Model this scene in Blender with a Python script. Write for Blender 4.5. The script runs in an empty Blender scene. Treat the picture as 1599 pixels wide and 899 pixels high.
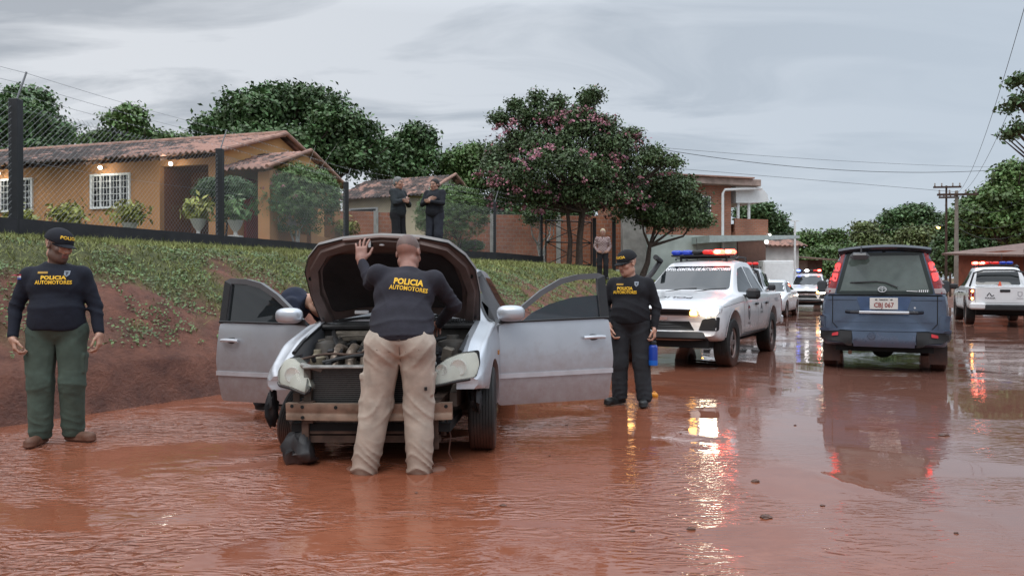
import bpy, bmesh, math, random
import numpy as np
from mathutils import Vector, Matrix, Euler, Quaternion, noise
from mathutils.bvhtree import BVHTree
from mathutils.geometry import delaunay_2d_cdt

S = bpy.context.scene
COL = S.collection
R = math.radians
rng = np.random.default_rng(7)
random.seed(7)

# ---------------------------------------------------------------- camera, sky, light, exposure
cam = bpy.data.cameras.new('camera')
cam.sensor_width = 36; cam.lens = 25.9; cam.clip_end = 3000; cam.clip_start = 0.05
co = bpy.data.objects.new('camera', cam); COL.objects.link(co)
co.location = (0, 0, 1.3); co.rotation_euler = (R(90 - 0.32), 0, 0)
S.camera = co

w = bpy.data.worlds.new("World"); S.world = w; w.use_nodes = True
nt = w.node_tree; nt.nodes.clear()
def N(t, ty, **k):
    n = t.nodes.new(ty)
    for a, b in k.items():
        if a.startswith('i_'): n.inputs[a[2:].replace('_', ' ')].default_value = b
        else: setattr(n, a, b)
    return n
SUN_EL, SUN_ROT = R(58), R(200)
sky = N(nt, 'ShaderNodeTexSky', sky_type='NISHITA', sun_disc=False, sun_elevation=SUN_EL, sun_rotation=SUN_ROT)
bg1 = N(nt, 'ShaderNodeBackground'); bg1.inputs[1].default_value = 0.05
nt.links.new(sky.outputs[0], bg1.inputs[0])
tc = N(nt, 'ShaderNodeTexCoord'); sep = N(nt, 'ShaderNodeSeparateXYZ')
nt.links.new(tc.outputs['Generated'], sep.inputs[0])
# cloud deck coordinates: direction divided by height, so that clouds flatten towards the horizon
addz = N(nt, 'ShaderNodeMath', operation='ADD'); addz.inputs[1].default_value = 0.16
absz = N(nt, 'ShaderNodeMath', operation='ABSOLUTE'); nt.links.new(sep.outputs[2], absz.inputs[0])
nt.links.new(absz.outputs[0], addz.inputs[0])
dx = N(nt, 'ShaderNodeMath', operation='DIVIDE'); dy = N(nt, 'ShaderNodeMath', operation='DIVIDE')
nt.links.new(sep.outputs[0], dx.inputs[0]); nt.links.new(addz.outputs[0], dx.inputs[1])
nt.links.new(sep.outputs[1], dy.inputs[0]); nt.links.new(addz.outputs[0], dy.inputs[1])
cmb = N(nt, 'ShaderNodeCombineXYZ'); nt.links.new(dx.outputs[0], cmb.inputs[0]); nt.links.new(dy.outputs[0], cmb.inputs[1])
mp = N(nt, 'ShaderNodeMapping'); mp.inputs['Scale'].default_value = (0.55, 1.15, 1); mp.inputs['Location'].default_value = (2.3, 0.4, 0)
nt.links.new(cmb.outputs[0], mp.inputs[0])
n1 = N(nt, 'ShaderNodeTexNoise'); n1.inputs['Scale'].default_value = 1.7; n1.inputs['Detail'].default_value = 7; n1.inputs['Roughness'].default_value = 0.55
n1.inputs['Distortion'].default_value = 0.9
nt.links.new(mp.outputs[0], n1.inputs[0])
# side factor: the left of the view is whiter, the right bluer and darker
side = N(nt, 'ShaderNodeMapRange'); side.inputs[1].default_value = -0.45; side.inputs[2].default_value = 0.55
nt.links.new(sep.outputs[0], side.inputs[0])
clr = N(nt, 'ShaderNodeValToRGB'); e = clr.color_ramp.elements
e[0].position = 0.41; e[0].color = (0.36, 0.385, 0.42, 1); e[1].position = 0.56; e[1].color = (0.60, 0.62, 0.65, 1)
nt.links.new(n1.outputs[0], clr.inputs[0])
rgt = N(nt, 'ShaderNodeMix', data_type='RGBA'); rgt.inputs[7].default_value = (0.43, 0.49, 0.56, 1)
sfac = N(nt, 'ShaderNodeMath', operation='MULTIPLY'); sfac.inputs[1].default_value = 0.92
nt.links.new(side.outputs[0], sfac.inputs[0])
nt.links.new(sfac.outputs[0], rgt.inputs[0]); nt.links.new(clr.outputs[0], rgt.inputs[6])
bg2 = N(nt, 'ShaderNodeBackground')
zst = N(nt, 'ShaderNodeMapRange'); zst.inputs[1].default_value = 0.34; zst.inputs[2].default_value = 0.85
zst.inputs[3].default_value = .97; zst.inputs[4].default_value = 3.3
nt.links.new(sep.outputs[2], zst.inputs[0]); nt.links.new(zst.outputs[0], bg2.inputs[1])
nt.links.new(rgt.outputs[2], bg2.inputs[0])
mx = N(nt, 'ShaderNodeMixShader'); mx.inputs[0].default_value = 0.88
nt.links.new(bg1.outputs[0], mx.inputs[1]); nt.links.new(bg2.outputs[0], mx.inputs[2])
wo = N(nt, 'ShaderNodeOutputWorld'); nt.links.new(mx.outputs[0], wo.inputs[0])

sl = bpy.data.lights.new('sun', 'SUN'); sl.energy = 0.6; sl.angle = R(25); sl.color = (1.0, 0.97, 0.93)
so = bpy.data.objects.new('sun', sl); COL.objects.link(so)
so.rotation_euler = (R(90) - SUN_EL, 0, R(180) - SUN_ROT)
S.view_settings.view_transform = 'Standard'; S.view_settings.look = 'None'
S.view_settings.exposure = 0.45; S.view_settings.gamma = 1.0; S.view_settings.use_curve_mapping = False
S.cycles.max_bounces = 6; S.cycles.diffuse_bounces = 2; S.cycles.glossy_bounces = 3
S.cycles.transmission_bounces = 3; S.cycles.use_denoising = True
S.cycles.sample_clamp_indirect = 6.0
S.cycles.caustics_reflective = False; S.cycles.caustics_refractive = False

# ---------------------------------------------------------------- helpers
F = 1150.0
def at(px, py, d):          # point seen at a photograph pixel at distance d ahead
    return Vector(((px - 799.5) / F * d, d, 1.3 - (py - 443) / F * d))

MC = {}
def pm(name, col, rough=.6, metal=0, var=.12, scale=6, bump=0, bscale=30, emis=None, estr=0, ior=1.45,
       coat=0, dirt=None, dirt_z=(0.1, 0.8), dirt_amt=.8, alpha=1, trans=0, island=0, gen=False, rvar=0):
    """procedural principled material: base colour broken up by noise, optional mud, bump, per-leaf variation"""
    if name in MC: return MC[name]
    m = bpy.data.materials.new(name); m.use_nodes = True; t = m.node_tree; b = t.nodes['Principled BSDF']
    tcn = N(t, 'ShaderNodeTexCoord'); geo = N(t, 'ShaderNodeNewGeometry')
    nz = N(t, 'ShaderNodeTexNoise'); nz.inputs['Scale'].default_value = scale; nz.inputs['Detail'].default_value = 5
    t.links.new(tcn.outputs['Object'], nz.inputs[0])
    mr = N(t, 'ShaderNodeMapRange'); mr.inputs[1].default_value = .3; mr.inputs[2].default_value = .7
    mr.inputs[3].default_value = 1 - var; mr.inputs[4].default_value = 1 + var
    t.links.new(nz.outputs[0], mr.inputs[0])
    hs = N(t, 'ShaderNodeHueSaturation'); hs.inputs['Color'].default_value = (*col, 1)
    t.links.new(mr.outputs[0], hs.inputs['Value'])
    out = hs.outputs[0]
    if island:
        m2 = N(t, 'ShaderNodeMapRange'); m2.inputs[3].default_value = 1 - island; m2.inputs[4].default_value = 1 + island
        t.links.new(geo.outputs['Random Per Island'], m2.inputs[0])
        mm = N(t, 'ShaderNodeMath', operation='MULTIPLY'); t.links.new(mr.outputs[0], mm.inputs[0]); t.links.new(m2.outputs[0], mm.inputs[1])
        t.links.new(mm.outputs[0], hs.inputs['Value'])
        m3 = N(t, 'ShaderNodeMapRange'); m3.inputs[3].default_value = .47; m3.inputs[4].default_value = .515
        t.links.new(geo.outputs['Random Per Island'], m3.inputs[0]); t.links.new(m3.outputs[0], hs.inputs['Hue'])
    if dirt:
        sp = N(t, 'ShaderNodeSeparateXYZ'); t.links.new(geo.outputs['Position'], sp.inputs[0])
        dz = N(t, 'ShaderNodeMapRange'); dz.inputs[1].default_value = dirt_z[1]; dz.inputs[2].default_value = dirt_z[0]
        t.links.new(sp.outputs[2], dz.inputs[0])
        dn = N(t, 'ShaderNodeTexNoise'); dn.inputs['Scale'].default_value = 9; dn.inputs['Detail'].default_value = 8; dn.inputs['Roughness'].default_value = .7
        t.links.new(tcn.outputs['Object'], dn.inputs[0])
        ad = N(t, 'ShaderNodeMath', operation='ADD'); t.links.new(dn.outputs[0], ad.inputs[0]); t.links.new(dz.outputs[0], ad.inputs[1])
        dm = N(t, 'ShaderNodeMapRange'); dm.inputs[1].default_value = .62; dm.inputs[2].default_value = 1.35; dm.inputs[4].default_value = dirt_amt
        t.links.new(ad.outputs[0], dm.inputs[0])
        mxn = N(t, 'ShaderNodeMix', data_type='RGBA'); mxn.inputs[7].default_value = (*dirt, 1)
        t.links.new(dm.outputs[0], mxn.inputs[0]); t.links.new(out, mxn.inputs[6]); out = mxn.outputs[2]
        rr = N(t, 'ShaderNodeMapRange'); rr.inputs[3].default_value = rough; rr.inputs[4].default_value = .6
        t.links.new(dm.outputs[0], rr.inputs[0]); t.links.new(rr.outputs[0], b.inputs['Roughness'])
    else:
        b.inputs['Roughness'].default_value = rough
        if rvar:
            rr = N(t, 'ShaderNodeMapRange'); rr.inputs[3].default_value = rough; rr.inputs[4].default_value = rough + rvar
            t.links.new(nz.outputs[0], rr.inputs[0]); t.links.new(rr.outputs[0], b.inputs['Roughness'])
    t.links.new(out, b.inputs['Base Color'])
    b.inputs['Metallic'].default_value = metal; b.inputs['IOR'].default_value = ior
    if coat: b.inputs['Coat Weight'].default_value = coat; b.inputs['Coat Roughness'].default_value = .06
    if bump:
        bn = N(t, 'ShaderNodeTexNoise'); bn.inputs['Scale'].default_value = bscale; bn.inputs['Detail'].default_value = 4
        t.links.new(tcn.outputs['Object'], bn.inputs[0])
        bp = N(t, 'ShaderNodeBump'); bp.inputs['Strength'].default_value = .6; bp.inputs['Distance'].default_value = bump
        t.links.new(bn.outputs[0], bp.inputs['Height']); t.links.new(bp.outputs[0], b.inputs['Normal'])
    if emis:
        b.inputs['Emission Color'].default_value = (*emis, 1); b.inputs['Emission Strength'].default_value = estr
    if trans: b.inputs['Transmission Weight'].default_value = trans
    MC[name] = m; return m

def mesh(name, v, f, smooth=True, angle=None):
    me = bpy.data.meshes.new(name)
    me.from_pydata([tuple(map(float, p)) for p in v], [], [tuple(map(int, q)) for q in f]); me.update()
    if smooth: me.shade_smooth()
    if angle is not None: me.set_sharp_from_angle(angle=R(angle))
    return me
def fastmesh(name, V, Q, smooth=False):       # V (n,3) numpy, Q (m,k) numpy: all faces with k corners
    me = bpy.data.meshes.new(name); V = np.asarray(V, np.float32); Q = np.asarray(Q, np.int32)
    k = Q.shape[1]
    me.vertices.add(len(V)); me.vertices.foreach_set('co', V.ravel())
    me.loops.add(Q.size); me.loops.foreach_set('vertex_index', Q.ravel())
    me.polygons.add(len(Q)); me.polygons.foreach_set('loop_start', np.arange(0, Q.size, k, dtype=np.int32))
    me.update(calc_edges=True)
    if smooth: me.shade_smooth()
    return me
def link(name, me, mat=None, parent=None, loc=None):
    o = bpy.data.objects.new(name, me); COL.objects.link(o)
    if mat is not None:
        ms = mat if isinstance(mat, (list, tuple)) else [mat]
        if len(me.materials) == 0:
            for m in ms: me.materials.append(m)
    if parent: o.parent = parent
    if loc is not None: o.location = loc
    return o
def tag(o, label=None, cat=None, group=None, kind=None):
    if label: o['label'] = label
    if cat: o['category'] = cat
    if group: o['group'] = group
    if kind: o['kind'] = kind
    return o
def thing(name, label, cat, loc=(0, 0, 0), rz=0, group=None, rx=0, ry=0):
    o = bpy.data.objects.new(name, None); COL.objects.link(o); o.empty_display_size = .2
    o.location = loc; o.rotation_euler = (rx, ry, rz)
    return tag(o, label, cat, group)

class MB:
    """collects simple shapes into one mesh"""
    def __init__(s): s.v = []; s.f = []
    def add(s, v, f):
        n = len(s.v); s.v += [tuple(p) for p in v]; s.f += [tuple(i + n for i in q) for q in f]; return s
    def box(s, c, d, rot=None, bev=0):
        hx, hy, hz = d[0] / 2, d[1] / 2, d[2] / 2
        M = (rot.to_matrix() if isinstance(rot, Euler) else rot) if rot is not None else None
        if bev:
            b = min(bev, hx * .9, hy * .9, hz * .9); v = []; idx = {}
            for sx in (-1, 1):
                for sy in (-1, 1):
                    for sz in (-1, 1):
                        for ax in range(3):
                            p = [sx * (hx - b), sy * (hy - b), sz * (hz - b)]; p[ax] = (sx * hx, sy * hy, sz * hz)[ax]
                            idx[(sx, sy, sz, ax)] = len(v); v.append(p)
            f = []
            for ax in range(3):
                o1, o2 = (ax + 1) % 3, (ax + 2) % 3
                for sg in (-1, 1):
                    q = []
                    for a_, b_ in ((-1, -1), (1, -1), (1, 1), (-1, 1)):
                        k = [0, 0, 0]; k[ax] = sg; k[o1] = a_; k[o2] = b_; q.append(idx[(*k, ax)])
                    f.append(q if sg > 0 else q[::-1])
                for a_ in (-1, 1):
                    for b_ in (-1, 1):   # edge along ax
                        k1 = [0, 0, 0]; k1[ax] = -1; k1[o1] = a_; k1[o2] = b_
                        k2 = list(k1); k2[ax] = 1
                        q = [idx[(*k1, o1)], idx[(*k2, o1)], idx[(*k2, o2)], idx[(*k1, o2)]]
                        f.append(q if a_ * b_ < 0 else q[::-1])
            for sx in (-1, 1):
                for sy in (-1, 1):
                    for sz in (-1, 1):
                        q = [idx[(sx, sy, sz, 0)], idx[(sx, sy, sz, 1)], idx[(sx, sy, sz, 2)]]
                        f.append(q if sx * sy * sz > 0 else q[::-1])
        else:
            v = [(-hx, -hy, -hz), (hx, -hy, -hz), (hx, hy, -hz), (-hx, hy, -hz), (-hx, -hy, hz), (hx, -hy, hz), (hx, hy, hz), (-hx, hy, hz)]
            f = [(0, 3, 2, 1), (4, 5, 6, 7), (0, 1, 5, 4), (1, 2, 6, 5), (2, 3, 7, 6), (3, 0, 4, 7)]
        c = Vector(c)
        return s.add([(M @ Vector(p) if M else Vector(p)) + c for p in v], f)
    def tube(s, pts, r, n=8, cap=True, rs=None):
        pts = [Vector(p) for p in pts]; rr = rs if rs is not None else [r] * len(pts); v = []; f = []
        prev = None
        for i, p in enumerate(pts):
            t = (pts[min(i + 1, len(pts) - 1)] - pts[max(i - 1, 0)])
            t = t.normalized() if t.length > 1e-9 else Vector((0, 0, 1))
            if prev is None:
                a = t.orthogonal().normalized()
            else:
                a = (prev - t * prev.dot(t)); a = a.normalized() if a.length > 1e-6 else t.orthogonal().normalized()
            prev = a; b = t.cross(a)
            for k in range(n):
                th = 2 * math.pi * k / n; v.append(p + (a * math.cos(th) + b * math.sin(th)) * rr[i])
        for i in range(len(pts) - 1):
            for k in range(n):
                k2 = (k + 1) % n; f.append((i * n + k, i * n + k2, (i + 1) * n + k2, (i + 1) * n + k))
        if cap: f.append(tuple(range(n))[::-1]); f.append(tuple((len(pts) - 1) * n + k for k in range(n)))
        return s.add(v, f)
    def lathe(s, prof, c=(0, 0, 0), n=20, axis='z', cap=False):
        v = []; f = []
        for (r, h) in prof:
            for k in range(n):
                th = 2 * math.pi * k / n; x, y = r * math.cos(th), r * math.sin(th)
                p = (x, y, h) if axis == 'z' else ((h, x, y) if axis == 'x' else (y, h, x))
                v.append(Vector(p) + Vector(c))
        for i in range(len(prof) - 1):
            for k in range(n):
                k2 = (k + 1) % n; f.append((i * n + k, i * n + k2, (i + 1) * n + k2, (i + 1) * n + k))
        if cap: f.append(tuple(range(n))[::-1]); f.append(tuple((len(prof) - 1) * n + k for k in range(n)))
        return s.add(v, f)
    def ball(s, c, r, n=10, m=8):
        r = (r, r, r) if isinstance(r, (int, float)) else r; v = []; f = []
        for i in range(m + 1):
            ph = math.pi * i / m
            for k in range(n):
                th = 2 * math.pi * k / n
                v.append((c[0] + r[0] * math.sin(ph) * math.cos(th), c[1] + r[1] * math.sin(ph) * math.sin(th), c[2] + r[2] * math.cos(ph)))
        for i in range(m):
            for k in range(n):
                k2 = (k + 1) % n; f.append((i * n + k, (i + 1) * n + k, (i + 1) * n + k2, i * n + k2))
        return s.add(v, f)
    def prism(s, poly, a, b, plane='yz'):
        """extrude a 2-D polygon between a and b along the axis the plane leaves out"""
        n = len(poly)
        def P(u, w, t): return {'yz': (t, u, w), 'xz': (u, t, w), 'xy': (u, w, t)}[plane]
        v = [P(u, w, a) for u, w in poly] + [P(u, w, b) for u, w in poly]
        f = [tuple(range(n))[::-1], tuple(range(n, 2 * n))] + [(i, (i + 1) % n, (i + 1) % n + n, i + n) for i in range(n)]
        return s.add(v, f)
    def xform(s, M): s.v = [tuple(M @ Vector(p)) for p in s.v]; return s
    def build(s, name, mat, parent=None, smooth=True, angle=35, loc=None, fix=True):
        me = mesh(name, s.v, s.f, smooth)
        if fix:
            bm = bmesh.new(); bm.from_mesh(me); bmesh.ops.recalc_face_normals(bm, faces=bm.faces); bm.to_mesh(me); bm.free()
        if smooth: me.set_sharp_from_angle(angle=R(angle))
        return link(name, me, mat, parent, loc)

def text_mesh(txt, size, bold=0.0, spacing=1.0, extrude=0.0, shear=0.0, res=2):
    c = bpy.data.curves.new('text', 'FONT'); c.body = txt; c.size = size; c.align_x = 'CENTER'; c.align_y = 'CENTER'
    c.offset = bold; c.space_character = spacing; c.extrude = extrude; c.resolution_u = res; c.shear = shear
    o = bpy.data.objects.new('text', c); COL.objects.link(o)
    bpy.context.view_layer.update()
    dg = bpy.context.evaluated_depsgraph_get(); me = bpy.data.meshes.new_from_object(o.evaluated_get(dg))
    bpy.data.objects.remove(o); return me

def apply_bool(ob, cutters, op='DIFFERENCE'):
    for c in cutters:
        m = ob.modifiers.new('b', 'BOOLEAN'); m.operation = op; m.object = c; m.solver = 'EXACT'
    bpy.context.view_layer.update()
    dg = bpy.context.evaluated_depsgraph_get(); me = bpy.data.meshes.new_from_object(ob.evaluated_get(dg))
    ob.modifiers.clear(); ob.data = me
    for c in cutters: bpy.data.objects.remove(c)
    me.shade_smooth(); me.set_sharp_from_angle(angle=R(32)); return ob

# ---------------------------------------------------------------- terrain
LE = np.array([(-9, -4), (-6.5, 2), (-4.66, 6.7), (-4.2, 7.4), (-3.4, 8.7), (-0.6, 14.5), (2.5, 20.5), (5.2, 24.5), (8.6, 29), (12.8, 36), (16, 43), (24, 60), (36, 85), (60, 130)], float)
RE = np.array([(10, -4), (12.2, 2), (15.2, 14), (17.5, 22), (20.5, 30), (25, 41), (33, 58), (45, 82), (72, 126)], float)
def sdist(X, Y, P):
    """signed distance to polyline, positive on its left (travelling along it)"""
    best = np.full(X.shape, 1e9); sg = np.ones(X.shape)
    for a, b in zip(P[:-1], P[1:]):
        d = b - a; L = np.dot(d, d); t = np.clip(((X - a[0]) * d[0] + (Y - a[1]) * d[1]) / L, 0, 1)
        qx = X - (a[0] + t * d[0]); qy = Y - (a[1] + t * d[1]); D = np.hypot(qx, qy)
        cr = d[0] * (Y - a[1]) - d[1] * (X - a[0]); m = D < best
        best = np.where(m, D, best); sg = np.where(m, np.sign(cr), sg)
    return best * sg
def sines(X, Y, seed, scale, n=7, Z=None):
    r = np.random.default_rng(seed); out = 0
    for i in range(n):
        k = r.normal(size=3) / scale * (1 + .35 * i); ph = r.uniform(0, 6.28)
        out = out + np.sin(k[0] * X + k[1] * Y + (k[2] * Z if Z is not None else 0) + ph + 1.3 * np.sin(k[1] * X * .7 - k[0] * Y * .6 + ph * 2)) / (1 + .35 * i)
    return out / n * 1.6
def height(X, Y):
    X = np.asarray(X, float); Y = np.asarray(Y, float)
    d = sdist(X, Y, LE) + .10 * sines(X, Y, 3, .5); e = -sdist(X, Y, RE) + .2 * sines(X, Y, 4, .8)
    H = np.interp(Y, [20, 27, 34, 42, 60], [1.93, 1.95, 1.9, .8, .5])
    W = np.interp(Y, [-5, 8, 20, 27, 33], [2.6, 2.7, 2.9, 3.2, 6.0])
    cut = .34 * np.clip(d / .16, 0, 1) ** .8 * np.clip(H, 0, 1.2)
    t = np.clip((d - .1) / W, 0, 1); sl = (H - .34) * np.interp(t, [0, .5, .85, 1], [0, .52, .83, .9])
    sl = sl + .55 * np.exp(-(((X + 1.6) / 1.0) ** 2 + ((Y - 16.4) / 1.3) ** 2))
    up = np.clip(d - W, 0, 1.6) * .1 + np.clip(d - W - 1.6, 0, 25) * .045
    z = np.where(d > 0, cut + sl + up + .04 * sines(X, Y, 5, .45) * np.clip(d * 2, 0, 1)*np.clip(3.4-d,.3,1) + .02 * sines(X, Y, 6, .12) * np.clip(d * 3, 0, 1), -.06)
    zr = np.where(e > 0, .22 * np.clip(e / .8, 0, 1) + .04 * np.clip(e, 0, 60) + .04 * sines(X, Y, 8, .5) * np.clip(e, 0, 1), -.06)
    return np.where(d > 0, z, zr)
def hz(x, y): return float(height(np.array([x]), np.array([y]))[0])

def grid_mesh(name, xs, ys, zf):
    X, Y = np.meshgrid(xs, ys); Z = zf(X, Y); nx, ny = len(xs), len(ys)
    V = np.stack([X, Y, Z], -1).reshape(-1, 3)
    i = np.arange(nx * ny).reshape(ny, nx); Q = np.stack([i[:-1, :-1], i[:-1, 1:], i[1:, 1:], i[1:, :-1]], -1).reshape(-1, 4)
    return fastmesh(name, V, Q, True), V
def grad(a, b, n, p): return a + (b - a) * np.linspace(0, 1, n) ** p
xs = np.concatenate([-grad(14, 900, 60, 3)[::-1][:-1], np.arange(-14, 12, .09), grad(12, 900, 80, 2.6)])
ys = np.concatenate([np.arange(-6, 4, .6), np.arange(4, 26, .11), grad(26, 1200, 170, 2.6)])
gm, GV = grid_mesh('ground', xs, ys, height)
def grass_mask(X, Y):
    d = sdist(X, Y, LE); e = -sdist(X, Y, RE)
    n = sines(X, Y, 21, .55) + .6 * sines(X, Y, 22, .2)
    near = np.clip(n * 1.2 + .40 + np.clip((d - 1.5) * .9, -.22, 1.1), 0, 1) * np.clip((d - .45) * 3, 0, 1)
    right = np.clip(n + .3, 0, 1) * np.clip((e - 1.0), 0, 1)
    return np.where(d > 0, near, right)
ca = gm.color_attributes.new('grass', 'FLOAT_COLOR', 'POINT')
gmask = grass_mask(GV[:, 0], GV[:, 1]); cc = np.ones((len(GV), 4), np.float32); cc[:, 0] = gmask; cc[:, 1] = np.clip(GV[:, 2] / .5, 0, 1)
ca.data.foreach_set('color', cc.ravel())
m = bpy.data.materials.new('red_earth'); m.use_nodes = True; t = m.node_tree; b = t.nodes['Principled BSDF']
at_ = N(t, 'ShaderNodeAttribute', attribute_name='grass'); sp = N(t, 'ShaderNodeSeparateColor'); t.links.new(at_.outputs[0], sp.inputs[0])
tcn = N(t, 'ShaderNodeTexCoord')
nz = N(t, 'ShaderNodeTexNoise'); nz.inputs['Scale'].default_value = 3.2; nz.inputs['Detail'].default_value = 9; nz.inputs['Roughness'].default_value = .7
t.links.new(tcn.outputs['Object'], nz.inputs[0])
cr = N(t, 'ShaderNodeValToRGB'); e = cr.color_ramp.elements; e[0].position = .3; e[0].color = (.095, .033, .023, 1); e[1].position = .72; e[1].color = (.30, .118, .072, 1)
t.links.new(nz.outputs[0], cr.inputs[0])
cg = N(t, 'ShaderNodeValToRGB'); e = cg.color_ramp.elements; e[0].position = .3; e[0].color = (.05, .06, .016, 1); e[1].position = .75; e[1].color = (.15, .16, .05, 1)
nz2 = N(t, 'ShaderNodeTexNoise'); nz2.inputs['Scale'].default_value = 14; nz2.inputs['Detail'].default_value = 5; t.links.new(tcn.outputs['Object'], nz2.inputs[0])
t.links.new(nz2.outputs[0], cg.inputs[0])
mxa = N(t, 'ShaderNodeMix', data_type='RGBA'); t.links.new(sp.outputs[0], mxa.inputs[0]); t.links.new(cr.outputs[0], mxa.inputs[6]); t.links.new(cg.outputs[0], mxa.inputs[7])
t.links.new(mxa.outputs[2], b.inputs['Base Color']); b.inputs['Roughness'].default_value = .75
rr = N(t, 'ShaderNodeMapRange'); rr.inputs[3].default_value = .35; rr.inputs[4].default_value = .85; t.links.new(sp.outputs[1], rr.inputs[0]); t.links.new(rr.outputs[0], b.inputs['Roughness'])
nb = N(t, 'ShaderNodeTexNoise'); nb.inputs['Scale'].default_value = 22; nb.inputs['Detail'].default_value = 8; nb.inputs['Roughness'].default_value = .75; t.links.new(tcn.outputs['Object'], nb.inputs[0])
bp = N(t, 'ShaderNodeBump'); bp.inputs['Distance'].default_value = .11; bp.inputs['Strength'].default_value = .9
t.links.new(nb.outputs[0], bp.inputs['Height']); t.links.new(bp.outputs[0], b.inputs['Normal'])
tag(link('ground', gm, m), kind='structure')

# ---- flooded road: a shallow sheet of red muddy water with real ripples close by
xr = np.concatenate([grad(-60, -9, 20, .6), np.arange(-9, 16, .07), grad(16, 200, 50, 2)])
yr = np.concatenate([np.arange(-6, 2.2, .4), np.arange(2.2, 14, .05), np.arange(14, 30, .16), grad(30, 300, 80, 2.2)])
def ripple(X, Y):
    # flow runs from the right background towards the left foreground
    wx = X + .35 * sines(X, Y, 31, 1.3); wy = Y + .35 * sines(X, Y, 32, 1.3)
    calm = np.clip(.5 + .9 * sines(X, Y, 33, 2.2) - .18 * (X - .5), .12, 1.0)
    a = R(62); u = wx * math.cos(a) - wy * math.sin(a); v = wx * math.sin(a) + wy * math.cos(a)
    s = np.abs(sines(u * .45, v * 1.6, 34, .30)) * .6 + .5 * sines(u * .6, v * 1.5, 35, .13)
    s = s * .008 * calm
    near = np.clip((26 - Y) / 14, 0, 1)
    # tyre-pushed mud ridges on the right
    for (ax, ay, bx, by, hgt, wd) in ((1.9, 5.4, 2.9, 3.4, .007, .06), (.4, 3.9, 1.6, 6.2, .004, .06), (3.6, 6.8, 2.6, 4.6, .004, .10), (8.5, 14, 11, 13.2, .008, .15), (8.8, 17.6, 12, 17, .012, .2)):
        L = np.hypot(bx - ax, by - ay); tt = ((X - ax) * (bx - ax) + (Y - ay) * (by - ay)) / L
        dd = np.abs((X - ax) * (by - ay) - (Y - ay) * (bx - ax)) / L + .08 * sines(X, Y, 36, .5)
        s = s + hgt * np.exp(-(dd / wd) ** 2) * np.clip(tt / .4, 0, 1) * np.clip((L - tt) / .4, 0, 1)
    # rings where the current piles up
    for (cx, cy, k) in ((-2.05, 5.9, .010), (-1.0, 5.15, .006), (-2.35, 4.9, .007), (-.1, 5.8, .004), (-1.45, 4.6, .006)):
        rr_ = np.hypot(X - cx, (Y - cy)); s = s + k * np.cos(rr_ * 34) * np.exp(-rr_ * 3.2)
    return s * near
rm, _ = grid_mesh('road', xr, yr, ripple)
m = bpy.data.materials.new('muddy_water'); m.use_nodes = True; t = m.node_tree; b = t.nodes['Principled BSDF']
geo = N(t, 'ShaderNodeNewGeometry')
def noise_node(scale, detail, rough, sc=(1, 1, 1), rot=0, dist=0):
    mpn = N(t, 'ShaderNodeMapping'); mpn.inputs['Scale'].default_value = sc; mpn.inputs['Rotation'].default_value = (0, 0, rot)
    t.links.new(geo.outputs['Position'], mpn.inputs[0])
    n = N(t, 'ShaderNodeTexNoise'); n.inputs['Scale'].default_value = scale; n.inputs['Detail'].default_value = detail
    n.inputs['Roughness'].default_value = rough; n.inputs['Distortion'].default_value = dist; t.links.new(mpn.outputs[0], n.inputs[0]); return n
nA = noise_node(.55, 5, .6, dist=.6); nB = noise_node(3.0, 6, .65, (1, 2.2, 1), R(35), .8)
cr = N(t, 'ShaderNodeValToRGB'); e = cr.color_ramp.elements
e[0].position = .30; e[0].color = (.172, .049, .023, 1); e[1].position = .66; e[1].color = (.27, .094, .052, 1)
mixf = N(t, 'ShaderNodeMath', operation='MULTIPLY_ADD'); mixf.inputs[1].default_value = .55; 
ml = N(t, 'ShaderNodeMath', operation='MULTIPLY'); ml.inputs[1].default_value = .45
t.links.new(nB.outputs[0], ml.inputs[0]); t.links.new(nA.outputs[0], mixf.inputs[0]); t.links.new(ml.outputs[0], mixf.inputs[2])
t.links.new(mixf.outputs[0], cr.inputs[0])
sx0 = N(t, 'ShaderNodeSeparateXYZ'); t.links.new(geo.outputs['Position'], sx0.inputs[0])
xn = N(t, 'ShaderNodeMath', operation='MULTIPLY_ADD'); xn.inputs[1].default_value = 7.0; t.links.new(nA.outputs[0], xn.inputs[0]); t.links.new(sx0.outputs[0], xn.inputs[2])
gf = N(t, 'ShaderNodeMapRange'); gf.inputs[1].default_value = 4.6; gf.inputs[2].default_value = 7.2; gf.inputs[4].default_value = .75; t.links.new(xn.outputs[0], gf.inputs[0])
gm_ = N(t, 'ShaderNodeMix', data_type='RGBA'); gm_.inputs[7].default_value = (.150, .078, .062, 1); t.links.new(gf.outputs[0], gm_.inputs[0]); t.links.new(cr.outputs[0], gm_.inputs[6])
t.links.new(gm_.outputs[2], b.inputs['Base Color'])
b.inputs['IOR'].default_value = 1.68
rr = N(t, 'ShaderNodeMapRange'); rr.inputs[1].default_value = .35; rr.inputs[2].default_value = .7; rr.inputs[3].default_value = .015; rr.inputs[4].default_value = .06
nF = noise_node(1.6, 7, .7, (1, 1.8, 1), R(50), 1.0)
mudf = N(t, 'ShaderNodeMapRange'); mudf.inputs[1].default_value = .50; mudf.inputs[2].default_value = .62; t.links.new(nF.outputs[0], mudf.inputs[0])
rr.inputs[1].default_value = 0; rr.inputs[2].default_value = 1; rr.inputs[3].default_value = .012; rr.inputs[4].default_value = .10
t.links.new(mudf.outputs[0], rr.inputs[0]); t.links.new(rr.outputs[0], b.inputs['Roughness'])
nC = noise_node(4.6, 2.6, .42, (1.0, 2.7, 1), R(28), 1.9); nD = noise_node(24, 2, .45, (1.0, 2.0, 1), R(20), .6)
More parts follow.
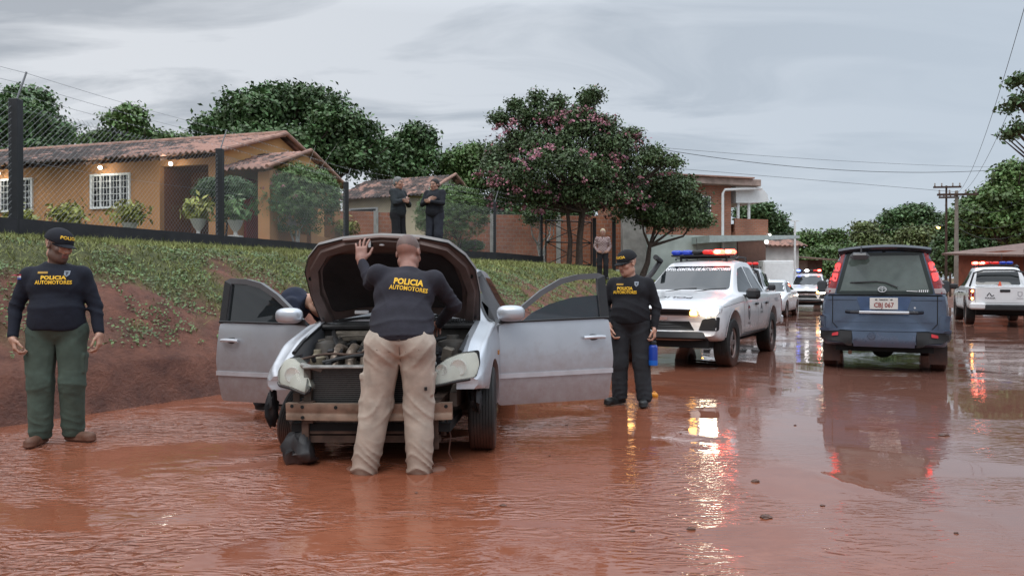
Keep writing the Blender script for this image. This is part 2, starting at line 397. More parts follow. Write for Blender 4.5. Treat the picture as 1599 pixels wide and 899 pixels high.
# ripples strong on the left where the water runs, weak on the right
sx = N(t, 'ShaderNodeSeparateXYZ'); t.links.new(geo.outputs['Position'], sx.inputs[0])
st = N(t, 'ShaderNodeMapRange'); st.inputs[1].default_value = 2.0; st.inputs[2].default_value = -2.5; st.inputs[3].default_value = .07; st.inputs[4].default_value = 1.0
t.links.new(sx.outputs[0], st.inputs[0])
nE = noise_node(.55, 3, .55, (1, 1.5, 1), R(35), 1.0); stm = N(t, 'ShaderNodeMath', operation='MULTIPLY'); 
rE = N(t, 'ShaderNodeMapRange'); rE.inputs[1].default_value = .44; rE.inputs[2].default_value = .60; rE.inputs[3].default_value = .05; rE.inputs[4].default_value = 1.25
t.links.new(nE.outputs[0], rE.inputs[0]); t.links.new(st.outputs[0], stm.inputs[0]); t.links.new(rE.outputs[0], stm.inputs[1])
b1 = N(t, 'ShaderNodeBump'); b1.inputs['Distance'].default_value = .055; t.links.new(stm.outputs[0], b1.inputs['Strength']); t.links.new(nC.outputs[0], b1.inputs['Height'])
b2 = N(t, 'ShaderNodeBump'); b2.inputs['Distance'].default_value = .0035; t.links.new(stm.outputs[0], b2.inputs['Strength']); t.links.new(nD.outputs[0], b2.inputs['Height'])
t.links.new(b1.outputs[0], b2.inputs['Normal']); t.links.new(b2.outputs[0], b.inputs['Normal'])
tag(link('road', rm, m), kind='structure')
# ================================================================ buildings, fence, plants
ORANGE = pm('ochre_plaster', (.44, .225, .10), .85, var=.10, scale=1.2, bump=.004, bscale=40)
ORANGE2 = pm('pale_ochre_plaster', (.60, .33, .14), .85, var=.08, scale=1.5, bump=.004)
WHITE = pm('white_paint', (.72, .73, .72), .45, var=.06)
CREAM = pm('cream_plaster', (.55, .47, .33), .85, var=.12, scale=1.5)
DARKW = pm('dark_wood', (.055, .03, .02), .7, var=.3)
GLASSD = pm('dark_glass', (.018, .02, .022), .05, var=.1, ior=1.5)
BLACKM = pm('black_metal', (.018, .019, .021), .45, var=.2)
CONC = pm('weathered_concrete', (.30, .29, .27), .85, var=.25, scale=3, bump=.01)
WIRE = pm('galvanised_wire', (.28, .29, .30), .4, metal=.6, var=.1)

def brick_mat(name, c1, c2, mortar, bw=.29, bh=.19, ms=.012):
    m = bpy.data.materials.new(name); m.use_nodes = True; t = m.node_tree; b = t.nodes['Principled BSDF']
    tcn = N(t, 'ShaderNodeTexCoord'); sp = N(t, 'ShaderNodeSeparateXYZ'); t.links.new(tcn.outputs['Object'], sp.inputs[0])
    ad = N(t, 'ShaderNodeMath', operation='ADD'); t.links.new(sp.outputs[0], ad.inputs[0]); t.links.new(sp.outputs[1], ad.inputs[1])
    cb = N(t, 'ShaderNodeCombineXYZ'); t.links.new(ad.outputs[0], cb.inputs[0]); t.links.new(sp.outputs[2], cb.inputs[1])
    br = N(t, 'ShaderNodeTexBrick'); br.inputs['Scale'].default_value = 1; br.inputs['Brick Width'].default_value = bw; br.inputs['Row Height'].default_value = bh
    br.inputs['Mortar Size'].default_value = ms; br.inputs['Color1'].default_value = (*c1, 1); br.inputs['Color2'].default_value = (*c2, 1); br.inputs['Mortar'].default_value = (*mortar, 1)
    t.links.new(cb.outputs[0], br.inputs[0])
    nz = N(t, 'ShaderNodeTexNoise'); nz.inputs['Scale'].default_value = 1.3; nz.inputs['Detail'].default_value = 6; t.links.new(tcn.outputs['Object'], nz.inputs[0])
    mr = N(t, 'ShaderNodeMapRange'); mr.inputs[1].default_value = .3; mr.inputs[2].default_value = .7; mr.inputs[3].default_value = .72; mr.inputs[4].default_value = 1.15; t.links.new(nz.outputs[0], mr.inputs[0])
    hs = N(t, 'ShaderNodeHueSaturation'); t.links.new(br.outputs[0], hs.inputs['Color']); t.links.new(mr.outputs[0], hs.inputs['Value'])
    t.links.new(hs.outputs[0], b.inputs['Base Color']); b.inputs['Roughness'].default_value = .85
    bp = N(t, 'ShaderNodeBump'); bp.inputs['Distance'].default_value = .01; bp.invert = True; t.links.new(br.outputs[1], bp.inputs['Height']); t.links.new(bp.outputs[0], b.inputs['Normal'])
    return m
BRICK = brick_mat('hollow_brick', (.36, .135, .07), (.29, .10, .055), (.30, .22, .17))
BRICK2 = brick_mat('old_brick', (.40, .145, .08), (.32, .11, .06), (.30, .19, .14), .26, .09, .016)

def tile_mat(name, a, b_, c):
    m = bpy.data.materials.new(name); m.use_nodes = True; t = m.node_tree; b = t.nodes['Principled BSDF']
    tcn = N(t, 'ShaderNodeTexCoord'); geo = N(t, 'ShaderNodeNewGeometry')
    nz = N(t, 'ShaderNodeTexNoise'); nz.inputs['Scale'].default_value = 1.1; nz.inputs['Detail'].default_value = 8; nz.inputs['Roughness'].default_value = .7; t.links.new(tcn.outputs['Object'], nz.inputs[0])
    cr = N(t, 'ShaderNodeValToRGB'); e = cr.color_ramp.elements; e[0].position = .38; e[0].color = (*a, 1); e[1].position = .62; e[1].color = (*c, 1); e2 = e.new(.5); e2.color = (*b_, 1)
    at_ = N(t, 'ShaderNodeAttribute', attribute_name='wear'); ad = N(t, 'ShaderNodeMath', operation='ADD'); t.links.new(nz.outputs[0], ad.inputs[0]); t.links.new(at_.outputs['Fac'], ad.inputs[1])
    t.links.new(ad.outputs[0], cr.inputs[0]); t.links.new(cr.outputs[0], b.inputs['Base Color']); b.inputs['Roughness'].default_value = .8
    return m
TILE = tile_mat('weathered_roof_tile', (.055, .046, .044), (.14, .10, .088), (.42, .24, .19))

def tiles(name, e0, e1, r0, r1, parent, mat, tw=.22, row=.34, wearf=None):
    """barrel tile field between eave e0-e1 and ridge r0-r1"""
    e0, e1, r0, r1 = map(lambda p: np.array(p, float), (e0, e1, r0, r1))
    L = np.linalg.norm(e1 - e0); Hh = np.linalg.norm(r0 - e0); nt_ = max(2, int(L / tw)); nr = max(2, int(Hh / row))
    us = np.linspace(0, 1, nt_ * 6 + 1); vs = []
    for k in range(nr):
        vs += [(k / nr, .035), ((k + .97) / nr, 0.0)]
    vs.append((1.0, .0))
    n = np.cross(e1 - e0, r0 - e0); n /= np.linalg.norm(n)
    if n[2] < 0: n = -n
    ph = (us * nt_) % 1.0; prof = np.where(ph < .55, np.sin(ph / .55 * np.pi), -.45 * np.sin((ph - .55) / .45 * np.pi)) * .055
    V = []; W_ = []
    rj = np.random.default_rng(5).normal(0, .006, (nr + 1, nt_ + 1)); wj = np.random.default_rng(6).normal(0, .07, (nr + 1, nt_ + 1))
    for (v, lift) in vs:
        for i, u in enumerate(us):
            p = (e0 * (1 - u) + e1 * u) * (1 - v) + (r0 * (1 - u) + r1 * u) * v
            ki, kj = min(int(v * nr), nr - 1), min(int(u * nt_), nt_ - 1)
            V.append(p + n * (prof[i] + lift + rj[ki, kj])); W_.append((wearf(u, v) if wearf else 0) + wj[ki, kj])
    nu = len(us); ii = np.arange(len(V)).reshape(len(vs), nu)
    Q = np.stack([ii[:-1, :-1], ii[:-1, 1:], ii[1:, 1:], ii[1:, :-1]], -1).reshape(-1, 4)
    # closed underside
    V = np.array(V); nV = len(V); Vb = V - n * .05; Qb = Q[:, ::-1] + nV
    edge = list(ii[0]) + list(ii[1:, -1]) + list(ii[-1, -2::-1]) + list(ii[-2:0:-1, 0]); edge = np.array(edge); nx_ = np.roll(edge, -1)
    Qe = np.stack([nx_, edge, edge + nV, nx_ + nV], -1)
    me = fastmesh(name, np.vstack([V, Vb]), np.vstack([Q, Qb, Qe]))
    a = me.attributes.new('wear', 'FLOAT', 'POINT'); a.data.foreach_set('value', np.array(W_ + W_, np.float32))
    return link(name, me, mat, parent)

def frame_of(p, q):
    """matrix: local x runs from p to q, local z up, local y into the building"""
    p = Vector(p); q = Vector(q); x = (q - p); x.z = 0; x.normalize(); z = Vector((0, 0, 1)); y = z.cross(x)
    return Matrix((x, y, z)).transposed(), p

def place(o, M3, p): o.matrix_world = Matrix.Translation(p) @ M3.to_4x4(); return o

# ---- ochre house: origin at the right front corner, local x runs left to right along the facade
hp0 = Vector((-21.5, 26.6, 2.75)); hp1 = Vector((-9.1, 23.0, 2.75))
M3, _ = frame_of(hp0, hp1)
house = thing('ochre_house', 'low ochre house with barrel-tiled roof, white window grilles and a porch gable behind the fence', 'house')
place(house, M3, hp1); HL = (hp1 - hp0).length
EZ = 2.62; RZ = 3.68; HD = 6.4
# wall with openings: alcove between local x=-3.6 and -1.15, windows as recesses
def wall_with_holes(x0, x1, z0, z1, holes, y0=0, y1=.2):
    mb = MB(); cur = x0
    for (a, b_, c, d) in sorted(holes):
        mb.box(((cur + a) / 2, (y0 + y1) / 2, (z0 + z1) / 2), (a - cur, y1 - y0, z1 - z0))
        if c > z0 + .01: mb.box(((a + b_) / 2, (y0 + y1) / 2, (z0 + c) / 2), (b_ - a, y1 - y0, c - z0))
        if d < z1 - .01: mb.box(((a + b_) / 2, (y0 + y1) / 2, (d + z1) / 2), (b_ - a, y1 - y0, z1 - d))
        cur = b_
    mb.box(((cur + x1) / 2, (y0 + y1) / 2, (z0 + z1) / 2), (x1 - cur, y1 - y0, z1 - z0)); return mb
def loc_x(px, py=300):
    # facade x (local) seen at photograph column px
    k = (px - 799.5) / F; d_ = M3 @ Vector((1, 0, 0)); # hp1 + s*d_ ; x/y = k
    return (k * hp1.y - hp1.x) / (d_.x - k * d_.y)
wx = [(loc_x(143), loc_x(205)), (loc_x(-14), loc_x(53))]
al0, al1 = loc_x(250), loc_x(326)
holes = [(a, b_, 1.02, 2.15) for a, b_ in wx] + [(al0, al1, -.3, 2.3)]
wall_with_holes(-HL, 0, -.3, EZ + .1, holes).build('wall', ORANGE, house, smooth=False)
MB().prism([(.2, -.3), (HD, -.3), (HD, EZ), (HD / 2, RZ + .02), (.2, EZ + .1)], -.2, -.0, 'yz').build('gable_wall', ORANGE2, house, smooth=False)
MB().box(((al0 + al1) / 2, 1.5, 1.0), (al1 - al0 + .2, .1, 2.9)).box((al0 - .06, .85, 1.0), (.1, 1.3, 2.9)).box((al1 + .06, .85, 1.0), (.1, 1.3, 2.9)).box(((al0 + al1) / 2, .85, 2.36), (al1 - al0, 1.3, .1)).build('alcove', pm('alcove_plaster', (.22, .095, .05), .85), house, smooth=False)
MB().box((-1.6 + al0 * 0 + (al0 + al1) / 2 + 1.6, 1.40, 1.0), (.95, .08, 2.1)).build('door', DARKW, house, smooth=False)
for a, b_ in wx:
    fr = MB()
    for (cx, cz, sx_, sz_) in (((a + b_) / 2, 1.05, b_ - a, .07), ((a + b_) / 2, 2.12, b_ - a, .07), (a + .035, 1.585, .07, 1.0), (b_ - .035, 1.585, .07, 1.0)):
        fr.box((cx, -.02, cz), (sx_, .08, sz_))
    wf = fr.build('window', WHITE, house, smooth=False)
    g = MB(); n = 12
    for i in range(1, n):
        if i % 3 == 0: g.box((a + (b_ - a) * i / n, -.01, 1.585), (.05, .05, 1.0))
        else: g.box((a + (b_ - a) * i / n, -.03, 1.585), (.016, .016, 1.0))
    for k in range(1, 5): g.box(((a + b_) / 2, -.03, 1.07 + k * .21), (b_ - a, .016, .02))
    g.build('window_grille', WHITE, wf, smooth=False)
    MB().box(((a + b_) / 2, .12, 1.585), (b_ - a, .02, 1.08)).build('pane', GLASSD, wf, smooth=False)
sl_ = (RZ - EZ) / (HD / 2)
ov = .55
tiles('roof', (-HL - .3, -ov, EZ - ov * sl_ + .12), (.25, -ov, EZ - ov * sl_ + .12), (-HL - .3, HD / 2, RZ + .12), (.25, HD / 2, RZ + .12), house, TILE,
      wearf=lambda u, v: -.09 + .32 * max(0, u - .55) / .45)
tiles('roof', (.25, HD + ov, EZ - ov * sl_ + .12), (-HL - .3, HD + ov, EZ - ov * sl_ + .12), (.25, HD / 2, RZ + .12), (-HL - .3, HD / 2, RZ + .12), house, TILE)
MB().tube([(-HL - .3, HD / 2, RZ + .17), (.27, HD / 2, RZ + .17)], .10, 8).build('ridge_tiles', pm('terracotta', (.33, .19, .145), .8, var=.3, scale=4), house)
vb = MB()
for s_ in (0, 1):
    y_e = -ov if s_ == 0 else HD + ov
    vb.tube([(.27, y_e, EZ - ov * sl_ + .14), (.27, HD / 2, RZ + .16)], .075, 8)
vb.build('verge_tiles', MC['terracotta'], house)
ra = MB()
for i in range(40): ra.box((-HL + .1 + i * HL / 40, -ov / 2 + .02, EZ - ov * sl_ / 2 - .02), (.06, ov, .08), Euler((math.atan(sl_), 0, 0)))
ra.build('rafter_ends', DARKW, house, smooth=False)
# porch on the right of the gable: its own small gable roof on ochre columns
PX0, PX1 = .1, 1.5
py0, py1 = .2, 4.3; pr = (py0 + py1) / 2; pez = 2.05; prz = 2.95
tiles('porch_roof', (PX0 - .1, py0 - .4, pez), (PX1 + .3, py0 - .4, pez), (PX0 - .1, pr, prz), (PX1 + .3, pr, prz), house, TILE, wearf=lambda u, v: .08)
tiles('porch_roof', (PX1 + .3, py1 + .4, pez), (PX0 - .1, py1 + .4, pez), (PX1 + .3, pr, prz), (PX0 - .1, pr, prz), house, TILE, wearf=lambda u, v: .05)
MB().prism([(py0 - .1, pez - .05), (py1 + .1, pez - .05), (pr, prz - .08)], PX1, PX1 + .15, 'yz').build('porch_gable', ORANGE2, house, smooth=False)
MB().tube([(PX1 + .32, py0 - .4, pez + .05), (PX1 + .32, pr, prz + .06), (PX1 + .32, py1 + .4, pez + .05)], .07, 8).build('verge_tiles', MC['terracotta'], house)
for (x, y) in ((PX1, py0 + .1), (PX1, pr + .4), (PX1, py1 - .1)):
    MB().box((x, y, .85), (.42, .42, 2.3), bev=.01).build('column', ORANGE, house, smooth=False)
MB().box(((PX0 + PX1) / 2, (py0 + py1) / 2, -.35), (PX1 - PX0 + .5, py1 - py0 + .5, .5)).build('porch_floor', pm('terracotta_floor', (.33, .14, .07), .6), house, smooth=False)
MB().box((1.5, 2.3, -.05), (.12, 3.6, .5)).build('porch_wall', ORANGE, house, smooth=False)
MB().box((.06, 1.6, .95), (.08, .9, 2.1)).build('door', pm('red_door', (.30, .03, .02), .5), house, smooth=False)
# lit bulbs under the eave
BULB = pm('lit_bulb', (1, 1, .95), .3, emis=(1, .97, .88), estr=9)
for px in (10, 168, 277):
    x = loc_x(px); z = 2.32
    lampo = MB().tube([(x - .16, -.02, z + .02), (x - .05, -.22, z + .02)], .03, 8).build('eave_lamp', WHITE, house)
    MB().ball((x, -.28, z), .06, 12, 8).build('bulb', BULB, lampo)
    L = bpy.data.lights.new('eave_lamp_light', 'POINT'); L.energy = 10; L.color = (1, .93, .8); L.shadow_soft_size = .1
    lo = bpy.data.objects.new('bulb_light', L); COL.objects.link(lo); lo.parent = lampo; lo.location = (x, -.42, z - .05)

# ---- cream house with an old tiled roof
p0 = at(535, 300, 37); p1 = at(662, 296, 35)
M3b, _ = frame_of(p0, p1); h2 = thing('cream_house', 'small cream house with an old grey tiled roof behind the brick wall', 'house'); place(h2, M3b, Vector((p1.x, p1.y, 2.9)))
L2 = (p1 - p0).length
MB().box((-L2 / 2, .1, 1.2), (L2, .2, 3.2)).build('wall', CREAM, h2, smooth=False)
MB().prism([(.2, -.3), (4.6, -.3), (4.6, 2.5), (2.4, 3.75), (.2, 2.75)], -.2, 0, 'yz').build('gable_wall', pm('white_plaster', (.62, .62, .60), .85, var=.1), h2, smooth=False)
tiles('roof', (-L2 - .3, -.5, 2.55), (.35, -.5, 2.55), (-L2 - .3, 2.4, 3.85), (.35, 2.4, 3.85), h2, TILE, wearf=lambda u, v: -.03 + .2 * max(0, u - .75))
tiles('roof', (.35, 5.2, 2.55), (-L2 - .3, 5.2, 2.55), (.35, 2.4, 3.85), (-L2 - .3, 2.4, 3.85), h2, TILE)
MB().tube([(.37, -.5, 2.6), (.37, 2.4, 3.9), (.37, 5.2, 2.6)], .08, 8).build('verge_tiles', MC['terracotta'], h2)
wn = MB().box((-L2 + 1.3, -.02, 1.7), (1.7, .06, .9)).build('window', WHITE, h2, smooth=False)
MB().box((-L2 + 1.3, -.06, 1.7), (1.5, .03, .75)).build('pane', GLASSD, wn, smooth=False)

# ---- brick boundary wall with concrete pillars
def brick_wall(pts, h, name, label, th=.15):
    root = thing(name, label, 'wall')
    for a, b_ in zip(pts[:-1], pts[1:]):
        a = Vector(a); b_ = Vector(b_); Mx, _ = frame_of(a, b_); L = (b_ - a).length
        s = MB().box((L / 2, 0, h / 2 - .3), (L, th, h + .6)).build('wall_panel', BRICK, root, smooth=False); s.matrix_world = Matrix.Translation(a) @ Mx.to_4x4()
        n = max(1, round(L / 3.2))
        for i in range(n + 1):
            c = MB().box((L * i / n, -.03, h / 2 - .3), (.22, th + .08, h + .64)).build('pillar', CONC, root, smooth=False); c.matrix_world = Matrix.Translation(a) @ Mx.to_4x4()
    return root
brick_wall([(-13.5, 34, 2.65), (-6.5, 35.2, 2.62), (-1.0, 36.4, 2.62), (5.6, 37.4, 2.6)], 2.1, 'brick_wall', 'orange hollow brick boundary wall with grey pillars behind the fence')
gp = thing('gate_pillar', 'grey concrete slab pier at the right end of the brick wall', 'pillar', (6.0, 36.2, 2.0))
MB().box((0, 0, 1.2), (1.1, .35, 3.1), bev=.02).build('slab', CONC, gp, smooth=False)
MB().box((0, 0, 2.78), (1.2, .45, .08), bev=.01).build('cap', CONC, gp, smooth=False)

# ---- two-storey brick house by the road
b0 = at(1010, 0, 36.5); b0.z = .9; b1 = at(1150, 0, 38); b1.z = .9
Mb, _ = frame_of(b0, b1); bh = thing('brick_building', 'two-storey brick house with white eaves, pale lower wall and white drainpipe beside the road', 'building'); place(bh, Mb, b0)
LB = (b1 - b0).length; PALE = pm('pale_green_paint', (.42, .47, .43), .7, var=.18, scale=1.3)
MB().box((LB / 2, 3, 1.35), (LB, 6, 3.0)).build('lower_wall', PALE, bh, smooth=False)
MB().box((LB / 2 - .1, 3.1, 4.15), (LB - .2, 5.8, 2.6)).build('upper_wall', BRICK2, bh, smooth=False)
MB().box((LB / 2 + .6, 3, 5.62), (LB + 1.4, 6.5, .34), bev=.02).build('cornice', pm('cornice_concrete', (.34, .26, .22), .8, var=.3, scale=3), bh, smooth=False)
MB().box((LB / 2 + .2, 2.9, 5.83), (LB + 1.2, 6.6, .07)).build('roof_edge', MC['terracotta'], bh, smooth=False)
# curved white eave with brackets reaching over the balcony
EV = MB()
prof = [(0, 5.75), (.7, 5.78), (1.4, 5.6), (1.9, 5.1), (2.0, 4.75), (1.7, 4.68), (.9, 4.62), (0, 4.6)]
EV.prism([(LB + .1 + a, z) for a, z in prof], .2, 5.6, 'xz'); EV.build('eave', WHITE, bh, smooth=False)
bal = MB().box((LB + 1.0, 2.7, 3.0), (2.0, 5.2, .18)).box((LB + 1.0, .2, 3.4), (2.0, .12, .75)).box((LB + 1.95, 2.7, 3.4), (.12, 5.1, .75)).build('balcony', BRICK2, bh, smooth=False)
for (x, y) in ((LB + .35, .4), (LB + 1.0, .4), (LB + 1.0, 4.6)):
    MB().tube([(x, y, 3.1), (x, y, 4.65)], .08, 10).build('column', WHITE, bh)
MB().prism([(LB - 2.6, 2.75), (LB + 2.6, 2.85), (LB + 2.6, 2.7), (LB - 2.6, 2.4)], -1.6, .0, 'xz').build('canopy', pm('teal_sheet', (.36, .42, .40), .5), bh, smooth=False)
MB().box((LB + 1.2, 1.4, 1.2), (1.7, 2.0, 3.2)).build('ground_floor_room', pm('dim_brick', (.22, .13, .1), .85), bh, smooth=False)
MB().tube([(LB - .9, -.12, .2), (LB - .9, -.12, 5.0), (LB - .8, -.14, 5.2), (LB + 1.4, -.1, 5.35)], .07, 8).build('drainpipe', WHITE, bh)
wn = MB().box((LB - 2.2, -.03, 4.25), (1.3, .07, 1.2)).build('window', WHITE, bh, smooth=False); MB().box((LB - 2.2, -.08, 4.25), (1.15, .03, 1.05)).build('pane', GLASSD, wn, smooth=False)
lm = MB().tube([(LB + 1.5, -.1, 2.62), (LB + 1.5, -.35, 2.58)], .03, 6).build('wall_lamp', WHITE, bh); MB().ball((LB + 1.5, -.42, 2.55), .09).build('bulb', BULB, lm)
lm = MB().tube([(LB + 1.9, .1, 3.0), (LB + 1.9, -.1, 3.0)], .03, 6).build('wall_lamp', WHITE, bh); MB().ball((LB + 1.9, -.15, 2.95), .05).build('bulb', BULB, lm)
frz = MB().box((13.1, 36.6, 1.5), (1.5, .8, 1.9), bev=.03).box((13.1, 36.18, 1.75), (1.38, .03, 1.2), bev=.01).build('white_kiosk', WHITE, None, smooth=False); tag(frz, 'white boxy kiosk under the canopy beside the brick house', 'kiosk')

wb = thing('white_building', 'small whitewashed building with a corrugated red roof past the brick house', 'building', (16.6, 46, .4))
MB().box((0, 2, 1.5), (2.6, 4, 3.6)).build('wall', pm('stained_whitewash', (.55, .55, .53), .8, var=.22, scale=1.4), wb, smooth=False)
tiles('roof', (-1.6, -.4, 3.25), (1.7, -.4, 3.25), (-1.6, 2.2, 3.9), (1.7, 2.2, 3.9), wb, TILE, .3, wearf=lambda u, v: .06)
sh = thing('roadside_shed', 'dark open shed with a sagging sheet roof past the white building', 'shed', (18.9, 47.5, .3))
MB().box((0, 1.6, 1.25), (2.3, 3, 2.6)).build('wall', pm('shed_boards', (.13, .09, .07), .9, var=.35), sh, smooth=False)
MB().box((-.5, .05, 2.05), (1.3, .1, .9)).build('board_panel', pm('weathered_board', (.30, .24, .19), .9, var=.3), sh, smooth=False)
MB().box((.2, 1.2, 2.75), (3.4, 4.2, .09), Euler((R(4), R(4), 0))).build('roof', pm('rusty_sheet', (.17, .11, .08), .7, var=.35), sh, smooth=False)

# ---- right-hand kiosk lit red
ks = thing('rusty_kiosk', 'rust-red roadside shack with sloping sheet roof behind the right pickup', 'shed', (21.1, 29.5, hz(21.1, 29.5)))
MB().box((1.2, 2, 1.15), (4.6, 3, 2.5)).build('wall', pm('orange_boards', (.24, .07, .035), .75, var=.25, scale=3), ks, smooth=False)
MB().box((1.3, 1.2, 2.62), (6.0, 5.2, .08), Euler((R(3), R(-7), 0))).build('roof', pm('rusty_sheet2', (.17, .105, .085), .7, var=.35), ks, smooth=False)
for x in (-1.1, .9, 3.0): MB().tube([(x, -.8, -.3), (x, -.8, 2.5 + x * .1)], .06, 8).build('post', DARKW, ks)
MB().box((3.6, 2, 1.5), (2.2, 3.2, 3.2)).build('side_room', pm('brown_wall', (.12, .075, .06), .85), ks, smooth=False)

# ---------------------------------------------------------------- chain link fence on a black kerb wall
FP = [(-9.6, 4.6), (-7.4, 11.0), (-6.24, 15.75), (-5.02, 22.3), (-2.9, 25.3), (-.67, 28.4), (1.3, 32.4)]
TOPZ = [2.22, 2.27, 2.33, 2.43, 2.47, 2.51, 2.50]
KERBM = pm('black_painted_wall', (.022, .021, .024), .7, var=.3, scale=3, bump=.006)
lw = thing('low_wall', 'low black painted wall carrying the chain link fence along the bank', 'wall')
for i in range(len(FP) - 1):
    a = Vector((*FP[i], TOPZ[i])); b_ = Vector((*FP[i + 1], TOPZ[i + 1])); d_ = b_ - a; L = d_.length
    Mx, _ = frame_of(a, b_); pit = math.atan2(d_.z, Vector((d_.x, d_.y)).length)
    s = MB().box((L / 2, 0, -.45), (L + .04, .16, .9)).build('wall_panel', KERBM, lw, smooth=False)
    s.matrix_world = Matrix.Translation(a) @ (Mx @ Euler((0, -pit, 0)).to_matrix()).to_4x4()
fence = thing('chain_link_fence', 'tall chain link fence with black posts and barbed wire arms above the bank', 'fence')
FH = [1.75, 1.78, 1.85, 1.95, 1.95, 1.95, 2.0]
for i, (x, y) in enumerate(FP):
    z = TOPZ[i]
    MB().box((0, 0, FH[i] / 2 - .2), (.14 if i < 4 else .11, .14 if i < 4 else .11, FH[i] + .4), bev=.008).build('post', BLACKM, fence, loc=(x, y, z), smooth=False)
    MB().tube([(0, 0, FH[i] - .05), (.13, .05, FH[i] + .42)], .014, 6).build('barb_arm', WIRE, fence, loc=(x, y, z))
for i in range(len(FP) - 1):
    a = Vector((*FP[i], TOPZ[i])); b_ = Vector((*FP[i + 1], TOPZ[i + 1])); L = (b_ - a).length; H_ = 1.72; cell = .075
    dirv = (b_ - a) / L; nrm = dirv.cross(Vector((0, 0, 1))).normalized()
    P0 = []; P1 = []; s_ = -H_
    while s_ < L:
        u0, u1 = max(s_, 0), min(s_ + H_, L)
        if u1 > u0 + .02: P0.append((u0, u0 - s_)); P1.append((u1, u1 - s_))
        s_ += cell * 1.25
    segs = [(p, q) for p, q in zip(P0, P1)] + [((L - p[0], p[1]), (L - q[0], q[1])) for p, q in zip(P0, P1)]
    V = []; Q = []; r_ = .0023
    for k, (p, q) in enumerate(segs):
        A = a + dirv * p[0] + Vector((0, 0, p[1])); B = a + dirv * q[0] + Vector((0, 0, q[1])); off = nrm * (.004 if k < len(P0) else -.004)
        tdir = (B - A).normalized(); s1 = nrm * r_; s2 = tdir.cross(nrm) * r_
        n_ = len(V)
        for C in (A + off, B + off):
            V += [C + s1, C - s1 * .5 + s2 * .87, C - s1 * .5 - s2 * .87]
        Q += [(n_, n_ + 1, n_ + 4, n_ + 3), (n_ + 1, n_ + 2, n_ + 5, n_ + 4), (n_ + 2, n_, n_ + 3, n_ + 5)]
    link('mesh_panel', fastmesh('mesh_panel', np.array([tuple(v) for v in V]), np.array(Q)), WIRE, fence)
bw = []
for k, (hh, ox) in enumerate(((.40, .13), (.24, .085), (.08, .03), (-.12, 0), (-.9, 0))):
    mb = MB()
    for i in range(len(FP) - 1):
        a = Vector((*FP[i], TOPZ[i] + FH[i] + hh)) + Vector((ox, .05, 0)); b_ = Vector((*FP[i + 1], TOPZ[i + 1] + FH[i + 1] + hh)) + Vector((ox, .05, 0))
        pts = [a.lerp(b_, j / 10) - Vector((0, 0, .035 * math.sin(math.pi * j / 10))) for j in range(11)]
        mb.tube(pts, .0032, 4, False)
        if k < 3:
            for j in range(int((b_ - a).length / .14)):
                c = a.lerp(b_, (j + .5) * .14 / (b_ - a).length) - Vector((0, 0, .03)); mb.tube([c + Vector((-.012, .01, .02)), c + Vector((.012, -.01, -.02))], .002, 3, False)
    mb.build('barbed_wire' if k < 3 else 'tension_wire', WIRE, fence, fix=False)
# gate between the last posts
gt = thing('metal_gate', 'dark metal gate with crossed braces behind the man in the plaid shirt', 'gate', (1.5, 32.6, 2.15))
def bar(mb, p, q, r=.03): mb.tube([p, q], r, 6)
fr = MB()
for (p, q) in (((0, 0, 0), (2.1, .9, 0)), ((0, 0, 1.95), (2.1, .9, 1.95)), ((0, 0, 0), (0, 0, 1.95)), ((2.1, .9, 0), (2.1, .9, 1.95)), ((0, 0, 1.0), (2.1, .9, 1.0))): bar(fr, p, q)
fr.build('gate_frame', BLACKM, gt)
for (p, q) in (((0, 0, 0), (2.1, .9, 1.0)), ((2.1, .9, 0), (0, 0, 1.0)), ((0, 0, 1.0), (2.1, .9, 1.95)), ((2.1, .9, 1.0), (0, 0, 1.95))):
    mb = MB(); bar(mb, p, q, .02); mb.build('cross_brace', BLACKM, gt)
for (x, y) in ((2.25, 1.0), (3.2, 1.4)): MB().box((x, y, .9), (.16, .16, 2.5)).build('gate_post', BLACKM, gt, smooth=False)

